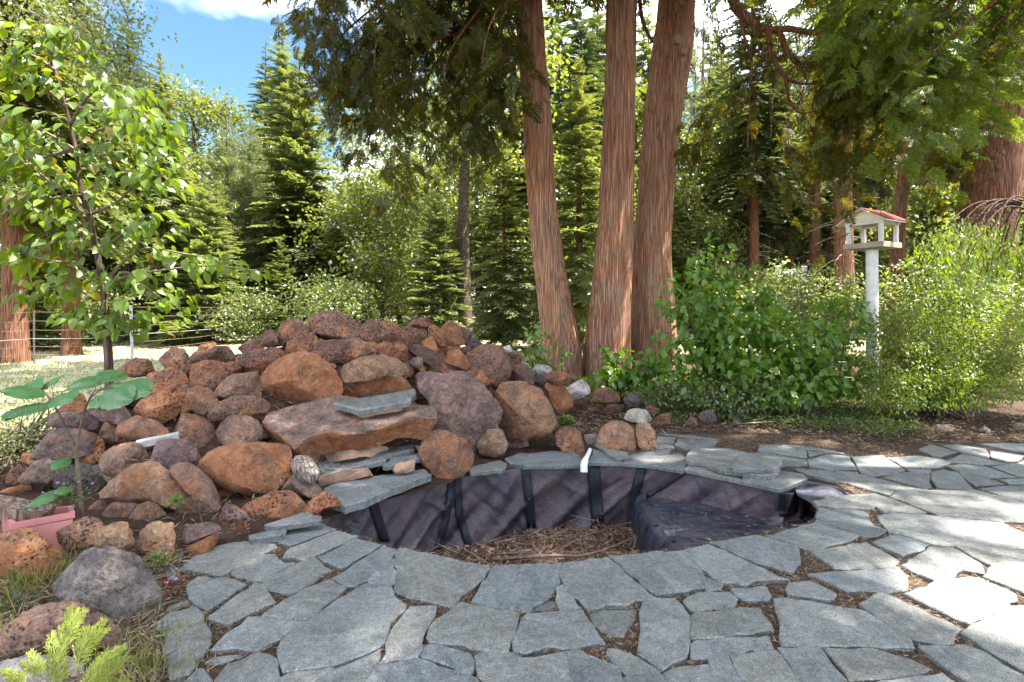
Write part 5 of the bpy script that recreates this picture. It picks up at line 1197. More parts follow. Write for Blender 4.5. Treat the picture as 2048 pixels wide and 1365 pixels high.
# big cedar and its neighbour at the right edge
def px_tree(name, label, rows, d, bark, group=None, sides=48, crown=None, ridge=.06):
    pts, rad = trunk_from_px(rows, d, -0.2); base = np.array([pts[0][0], d, 0.0]); V, F = bark_trunk(pts, rad, sides, ridge=ridge, seed=int(rows[0][1]), flare=.1); t = thing(name, label, 'tree', base, group); obj('trunk', mesh('trunk', V - base, F, True), bark, t)
    if crown:
        ps = [hang(*g)[0] for g in crown]; V, F = cat_parts(ps); obj('crown', mesh('crown', V - base, F), M['cedar_leaf'], t)
    return t
px_tree('cedar_tree', 'big reddish cedar leaning inward at the right edge above the weeping shrub', [(640,1940,2015),(560,1945,2020),(420,1952,2025),(350,1962,2035),(250,1985,2050),(150,2005,2065),(60,2020,2075)], 11.5, M['red_bark'],
        crown=[([(1820,100),(1830,220),(1930,300),(2010,240),(1990,100)], 12, 13.5, 150, .5), ([(2010,-40),(2020,100),(2080,160),(2080,-40)], 9.5, 11, 120, .45), ([(1830,220),(1860,330),(1950,350),(1930,260)], 11.9, 12.6, 90, .45)])
px_tree('conifer', 'dark grey-brown trunk close beside the leaning cedar at the right edge', [(640,1905,1950),(500,1916,1960),(420,1922,1966),(340,1930,1972),(250,1940,1980),(150,1950,1988)], 13, M['grey_bark'], crown=[([(1800,150),(1810,300),(1930,320),(1930,150)], 13.4, 14.6, 120, .6)])
px_tree('conifer', 'slender reddish trunk leaning behind the bird feeder', [(660,1768,1800),(600,1774,1802),(500,1783,1807),(400,1792,1814),(300,1803,1824),(200,1812,1830),(100,1822,1838)], 13.5, M['red_bark'], crown=[([(1740,180),(1750,290),(1880,290),(1890,180)], 13.8, 15, 130, .6)])

# ------------------------------------------------------------------ prototypes of the forest
PT = {
 'fir_big': tree_conifer(15.5, 3.1, 1, FIRS, M['fir_leaf'], M['grey_bark'], 0.12, 0.44, 9, .12, .26), 'fir_a': tree_conifer(9.0, 2.1, 2, FIRS, M['fir_leaf'], M['grey_bark'], 0.07, 0.3, 8, .2), 'fir_b': tree_conifer(6.0, 1.7, 3, FIRS, M['fir_leaf'], M['grey_bark'], 0.03, 0.24, 8, .25),
 'fir_tall': tree_conifer(22, 3.3, 4, FIRS2, M['fir_dark'], M['grey_bark'], 0.30, 0.55, 7, .05, .28, bare_twigs=60), 'fir_tall_b': tree_conifer(20, 3.0, 5, FIRS2, M['fir_leaf'], M['red_bark'], 0.34, 0.55, 7, .0, .27, bare_twigs=70),
 'pine_a': tree_conifer(21, 3.2, 6, PINES, M['pine_leaf'], M['red_bark'], 0.34, 0.55, 6, .35, .28, jit=.3, bare_twigs=40), 'pine_b': tree_conifer(12, 2.4, 7, PINES, M['pine_leaf'], M['grey_bark'], 0.1, 0.34, 8, .4, .16, jit=.25),
 'cedar_a': tree_conifer(18, 2.9, 8, SPRAYS, M['cedar_far'], M['red_bark'], 0.10, 0.36, 8, -.1, .26, jit=.25), 'cedar_b': tree_conifer(9, 1.9, 9, SPRAYS, M['cedar_far'], M['red_bark'], 0.08, 0.28, 7, .05, .13, jit=.25),
 'cedar_fat': tree_conifer(17, 2.8, 15, SPRAYS, M['cedar_far'], M['red_bark'], 0.30, 0.36, 8, -.1, .30, jit=.25),
 'cedar_tall': tree_conifer(24, 2.8, 12, SPRAYS, M['cedar_far'], M['red_bark'], 0.36, 0.5, 7, -.25, .34, jit=.25, bare_twigs=70),
 'oak_a': tree_broad(14, 4.2, 10, M['oak_leaf'], M['oak_bark'], .25, 560, .24), 'oak_b': tree_broad(8, 2.8, 11, M['oak_leaf'], M['oak_bark'], .15, 400, .13), 'bush_a': tree_broad(2.4, 1.5, 13, M['bush_leaf'], M['twig'], .05, 200, .03, (.42, .66)), 'bush_b': tree_broad(1.5, 1.3, 14, M['bush_leaf'], M['twig'], .02, 150, .02, (.32, .55)),
}
# trees one can point to
plant_tree(PT['fir_big'], 'fir_tree', 'tall regular fir with tiered sunlit branches beyond the fence, against the blue sky gap', *at(600, 24.5), rot=1.0, s=.92)
plant_tree(PT['cedar_a'], 'conifer', 'pointed yellow-green conifer crown rising highest just behind the tiered fir', *at(578, 30), rot=.4, s=1.03)
plant_tree(PT['fir_tall'], 'conifer', 'dark blue-green spire left of the yellow-green crown', *at(530, 36), rot=2.0, s=.92)
plant_tree(PT['oak_a'], 'oak_tree', 'light green broad tree topping the skyline left of the dark spire', *at(398, 30), rot=1.0, s=1.08)
plant_tree(PT['fir_a'], 'conifer', 'small slim fir tip between the broad tree and the dark spire', *at(447, 34), rot=3.0, s=1.55)
plant_tree(PT['pine_b'], 'pine_tree', 'slender pine with long needles just left of the tiered fir', *at(500, 26), rot=.7, s=.95)
plant_tree(PT['fir_b'], 'fir_tree', 'young pale fir with drooping tiers standing right of the small-leaved dark tree', *at(862, 19), rot=1.4, s=.98)
plant_tree(PT['fir_b'], 'fir_tree', 'small fir tree on a thin bare stem behind the wire fence', *at(993, 21.5), rot=3.4, s=1.0)
plant_tree(PT['fir_b'], 'fir_tree', 'bushy young fir standing behind the wire fence next to the dogwood', *at(402, 18), rot=2.4, s=1.02)
plant_tree(PT['oak_b'], 'tree', 'dark round-crowned small tree right of the tiered fir', *at(765, 23), rot=.2, s=.98)
oakp = tree_broad(15, 4.0, 31, M['oak_leaf'], M['oak_bark'], .42, 380, .26)
plant_tree(oakp, 'oak_tree', 'mossy-trunked oak standing in the lit clearing behind the rock wall', *at(931, 20), rot=.9)
plant_tree(PT['cedar_b'], 'cedar_tree', 'small drooping cedar between the mossy oak and the left big cedar', *at(1010, 15.5), rot=.9, s=.75)
plant_tree(PT['cedar_b'], 'cedar_tree', 'dark green young cedar seen between the left and middle big cedars', *at(1158, 16), rot=1.9, s=1.05)
plant_tree(PT['bush_a'], 'shrub', 'round sunlit shrub just behind the top of the rock wall', *at(668, 17.5), rot=1.9, s=.95)
plant_tree(PT['bush_a'], 'shrub', 'yellow-green sunlit shrub behind the shrubs left of the bird feeder', *at(1545, 12), rot=.4, s=.9)
for px, d, s, lab in ((32, 12.6, 1.0, 'thick reddish trunk behind the fence at the left edge'), (143, 14.5, .85, 'second reddish trunk from the left behind the wire fence')):
    plant_tree(PT['cedar_fat'], 'cedar_tree', lab, *at(px, d), rot=px, s=s * .82)
# trunks of the wood on the right
GR = 'conifer trunks of the shady wood on the right'
for i, (px, d, kind, s) in enumerate(((1507, 24, 'fir_tall_b', 1.0), (1548, 27, 'fir_tall', .8), (1580, 29, 'fir_tall_b', .9), (1625, 25, 'pine_a', .95), (1690, 19.5, 'cedar_tall', 1.0), (1745, 25, 'cedar_tall', .8), (1460, 28, 'fir_tall_b', .8), (1655, 30, 'fir_tall', .9), (1435, 31, 'fir_tall_b', .85), (1850, 23, 'pine_a', .9), (1655, 38, 'fir_tall', 1.0), (1890, 31, 'fir_tall_b', 1.0), (1530, 42, 'pine_a', 1.0), (1720, 44, 'fir_tall', 1.0), (1165, 25, 'fir_tall', .8), (2000, 26, 'fir_tall', .9), (1960, 38, 'pine_a', 1.0), (2090, 21, 'cedar_tall', .9), (2160, 30, 'fir_tall', 1.0), (1190, 30, 'fir_tall_b', 1.05), (1112, 29, 'fir_tall', 1.0), (1305, 33, 'fir_tall_b', 1.1), (1400, 37, 'pine_a', 1.15), (1425, 44, 'fir_tall_b', 1.35), (1220, 42, 'fir_tall', 1.3), (1250, 37, 'pine_a', 1.15), (2250, 24, 'fir_tall_b', 1.0))):
    plant_tree(PT[kind], 'conifer', 'tall straight conifer trunk in the shady wood right of the big cedars', *at(px, d), rot=i * 1.7, s=s, group=GR)
# trunks of the wood on the left
GL = 'trees of the sunny wood beyond the wire fence'
lefts = [(-60, 18, 'cedar_fat', .9), (255, 20, 'fir_tall', .62), (292, 22, 'cedar_b', 1.3), (338, 19, 'cedar_a', .62), (455, 24, 'pine_b', .9), (80, 22, 'fir_a', 1.2), (180, 26, 'cedar_a', .85), (10, 28, 'fir_tall_b', .8), (230, 32, 'oak_a', .85), (310, 27, 'cedar_b', 1.1), (360, 24, 'oak_b', 1.0), (120, 19, 'fir_b', .9), (60, 16, 'fir_b', .7), (215, 18, 'bush_a', 1.0), (-20, 21, 'oak_b', 1.1), (470, 30, 'oak_a', .8), (540, 29, 'cedar_b', 1.15),
         (430, 21, 'cedar_b', .75), (700, 30, 'cedar_b', 1.05), (640, 33, 'fir_a', 1.1), (720, 26, 'oak_b', .9), (800, 33, 'cedar_a', .62), (840, 28, 'oak_a', .78), (890, 34, 'pine_b', 1.15), (960, 31, 'oak_a', .95), (1010, 34, 'cedar_a', .95), (1060, 28, 'cedar_a', .95), (1110, 33, 'oak_a', 1.1), (1140, 23, 'oak_b', 1.1), (1200, 30, 'cedar_a', 1.0), (1280, 27, 'oak_a', 1.0), (740, 38, 'fir_a', 1.05), (570, 19, 'fir_b', .65), (500, 18, 'bush_b', 1.1), (330, 30, 'pine_b', .9), (150, 36, 'oak_a', .9), (60, 34, 'cedar_a', .85), (100, 24, 'oak_b', 1.2), (200, 22, 'cedar_b', 1.1), (20, 19, 'cedar_b', 1.0), (270, 24, 'fir_a', .95), (680, 22, 'fir_b', .9), (650, 26, 'oak_b', .95)]
KL = {'fir': 'sunlit conifer in the wood beyond the wire fence', 'ced': 'sunlit conifer in the wood beyond the wire fence', 'pin': 'sunlit conifer in the wood beyond the wire fence', 'oak': 'light green broadleaf tree in the wood beyond the wire fence', 'bus': 'low sunlit shrub at the edge of the wood beyond the fence'}
KG = {'oak': 'broadleaf trees of the wood beyond the fence', 'bus': 'low shrubs at the edge of the wood'}
for i, (px, d, kind, s) in enumerate(lefts):
    plant_tree(PT[kind], 'shrub' if kind[:3] == 'bus' else 'tree', KL[kind[:3]], *at(px, d), rot=i * 2.1, s=s, group=KG.get(kind[:3], GL))
rights = [(1330, 24, 'cedar_b', 1.0), (1385, 29, 'oak_b', 1.2), (1460, 35, 'oak_a', .9), (1410, 24, 'oak_b', .7), (1540, 36, 'oak_a', .8), (1600, 33, 'fir_a', 1.0), (1640, 37, 'oak_b', 1.3), (1730, 33, 'fir_a', 1.1), (1840, 21, 'oak_b', .8), (1900, 26, 'cedar_a', .8), (1980, 20, 'oak_b', .9), (2060, 23, 'fir_a', 1.1), (1500, 40, 'oak_a', 1.1), (1420, 36, 'cedar_a', 1.0), (1580, 42, 'oak_a', 1.1), (1690, 40, 'fir_a', 1.5), (1770, 38, 'oak_a', 1.0), (1870, 36, 'cedar_a', 1.1), (2130, 26, 'oak_a', 1.0), (1350, 34, 'oak_a', 1.0), (1655, 46, 'cedar_a', 1.2), (1475, 47, 'cedar_a', 1.2)]
for i, (px, d, kind, s) in enumerate(rights):
    plant_tree(PT[kind], 'tree', 'sunlit leafy tree between the trunks of the wood on the right' if kind[:3] == 'oak' else 'sunlit young conifer between the trunks of the wood on the right', *at(px, d), rot=i * 1.3, s=s, group='broadleaf trees in the wood on the right' if kind[:3] == 'oak' else 'young conifers in the wood on the right')
for i in range(18):
    px = rng.uniform(-150, 2200); d = rng.uniform(20, 34)
    if 560 < px < 760 and d < 18: d += 6
    plant_tree(PT['bush_a' if i % 2 else 'bush_b'], 'shrub', 'low sunlit shrub among the trees of the wood', *at(px, d), rot=i, s=rng.uniform(.5, .9), group='undergrowth shrubs of the wood')
# the far wood: one mass
def far_wood():
    fv = []; keys = ['fir_a', 'cedar_b', 'pine_b', 'oak_b', 'fir_b']; src = {}
    for k in keys:
        me = PT[k][1][1]; v = np.empty(len(me.vertices) * 3, np.float32); me.vertices.foreach_get('co', v); f = np.empty(len(me.loops), np.int32); me.loops.foreach_get('vertex_index', f); v, f = v.reshape(-1, 3), f.reshape(-1, 3)
        sel = rng.random(len(f) // 2) < .2; sel = np.concatenate([sel, sel]); f = f[:len(sel)][sel]; src[k] = (v, f)
    for i in range(120):
        d = rng.uniform(40, 85); px = rng.uniform(-250, 2300); k = keys[i % 5]; v, f = src[k]; s = rng.uniform(1.4, 2.1) * (1.5 if k in ('oak_b', 'fir_b') else 1.0) * np.interp(px, [150, 250, 620, 720, 1400], [1.0, .72, .72, 1.0, 1.15]); a = rng.uniform(0, 6.28); c, s_ = math.cos(a), math.sin(a)
        u = np.unique(f); mp_ = np.zeros(len(v), np.int64); mp_[u] = np.arange(len(u)); w_ = v[u] * s; cc = v[u].mean(0) * s
        x, y = at(px, d); fv.append((np.stack([w_[:, 0] * c - w_[:, 1] * s_ + x, w_[:, 0] * s_ + w_[:, 1] * c + y, w_[:, 2]], 1), mp_[f]))
    V, F = cat_parts(fv); stuff(obj('far_wood', mesh('far_wood', V, F), M['fir_leaf']))
far_wood()

# ------------------------------------------------------------------ wire fence
fence = thing('wire_fence', 'rusty strand-wire fence on thin metal posts across the lit clearing', 'fence', (-9, 13, 0)); fo_ = np.array([-9, 13, 0.0])
fp = [(-90, 12.0, 1.32), (68, 12.3, 1.3), (265, 13.0, 1.42), (510, 19.5, 1.42), (720, 24, 1.4), (905, 25.5, 1.4), (975, 25, 1.4), (1050, 26, 1.4), (1130, 26.5, 1.4), (1290, 29, 1.4)]
W_ = [np.array([*at(px, d), h]) for px, d, h in fp]
for i, p_ in enumerate(W_):
    a = np.array([p_[0], p_[1], ground_z(p_[0], p_[1]) - .1]); V = []
    lean = .03 if i == 2 else 0.0
    r_ = .038 if i == 2 else .022
    sec = [(-1, -.2), (1, -.2), (1, .15), (.2, .2), (.2, 1), (-.2, 1), (-.2, .2), (-1, .15)]
    for z in (a[2], p_[2]):
        for sx, sy in sec: V.append(np.array([a[0] + sx * r_ - lean * (z - a[2]), a[1] + sy * r_, z]) - fo_)
    F = [(k, (k + 1) % 8, 8 + (k + 1) % 8, 8 + k) for k in range(8)] + [tuple(range(8, 16)), tuple(range(7, -1, -1))]
    obj('post', mesh('post', V, F), M['metal'] if i != 2 else M['galv'], fence)
for k, zf in enumerate((.97, .80, .63, .47, .32, .17)):
    for i in range(len(W_) - 1):
        a, c = W_[i] * [1, 1, zf], W_[i + 1] * [1, 1, zf]; n_ = 8; pth = np.array([a + (c - a) * t + [0, -.03, -.05 * math.sin(math.pi * t) + .015 * n3((t * 3, i, k), 2)] for t in np.linspace(0, 1, n_)]); V, F = tube(pth - fo_, .0055 if i < 3 else .0045, 4)
        obj('wire', mesh('wire', V, F), M['galv'] if k == 3 else M['wire'], fence)

# ------------------------------------------------------------------ bird feeder
bf = thing('bird_feeder', 'white open-sided bird feeder with a red shingled roof on a thick white post', 'bird feeder', (*at(1744, 8.0), 0)); bf.rotation_euler = (0, 0, R(-62)); bo = np.array(bf.location)
sc8 = 8.0 / FPX
zt = CAM_H - (497 - HY) * sc8
V, F = tube([(0, 0, -.2), (0, 0, zt - .02)], [.084, .084], 24); me = mesh('post', V, F, True); obj('post', me, M['white_paint'], bf)
def box(name, c, s, mat, parent, rot=None, bev=.004):
    bm = bmesh.new(); bmesh.ops.create_cube(bm, size=1); bmesh.ops.scale(bm, vec=Vector(s), verts=bm.verts); bmesh.ops.bevel(bm, geom=bm.edges[:], offset=bev, segments=1, affect='EDGES')
    if rot is not None: bmesh.ops.transform(bm, matrix=rot, verts=bm.verts)
    bmesh.ops.translate(bm, vec=Vector([float(x) for x in c]), verts=bm.verts); me = bpy.data.meshes.new(name); bm.to_mesh(me); bm.free(); return obj(name, me, mat, parent)
tw_, tl = .55, .52                                           # tray across the gable, along the ridge
tray = box('tray', (0, 0, zt), (tw_, tl, .03), M['tray_wood'], bf)
for s in (-1, 1):
    box('tray_rail', (s * (tw_ / 2 + .009), 0, zt + .03), (.018, tl + .036, .085), M['tray_wood'], bf); box('tray_rail', (0, s * (tl / 2 + .009), zt + .031), (tw_ - .002, .018, .083), M['tray_wood'], bf)
ph_ = .34
for sx in (-1, 1):
    for sy in (-1, 1): box('corner_post', (sx * (tw_ / 2 - .04), sy * (tl / 2 - .04), zt + .016 + ph_ / 2), (.055, .055, ph_), M['white_paint'], bf)
zb = zt + .016 + ph_
for sy in (-1, 1): box('beam', (0, sy * (tl / 2 - .04), zb + .026), (tw_ + .02, .05, .05), M['white_paint'], bf)
for sx in (-1, 1): box('beam', (sx * (tw_ / 2 - .03), 0, zb + .025), (.04, tl - .14, .045), M['white_paint'], bf)
gh = .175
for sy in (-1, 1):
    y = sy * (tl / 2 - .03); V = [(-tw_ / 2 - .03, y - .01, zb + .053), (tw_ / 2 + .03, y - .01, zb + .053), (0, y - .01, zb + .053 + gh), (-tw_ / 2 - .03, y + .01, zb + .053), (tw_ / 2 + .03, y + .01, zb + .053), (0, y + .01, zb + .053 + gh)]
    obj('gable', mesh('gable', V, [(0, 1, 2), (5, 4, 3), (0, 3, 4, 1), (1, 4, 5, 2), (2, 5, 3, 0)]), M['yellow_lit_paint'], bf)
hw = tw_ / 2 + .09; rl = tl / 2 + .09; rise = (gh + .01) * hw / (tw_ / 2 + .03); sl = math.hypot(hw, rise); an = math.atan2(rise, hw); zr = zb + .053 + gh + .012
for s in (-1, 1):
    roof = obj('roof', mesh('roof', *(lambda V: (V, [(0, 1, 2, 3), (7, 6, 5, 4), (0, 4, 5, 1), (1, 5, 6, 2), (2, 6, 7, 3), (3, 7, 4, 0)]))([(s * x, y, z + o_) for o_ in (0, .016) for x, y, z in ((0.001, -rl, zr), (hw, -rl, zr - rise), (hw, rl, zr - rise), (0.001, rl, zr))])), M['yellow_lit_paint'], bf)
    for row in range(5):
        for c_ in range(6):
            u0, u1 = row / 5, min(1.02, (row + 1.25) / 5); y0 = -rl + (c_ + (row % 2) * .5 - .25) * 2 * rl / 5.6; y1 = y0 + 2 * rl / 5.6 - .006; y0, y1 = max(-rl - .006, y0), min(rl + .006, y1)
            if y1 - y0 < .02: continue
            lift = .018 + .0; o2 = .011
            p4 = [(s * hw * u0, y0, zr - rise * u0 + lift), (s * hw * u1, y0, zr - rise * u1 + lift + o2), (s * hw * u1, y1, zr - rise * u1 + lift + o2), (s * hw * u0, y1, zr - rise * u0 + lift)]
            V = p4 + [(x, y, z + .008) for x, y, z in p4]
            obj('shingle', mesh('shingle', V, [(3, 2, 1, 0), (4, 5, 6, 7), (0, 1, 5, 4), (1, 2, 6, 5), (2, 3, 7, 6), (3, 0, 4, 7)]), M['red_roof'], roof)

# white picket panel in the wood
wp = thing('picket_gate', 'white picket gate panel half hidden by bushes left of the bird feeder', 'gate', (*at(1582, 15), 0)); zz = lambda y: CAM_H - (y - HY) * 15 / FPX
for s in (-1, 1):
    box('gate_post', (s * .40, 0, zz(536) / 2), (.10, .10, zz(536)), M['white_paint'], wp); box('post_cap', (s * .40, 0, zz(536) + .03), (.13, .13, .05), M['white_paint'], wp, bev=.02)
for z in (zz(543), zz(575)): box('rail', (0, 0, z), (.70, .05, .10), M['white_paint'], wp)
for k in range(7): box('picket', (-.30 + k * .1, -.04, zz(575) / 2 + .45), (.05, .02, zz(540) - .55), M['white_paint'], wp)
# row of bleached stakes in the clearing
st = thing('stake_fence', 'short row of bleached wooden stakes in the clearing beside the left cedar', 'fence', (*at(1030, 23.5), 0))
for k in range(10):
    V, F = tube([(-.45 + k * .1, 0, -.1), (-.45 + k * .1 + random.uniform(-.03, .03), .02, .55 + random.uniform(-.12, .12))], [.03, .022], 5); obj('stake', mesh('stake', V, F), M['grey_wood'], st)
box('rail', (0, -.05, .42), (1.05, .03, .06), M['grey_wood'], st)

# say of each tree of the wood where it stands
MARKS = [(32, 'thick trunk at the left edge'), (143, 'second reddish trunk'), (215, 'dogwood'), (300, 'silvery fence post'), (402, 'bushy young fir'), (500, 'long-needled pine'), (600, 'tiered fir'), (690, 'round shrub above the wall'), (765, 'round-crowned tree'), (862, 'young pale fir'), (931, 'mossy oak'), (993, 'thin-stemmed fir'), (1070, 'left big cedar'), (1225, 'middle big cedar'), (1315, 'right big cedar'), (1410, 'tall leafy shrub'), (1485, 'yellow-green sunlit shrub'), (1582, 'white picket gate'), (1680, 'white-flowered shrub'), (1744, 'bird feeder'), (1800, 'slender leaning trunk'), (1930, 'dark trunk at the right edge'), (1990, 'leaning cedar at the right edge')]
SHORT = {'trees of the sunny wood beyond the wire fence': 'conifer', 'broadleaf trees of the wood beyond the fence': 'broadleaf tree', 'low shrubs at the edge of the wood': 'low shrub', 'conifer trunks of the shady wood on the right': 'tall bare-trunked conifer', 'broadleaf trees in the wood on the right': 'broadleaf tree', 'young conifers in the wood on the right': 'young conifer', 'undergrowth shrubs of the wood': 'undergrowth shrub'}
cells = {}
for t, x, y in MANY:
    if t['group'] not in SHORT: continue
    px = CX + x / y * FPX; k = SHORT[t['group']]; mp_, ph = min(MARKS, key=lambda q: abs(q[0] - px)); side = 'straight behind' if abs(px - mp_) < 14 else ('behind and left of' if px < mp_ else 'behind and right of')
    if px < -40: side, ph = 'beyond the left edge near', 'thick trunk at the left edge'
    if px > 2080: side, ph = 'at or beyond the right edge past', 'leaning cedar'
    cells.setdefault((k, side, ph), []).append((y, t))
ORD = ['nearest', 'second nearest', 'third nearest', 'fourth nearest', 'fifth nearest', 'sixth nearest']
for (k, side, ph), v in cells.items():
    v.sort(key=lambda q: q[0])
    for i, (y, t) in enumerate(v): t['label'] = f"sunlit {k} {side} the {ph}" if len(v) == 1 else f"{ORD[min(i, 5)]} {k} {side} the {ph}"

# ------------------------------------------------------------------ near plants
def leaf_mesh(name, L_, W_, curl=0.18, fold=0.16, shape='ovate', notch=0.0, wave=0.0):
    """one leaf of 24 triangles lying along +x, veined by its folds"""
    n = 6; V = []
    for k in range(n + 1):
        t = k / n
        w_ = {'ovate': math.sin(math.pi * t ** 0.75) ** 0.9, 'heart': (math.sin(math.pi * min(1, (t + .08) ** .6)) ** .7 if t < 1 else 0)}[shape] * W_ / 2
        w_ = max(w_, 0.0008); z = -curl * L_ * t * t
        x = L_ * t
        V += [(x - notch * L_ * (1 if k == 0 else 0), w_, z + fold * w_ + wave * L_ * math.sin(k * 2.1)), (x, 0, z), (x - notch * L_ * (1 if k == 0 else 0), -w_, z + fold * w_ + wave * L_ * math.cos(k * 2.3))]
    if shape == 'heart':
        V[0] = (-.10 * L_, W_ * .26, 0); V[2] = (-.10 * L_, -W_ * .26, 0)
    F = []
    for k in range(n):
        for j in (0, 1): a = k * 3 + j; F.append((a, a + 1, a + 4, a + 3))
    return mesh(name, V, F, True)
def place_leaves(parent, me, mat, Pw, D, N, sc, org, name='leaf'):
    fr = frames(D, N); me.materials.append(mat) if not me.materials else None
    for p_, m3, s in zip(Pw, fr, sc):
        o = bpy.data.objects.new(name, me); COL.objects.link(o); o.parent = parent
        m4 = Matrix.Identity(4)
        for a in range(3):
            for b_ in range(3): m4[a][b_] = float(m3[a, b_] * s)
            m4[a][3] = float(p_[a] - org[a])
        o.matrix_basis = m4
def leaves_split(parent, mat, Pw, D, N, Ls, Ws, org, L0, W0, shape='ovate', curl=.18, fold=.16, nmax=300, fname='foliage', wave=0.0, stuff_shape=True):
    """the nmax nearest leaves as parts, the others in one mesh"""
    d = np.linalg.norm(Pw - [0, 0, CAM_H], axis=1); order = np.argsort(d); a, r_ = order[:nmax], order[nmax:]
    me = leaf_mesh('leaf', L0, W0, curl, fold, shape, 0, wave); place_leaves(parent, me, mat, Pw[a], D[a], N[a], (np.asarray(Ls)[a] / L0), org)
    if len(r_):
        v = np.empty(len(me.vertices) * 3, np.float32); me.vertices.foreach_get('co', v); f = np.empty(len(me.loops), np.int32); me.loops.foreach_get('vertex_index', f)
        V, F = inst(v.reshape(-1, 3), f.reshape(-1, 4), frames(D[r_], N[r_]) * (np.asarray(Ls)[r_] / L0).reshape(-1, 1, 1), Pw[r_])
        stuff(obj(fname, mesh(fname, V - org, F, True), mat, parent))

# dogwood behind the left end of the wall
dg = thing('dogwood_tree', 'slender dogwood with tiers of drooping broad leaves behind the left end of the wall', 'tree', (*at(215, 5.7), 0)); do = np.array(dg.location)
trk = [(222,900,5.7),(217,720,5.7),(212,640,5.7),(206,570,5.7),(190,490,5.68),(178,430,5.65),(162,380,5.6),(152,300,5.6),(130,210,5.55),(105,120,5.5),(90,40,5.5)]
V, F = limb([P(*q) for q in trk], .046, .010, 14, 8); obj('trunk', mesh('trunk', V - do, F, True), M['grey_bark'], dg)
DL = [[(192,500,5.7),(150,460,5.5),(100,435,5.3),(30,390,5.1),(-60,360,5.0)], [(185,470,5.7),(140,400,5.5),(60,330,5.2),(0,260,5.0)], [(206,570,5.7),(260,552,5.5),(330,540,5.3),(430,532,5.1),(535,545,5.0)], [(208,585,5.7),(250,545,5.6),(300,580,5.5),(350,620,5.4)], [(180,430,5.7),(240,400,5.5),(300,330,5.3),(385,298,5.2)],
      [(165,390,5.6),(230,350,5.4),(290,350,5.3),(335,355,5.2)], [(152,300,5.6),(200,260,5.4),(260,250,5.3),(310,270,5.2)], [(140,250,5.6),(180,190,5.4),(230,170,5.3),(262,185,5.2)], [(130,210,5.6),(80,170,5.4),(30,150,5.2),(-30,150,5.1)], [(110,140,5.5),(60,110,5.4),(20,120,5.3)], [(105,120,5.5),(120,80,5.4),(130,70,5.3),(100,60,5.2)],
      [(150,300,5.6),(100,270,5.4),(40,240,5.2),(-30,230,5.1)], [(206,560,5.7),(150,530,5.5),(90,520,5.3),(20,500,5.2),(-40,480,5.1)], [(190,500,5.7),(230,480,5.5),(280,440,5.3),(310,430,5.2)], [(212,640,5.7),(190,620,5.5),(170,625,5.4)], [(212,640,5.7),(235,630,5.5),(250,650,5.4)], [(178,430,5.6),(120,350,5.8),(60,310,6.0)], [(206,570,5.7),(280,500,5.6),(380,510,5.6),(470,520,5.5)], [(150,310,5.6),(210,310,5.5),(300,290,5.4)],
      [(180,440,5.7),(100,490,5.5),(20,540,5.4)], [(150,300,5.6),(60,320,5.4),(-20,330,5.3)], [(165,390,5.6),(90,400,5.5),(10,425,5.4)], [(200,540,5.7),(120,570,5.6),(60,600,5.6)],
      [(130,210,5.5),(200,220,5.2),(270,215,5.1),(300,240,5.0)]]
Pw, D, tw = [], [], []
for L_ in DL:
    pth = smooth_path([P(*q) for q in L_], 8); tw.append(tube(pth, np.linspace(.02, .004, len(pth)), 6)); m = len(pth)
    for k in range(66):
        t = rng.uniform(.16, 1.02) ** .8; i = min(m - 1, int(t * (m - 1))); dv = pth[min(m - 1, i + 1)] - pth[max(0, i - 1)]; side = np.array([-dv[1], dv[0], 0]); side = unit(side) * rng.normal(0, 1)
        q = pth[i] + side * .23 * (1.2 - .5 * t) + rng.normal(0, .04, 3) + [0, 0, .03 - abs(rng.normal(0, .06))]; Pw.append(q); D.append(unit(dv) * .5 + side * .6 + rng.normal(0, .35, 3) + [0, 0, -.75])
V, F = cat_parts(tw); obj('branch', mesh('branches', V - do, F, True), M['twig'], dg)
Pw, D = np.array(Pw), np.array(D); n = len(Pw)
leaves_split(dg, M['dogwood_leaf'], Pw, D, rng.normal(0, .45, (n, 3)) + [0, -.25, 1], rng.uniform(.09, .155, n), None, do, .14, .085, 'ovate', .3, .25)

# small-leaved tree hanging into the upper left corner
ut = thing('birch_tree', 'airy small-leaved tree whose branches fill the upper left corner against the sky', 'tree', (*at(-330, 11), 0)); uo = np.array(ut.location)
V, F = bark_trunk([(0, 0, -.2), (.2, 0, 4), (.3, 0, 8), (.4, 0, 13)], (.22, .18, .12, .03), 20, seed=3); obj('trunk', mesh('trunk', V, F, True), M['oak_bark'], ut)
UL = [[(-260,60,10.6),(-60,-10,10.2),(60,25,9.8),(125,45,9.6)], [(-260,60,10.6),(-40,70,10.2),(40,90,9.9)], [(-200,-80,10.6),(0,-60,10.2),(120,-20,9.8),(200,40,9.5),(235,110,9.3)], [(-100,-40,10.2),(100,-60,9.8),(220,-20,9.5),(262,50,9.4)], [(60,25,9.8),(150,80,9.5),(210,140,9.4),(290,165,9.3)], [(120,-20,9.8),(180,60,9.6),(240,150,9.3),(262,230,9.2)], [(-260,100,10.6),(-60,200,10.2),(40,280,10),(60,300,9.9)], [(100,-60,9.8),(160,20,9.6),(200,110,9.5)]]
Pw, D, tw = [], [], []
for L_ in UL:
    pth = smooth_path([P(*q) for q in L_], 8); tw.append(tube(pth, np.linspace(.05, .006, len(pth)), 6)); m = len(pth)
    for k in range(600):
        i = min(m - 1, int(rng.uniform(.3, 1.0) * m)); q = pth[i] + rng.normal(0, .27, 3) + [0, 0, -abs(rng.normal(0, .16))]; Pw.append(q); D.append(rng.normal(0, .6, 3) + [0, 0, -.8])
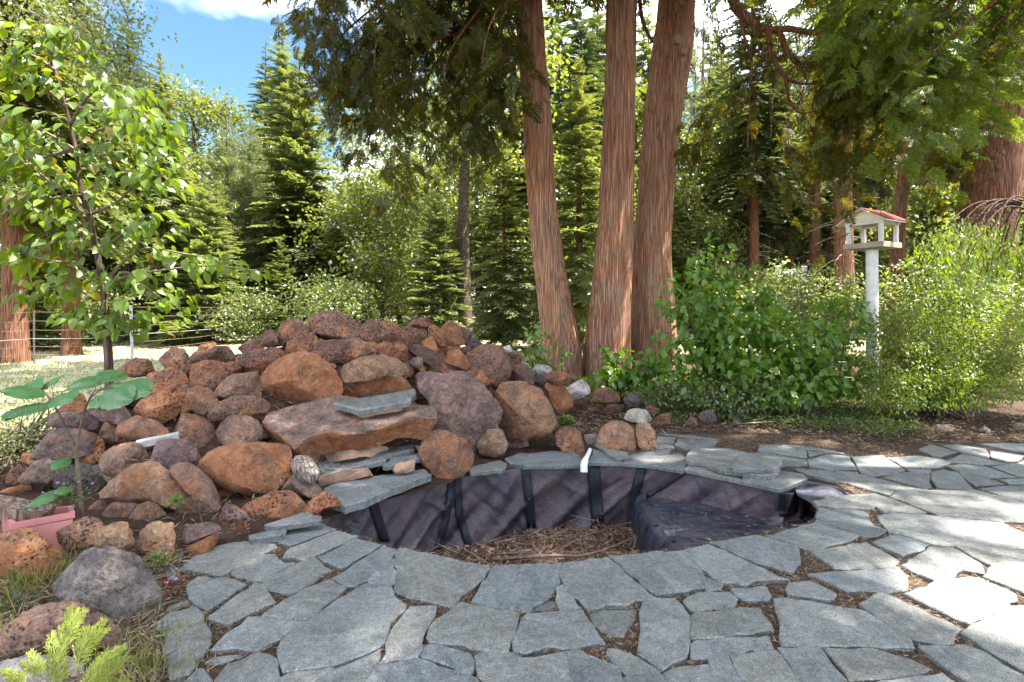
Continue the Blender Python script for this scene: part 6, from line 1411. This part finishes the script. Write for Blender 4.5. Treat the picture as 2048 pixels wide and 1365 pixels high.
Pw, D = np.array(Pw), np.array(D); n = len(Pw); V, F = cat_parts(tw); obj('branch', mesh('branches', V - uo, F, True), M['oak_bark'], ut)
V, F = blades(Pw, D, rand_dirs(n), rng.uniform(.06, .11, n), .05); obj('foliage', mesh('foliage', V - uo, F), M['oak_leaf'], ut)

# leafy shrubs
def shrub(name, label, base_px, d, blobs, n, L0, W0, mat, nmax, stem_n=9, group=None, droop=.5, cat='shrub', shape='ovate', stem_mat=None):
    """blobs: (x, y, depth, rx_px, ry_px)"""
    t = thing(name, label, cat, (*at(base_px, d), 0), group); org = np.array(t.location); tw, Pw, D = [], [], []; wsum = np.array([b_[3] * b_[4] for b_ in blobs], float); wsum /= wsum.sum()
    for bi, (x, y, dd, rx, ry) in enumerate(blobs):
        c = P(x, y, dd); ax, az = rx / FPX * dd, ry / FPX * dd; ay = 0.75 * min(ax, az) + .12; m = int(n * wsum[bi]); ns = max(2, int(stem_n * max(.15, wsum[bi]) * 2)); tips = []
        for s in range(ns):
            v = rand_dirs(1, -.2, 1)[0] * [ax, ay, az] * .95; tip = c + v; b0 = org + [rng.normal(0, .12), rng.normal(0, .12), 0]; pth = smooth_path([b0, (b0 + c) / 2 + v * .25 + [0, 0, .1], tip], 7); tips.append(pth); tw.append(tube(pth, np.linspace(.013, .003, len(pth)), 5))
        k1 = int(m * .45)
        for k in range(k1):
            pth = tips[rng.integers(0, ns)]; i = rng.integers(len(pth) // 3, len(pth)); Pw.append(pth[i] + rng.normal(0, .06, 3)); dv = rng.normal(0, .7, 3) + [0, 0, -droop]; D.append(dv)
        u = rand_dirs(m - k1); rr = rng.uniform(.45, 1.05, m - k1) ** .6; q = c + u * rr[:, None] * [ax, ay, az]
        Pw += list(q); D += list(u * .7 + rng.normal(0, .45, (m - k1, 3)) + [0, 0, -droop])
    V, F = cat_parts(tw); obj('stem', mesh('stems', V - org, F, True), stem_mat or M['twig'], t)
    Pw, D = np.array(Pw), np.array(D); m = Pw[:, 2] > .02; Pw, D = Pw[m], D[m]; n = len(Pw); N = rng.normal(0, .5, (n, 3)) + [0, -.15, 1]
    if nmax: leaves_split(t, mat, Pw, D, N, rng.uniform(.65, 1.15, n) * L0, None, org, L0, W0, shape, .22, .2, nmax)
    else:
        V, F = blades(Pw, D, N, rng.uniform(.6, 1.2, n) * L0, rng.uniform(.8, 1.2, n) * W0); obj('foliage', mesh('foliage', V - org, F), mat, t)
    return t
shrub('leafy_shrub', 'tall bright green broad-leaved shrub right of the big cedars', 1440, 7.0,
      [(1425,515,7.1,45,40),(1400,590,6.9,80,55),(1470,600,7.1,80,60),(1390,670,6.7,80,45),(1470,690,6.7,95,55),(1420,750,6.5,100,45),(1360,610,6.6,50,30),(1520,640,7.1,60,60),(1340,700,6.5,45,25),(1530,720,6.9,70,55)], 2300, .125, .075, M['shrub_leaf'], 300)
shrub('leafy_shrub', 'low spreading leafy shoots at the foot of the middle cedar', 1260, 7.4, [(1270,730,7.2,70,30),(1220,750,7.3,40,25),(1320,750,6.9,60,30),(1220,700,7.4,16,18),(1210,765,7.1,40,16)], 620, .12, .075, M['shrub_leaf'], 200)
shrub('leafy_shrub', 'slim upright leafy shoots in front of the left cedar trunk', 1080, 7.6, [(1072,690,7.5,28,45),(1105,715,7.5,30,35),(1060,720,7.4,25,25)], 150, .12, .07, M['shrub_leaf'], 120, 6)
shrub('leafy_shrub', 'broad-leaved shrub hanging over the ground cover left of the bird feeder', 1600, 6.6, [(1600,700,6.7,60,60),(1590,770,6.4,70,40),(1640,690,6.7,40,50),(1560,790,6.3,50,25),(1630,760,6.5,45,40),(1680,640,7.0,50,50),(1690,750,6.6,50,40)], 1500, .115, .07, M['shrub_leaf'], 240)
shrub('flowering_shrub', 'sunlit yellow-green shrub with white flowers behind the broad-leaved shrubs', 1650, 8.6, [(1640,580,8.6,90,50),(1560,590,8.8,70,40),(1700,620,8.4,60,60),(1660,650,8.2,80,50),(1590,560,9.0,50,30)], 5200, .065, .038, M['bush_leaf'], 0)
shrub('dense_shrub', 'dense dark green fine-leaved shrub at the right edge of the bark strip', 1900, 6.7, [(1900,700,6.6,150,90),(1820,740,6.3,110,70),(1990,720,6.5,110,90),(1900,620,6.9,110,50),(1820,660,6.7,80,50),(2060,690,6.8,80,100),(1770,690,6.7,50,70),(1745,760,6.4,50,50),(1890,780,6.0,150,40),(1780,790,6.1,60,40)], 23000, .052, .021, M['spirea_leaf'], 0, 40)
shrub('flowering_shrub', 'pale sunlit shrub with pinkish flower heads behind the dense dark shrub', 1930, 8.2, [(1900,590,8.2,110,35),(2010,610,8.0,90,40),(1820,560,8.4,60,40),(1790,600,8.3,50,40)], 5500, .07, .036, M['bush_leaf'], 0)
shrub('low_plant', 'bushy low plant with fine leaves at the bottom right of the tall leafy shrub', 1480, 6.5, [(1470,790,6.4,120,30),(1330,790,6.7,80,22)], 4200, .055, .03, M['cover_leaf'], 0)
# flower heads
fl = []
for (x0, x1, y0, y1, d, n_) in ((1560, 1740, 560, 690, 7.9, 60), (1850, 2048, 560, 600, 7.6, 40)):
    for k in range(n_):
        c = P(rng.uniform(x0, x1), rng.uniform(y0, y1), d + rng.uniform(-.2, .3)); u = rand_dirs(6, .1, 1); fl.append(blades(np.tile(c, (6, 1)), u, rand_dirs(6), .022, .018))
V, F = cat_parts(fl); stuff(obj('small_flowers', mesh('small_flowers', V, F), M['flower']))
for x, y, lab in ((1683, 725, 'white daisy on a tall stalk between the two right shrubs'), (1697, 756, 'lower white daisy on a tall stalk between the two right shrubs')):
    c = P(x, y, 6.0); dz = thing('daisy', lab, 'flower', (c[0], c[1], 0), 'daisies'); b0 = np.array([c[0] + .05, c[1] + .05, 0]) - np.array(dz.location); cc = c - np.array(dz.location)
    V, F = tube(smooth_path([b0, b0 * .5 + cc * .5 + [.03, 0, 0], cc], 5), .003, 5); obj('stalk', mesh('stalk', V, F), M['shrub_leaf'], dz); a = np.linspace(0, 6.283, 14, endpoint=False)
    V, F = blades(np.tile(cc, (14, 1)), np.stack([np.cos(a), np.sin(a) - .1, np.full(14, .15)], 1), np.tile([0, -.5, 1.0], (14, 1)), .042, .016); obj('petals', mesh('petals', V, F), M['flower'], dz)
    V, F = tube([cc, cc + [0, -.004, .008]], [.010, .006], 8); obj('centre', mesh('centre', V, [tuple(f) for f in F] + [tuple(range(8, 16))]), plain_mat('daisy_eye', (.45, .28, .03)), dz)
# weeping tree at the right edge
wt = thing('weeping_tree', 'weeping tree with arching bare-topped branches and hanging light green leaves at the right edge', 'tree', (*at(2120, 8.8), 0)); wo_ = np.array(wt.location); tw, Pw, D = [], [], []
V, F = bark_trunk([(0, 0, -.2), (-.05, 0, 1.2), (-.15, -.1, 2.6)], (.11, .09, .05), 20, seed=8); obj('trunk', mesh('trunk', V, F, True), M['grey_bark'], wt); top = P(2100, 430, 8.8)
for k in range(46):
    ex, ey = rng.uniform(1820, 2230), rng.uniform(470, 620); e = P(ex, ey, rng.uniform(7.6, 9.4)); mid_ = (top * .45 + e * .55); mid_[2] = max(top[2], e[2]) + rng.uniform(-.15, .45) + .1
    mid_ = np.minimum(mid_, [99, 99, 3.2]); pth = smooth_path([top, mid_, e * .8 + mid_ * .2 + [0, 0, .1 * rng.normal()], e + [0, 0, -.1]], 8); tw.append(tube(pth, np.linspace(.017, .003, len(pth)), 5)); m = len(pth)
    for j in range(250):
        i = rng.integers(m // 2, m); q = pth[i] + rng.normal(0, .09, 3) + [0, 0, -rng.exponential(.16)]; Pw.append(q); D.append(rng.normal(0, .35, 3) + [0, 0, -1])
V, F = cat_parts(tw); obj('branch', mesh('branches', V - wo_, F, True), M['grey_bark'], wt); Pw, D = np.array(Pw), np.array(D); n = len(Pw)
V, F = blades(Pw, D, rng.normal(0, .6, (n, 3)) + [0, -1, .4], rng.uniform(.06, .12, n), rng.uniform(.022, .036, n)); obj('foliage', mesh('foliage', V - wo_, F), M['weep_leaf'], wt)

# big-leaved sapling in the bed on the left
sp_ = thing('sapling', 'young sapling with a few very large round leaves growing out of the left bed', 'sapling', P(162, 1012, 3.15)); so_ = np.array(sp_.location)
tw = [tube(smooth_path([P(164,1030,3.15), P(158,960,3.12), P(150,900,3.1), P(128,848,3.05), P(108,810,3.0)], 6) - so_, np.linspace(.013, .006, 25), 7), tube(smooth_path([P(152,905,3.1), P(160,860,3.08), P(170,820,3.05), P(182,793,3.0)], 6) - so_, np.linspace(.009, .005, 19), 7)]
big = [((108,812,3.0),(40,750,2.9),.20), ((110,808,3.0),(60,805,2.85),.26), ((112,806,3.0),(180,730,3.1),.2), ((180,795,3.0),(300,745,2.95),.26), ((178,798,3.0),(260,770,2.85),.24), ((185,790,3.0),(230,720,3.15),.2), ((108,808,3.0),(25,730,3.1),.2), ((100,812,3.0),(130,770,2.9),.2), ((182,793,3.0),(205,800,2.85),.14), ((150,905,3.1),(110,935,2.95),.12), ((160,975,3.1),(60,1000,2.95),.19), ((160,980,3.1),(110,975,3.0),.09), ((180,790,3.0),(150,745,3.2),.2), ((108,808,3.0),(95,715,3.2),.2), ((182,793,3.0),(215,765,3.1),.18)]
def round_leaf(L_, W_):
    """large heart-shaped leaf, scalloped edge, raised side veins and drooping tip"""
    n, m = 16, 11; V = []
    for k in range(n + 1):
        t = k / n; w_ = W_ / 2 * (math.sin(math.pi * min(1, t * .93 + .07)) ** .62) * (1 + .05 * math.sin(t * 34)); w_ = max(.001, w_)
        for j in range(m):
            y = (j / (m - 1) * 2 - 1); back = -.16 * L_ * max(0, 1 - t * 4) * math.sin(abs(y) * math.pi) ** .8 if t < .25 else 0
            z = -.26 * L_ * t * t + .10 * w_ * abs(y) - .22 * w_ * y * y + .012 * L_ * math.cos((t - .45 * abs(y)) * 44) * abs(y) + .03 * L_ * math.sin(3 * t + 5 * y); V.append((L_ * t + back, w_ * y, z))
    return mesh('leaf', V, [(k * m + j, k * m + j + 1, (k + 1) * m + j + 1, (k + 1) * m + j) for k in range(n) for j in range(m - 1)], True)
lm = round_leaf(.2, .19); lm.materials.append(M['big_leaf'])
for a, c, s in big:
    a3, c3 = P(*a), P(*c); dv = unit(c3 - a3); b0 = a3 + (c3 - a3) * .4; tw.append(tube(np.array([a3, (a3 + b0) / 2 + [0, 0, .02], b0]) - so_, [.004, .003, .0025], 5))
    place_leaves(sp_, lm, M['big_leaf'], [b0], np.array([dv * [1, 1, .4] + [0, 0, -.05]]), np.array([[rng.normal(0, .25), -.75 + rng.normal(0, .25), 1.0]]), [s * .85 / .2], so_)
V, F = cat_parts(tw); obj('stem', mesh('stem', V, F, True), M['twig'], sp_)

# young conifer in sun, front left
sd = thing('conifer_seedling', 'yellow-green cedar seedling in bright sun in the bottom left corner', 'seedling', P(190, 1420, 1.72)); so_ = np.array(sd.location); pos, D, N, sc = [], [], [], []
for (x, y, d, dx, dy, s) in ((130,1300,1.75,.1,1,.115),(165,1310,1.7,.45,.8,.12),(110,1330,1.72,-.4,.9,.11),(190,1335,1.7,.8,.5,.10),(85,1350,1.7,-.6,.7,.10),(150,1345,1.65,.1,1,.13),(190,1365,1.65,.7,.6,.12),(60,1360,1.75,-.6,.6,.09),(205,1385,1.68,.9,.3,.10),(135,1275,1.78,.05,1,.10),(120,1375,1.66,-.2,.9,.13),(160,1390,1.66,.3,.9,.12)):
    for k in range(2):
        pos.append(P(x + rng.normal(0, 5), y + rng.normal(0, 5), d)); D.append((dx + rng.normal(0, .12), rng.normal(0, .25), dy)); N.append((rng.normal(0, .3), -1, .3)); sc.append(s * rng.uniform(.8, 1.1))
V, F = spread([cedar_spray(21, 8), cedar_spray(22, 8)], np.array(D), np.array(N), np.array(pos), np.array(sc)); obj('foliage', mesh('foliage', V - so_, F), M['seedling'], sd)
V, F = tube(np.array([P(185,1450,1.7), P(165,1380,1.7), P(145,1290,1.76)]) - so_, [.006, .005, .002], 6); obj('stem', mesh('stem', V, F), M['twig'], sd)

# grasses, ground cover, bark, weeds
def tufts(n, xy, h0, h1, w, z=0.0, flop=.35):
    a = rng.uniform(0, 6.283, n); D = np.stack([np.cos(a) * flop, np.sin(a) * flop, np.ones(n)], 1) + rng.normal(0, .18, (n, 3)); return blades(np.column_stack([xy, np.full(n, z) if np.isscalar(z) else z]), D, rand_dirs(n), rng.uniform(h0, h1, n), w, .35, .1)
lt = []
for (x, y, n_, h) in ((100,1150,170,.2),(60,1180,90,.22),(150,1165,60,.2),(15,1290,60,.28),(240,1240,40,.18),(330,1290,60,.14),(240,1330,140,.14),(300,1350,140,.12),(20,1190,70,.16)):
    c = G(x, y); lt.append(tufts(n_, np.column_stack([rng.normal(c[0], .08, n_), rng.normal(c[1], .06, n_)]), h * .4, h, .0045))
V, F = cat_parts(lt); stuff(obj('grass', mesh('grass', V, F), M['grass']))
BED = [tuple(G(x, y)[:2]) for x, y in ((-200,1130),(140,1110),(400,1100),(360,1140),(320,1240),(330,1400),(-300,1400))]
q = pts_in(9000, -3.2, -1.0, 1.7, 3.3, lambda q: inside(q[:, 0], q[:, 1], BED)); V, F = straws(len(q), q, 0.0, .03, .12, .005, .02); stuff(obj('dry_straw', mesh('dry_straw', V, F), M['litter']))
# lit clearing
n = 26000; y = 5.2 + 22 * rng.beta(1.0, 2.0, n); x = rng.uniform(-1, .35, n) * (y * 1.05) - .6; m = np.array([cover_at(a, c) > .35 for a, c in zip(x, y)]); xy = np.column_stack([x, y])[m]; n = len(xy)
V, F = tufts(n, xy, .03, .11, .014 * (1 + xy[:, 1] / 18), np.array([ground_z(*p) for p in xy]), .8); stuff(obj('clearing_grass', mesh('clearing_grass', V, F), M['lawn']))
# ground cover under the shrubs
GC = [tuple(G(x, y)[:2]) for x, y in ((1140,790),(1180,770),(1300,745),(1500,740),(1700,770),(1790,815),(1860,872),(1780,885),(1660,866),(1500,858),(1400,848),(1330,852),(1240,842))]
q = pts_in(42000, .3, 7, 5.4, 11, lambda q: inside(q[:, 0], q[:, 1], GC) & (np.array([n3((a, c, 0), 1.6) for a, c in q]) > -.3)); n = len(q); z = rng.uniform(.01, .11, n) * (1 + .6 * np.array([n3((a, c, 5), 2.5) for a, c in q]))
V, F = blades(np.column_stack([q, z]), rand_dirs(n, -.1, .8), rng.normal(0, .5, (n, 3)) + [0, 0, 1], rng.uniform(.02, .05, n), rng.uniform(.012, .024, n)); stuff(obj('ground_cover', mesh('ground_cover', V, F), M['cover_leaf']))
BK = [tuple(G(x, y)[:2]) for x, y in ((1120,880),(1160,800),(1260,790),(1400,825),(1750,838),(2100,828),(2400,830),(2400,890),(1870,885),(1740,905),(1640,872),(1330,865),(1180,905))]
q = pts_in(15000, .2, 9, 4.6, 8.5, lambda q: inside(q[:, 0], q[:, 1], BK)); V, F = straws(len(q), q, .005, .02, .09, .009, .018)
q2 = pts_in(260, .2, 9, 4.6, 8.5, lambda q: inside(q[:, 0], q[:, 1], BK)); V2, F2 = straws(len(q2), q2, .03, .15, .5, .007, .03); V, F = cat_parts([(V, F), (V2, F2)]); stuff(obj('bark_mulch', mesh('bark_mulch', V, F), M['mulch']))
# forest floor litter and seedlings
n = 9000; y = rng.uniform(9, 30, n); x = rng.uniform(.05, 1.05, n) * y; V, F = tufts(n, np.column_stack([x, y]), .04, .2, .03, 0.0, .8); stuff(obj('forest_herbs', mesh('forest_herbs', V, F), M['bush_leaf']))
# weeds
def weed(label, px, py, d, n_, L0, mat, r_, name='weed', flowers=0):
    c = P(px, py, d); t = thing(name, label, 'weed', c); u = rand_dirs(n_, -.1, 1); V, F = blades(u * r_ * rng.uniform(.1, 1, n_)[:, None] * [1, .7, .8], u + rng.normal(0, .4, (n_, 3)), rng.normal(0, .4, (n_, 3)) + [0, -.3, 1], rng.uniform(.6, 1.2, n_) * L0, L0 * .5); obj('leaves', mesh('leaves', V, F), mat, t)
    s = [tube([np.zeros(3), v * r_ * .9], [.002, .001], 4) for v in rand_dirs(8, .1, 1)]; V, F = cat_parts(s); obj('stalks', mesh('stalks', V, F), M['red_leaf'] if mat is M['red_leaf'] else M['twig'], t)
    if flowers:
        f_ = []
        for k in range(flowers): q = rand_dirs(1, .2, 1)[0] * r_; u = rand_dirs(5, 0, 1); f_.append(blades(np.tile(q, (5, 1)), u, rand_dirs(5), .012, .009))
        V, F = cat_parts(f_); obj('flowers', mesh('flowers', V, F), M['pink_flower'], t)
weed('red-leaved wild geranium between the grey boulder and the patio', 345, 1185, 2.62, 130, .022, M['red_leaf'], .11, flowers=4)
weed('green wild geranium with pink flowers against the tan block', 322, 1125, 2.72, 90, .024, M['shrub_leaf'], .09, flowers=3)
weed('tiny bright green plant sprouting on the big tan rock', 355, 1008, 3.3, 28, .045, M['shrub_leaf'], .05)
weed('trailing green weed with pink flowers in the soil by the planter', 140, 1000, 3.05, 150, .025, M['cover_leaf'], .14, flowers=5)
weed('feathery green tuft growing below the brown orange boulder at the right end', 1130, 850, 5.6, 900, .035, M['cover_leaf'], .13)
weed('small red-tinged weed at the foot of the stacked flat rocks', 480, 1062, 3.2, 70, .02, M['red_leaf'], .07)
weed('green weed tuft at the left edge beside the grasses', 30, 1235, 2.45, 160, .05, M['cover_leaf'], .12)
lb = shrub('wild_bush', 'low twiggy bush with a few red flowers at the left edge below the clearing', 40, 4.6, [(20,930,4.4,80,60),(80,860,4.6,60,60),(-40,880,4.6,70,80),(120,830,4.8,40,40)], 2600, .035, .016, M['cover_leaf'], 0, 40)
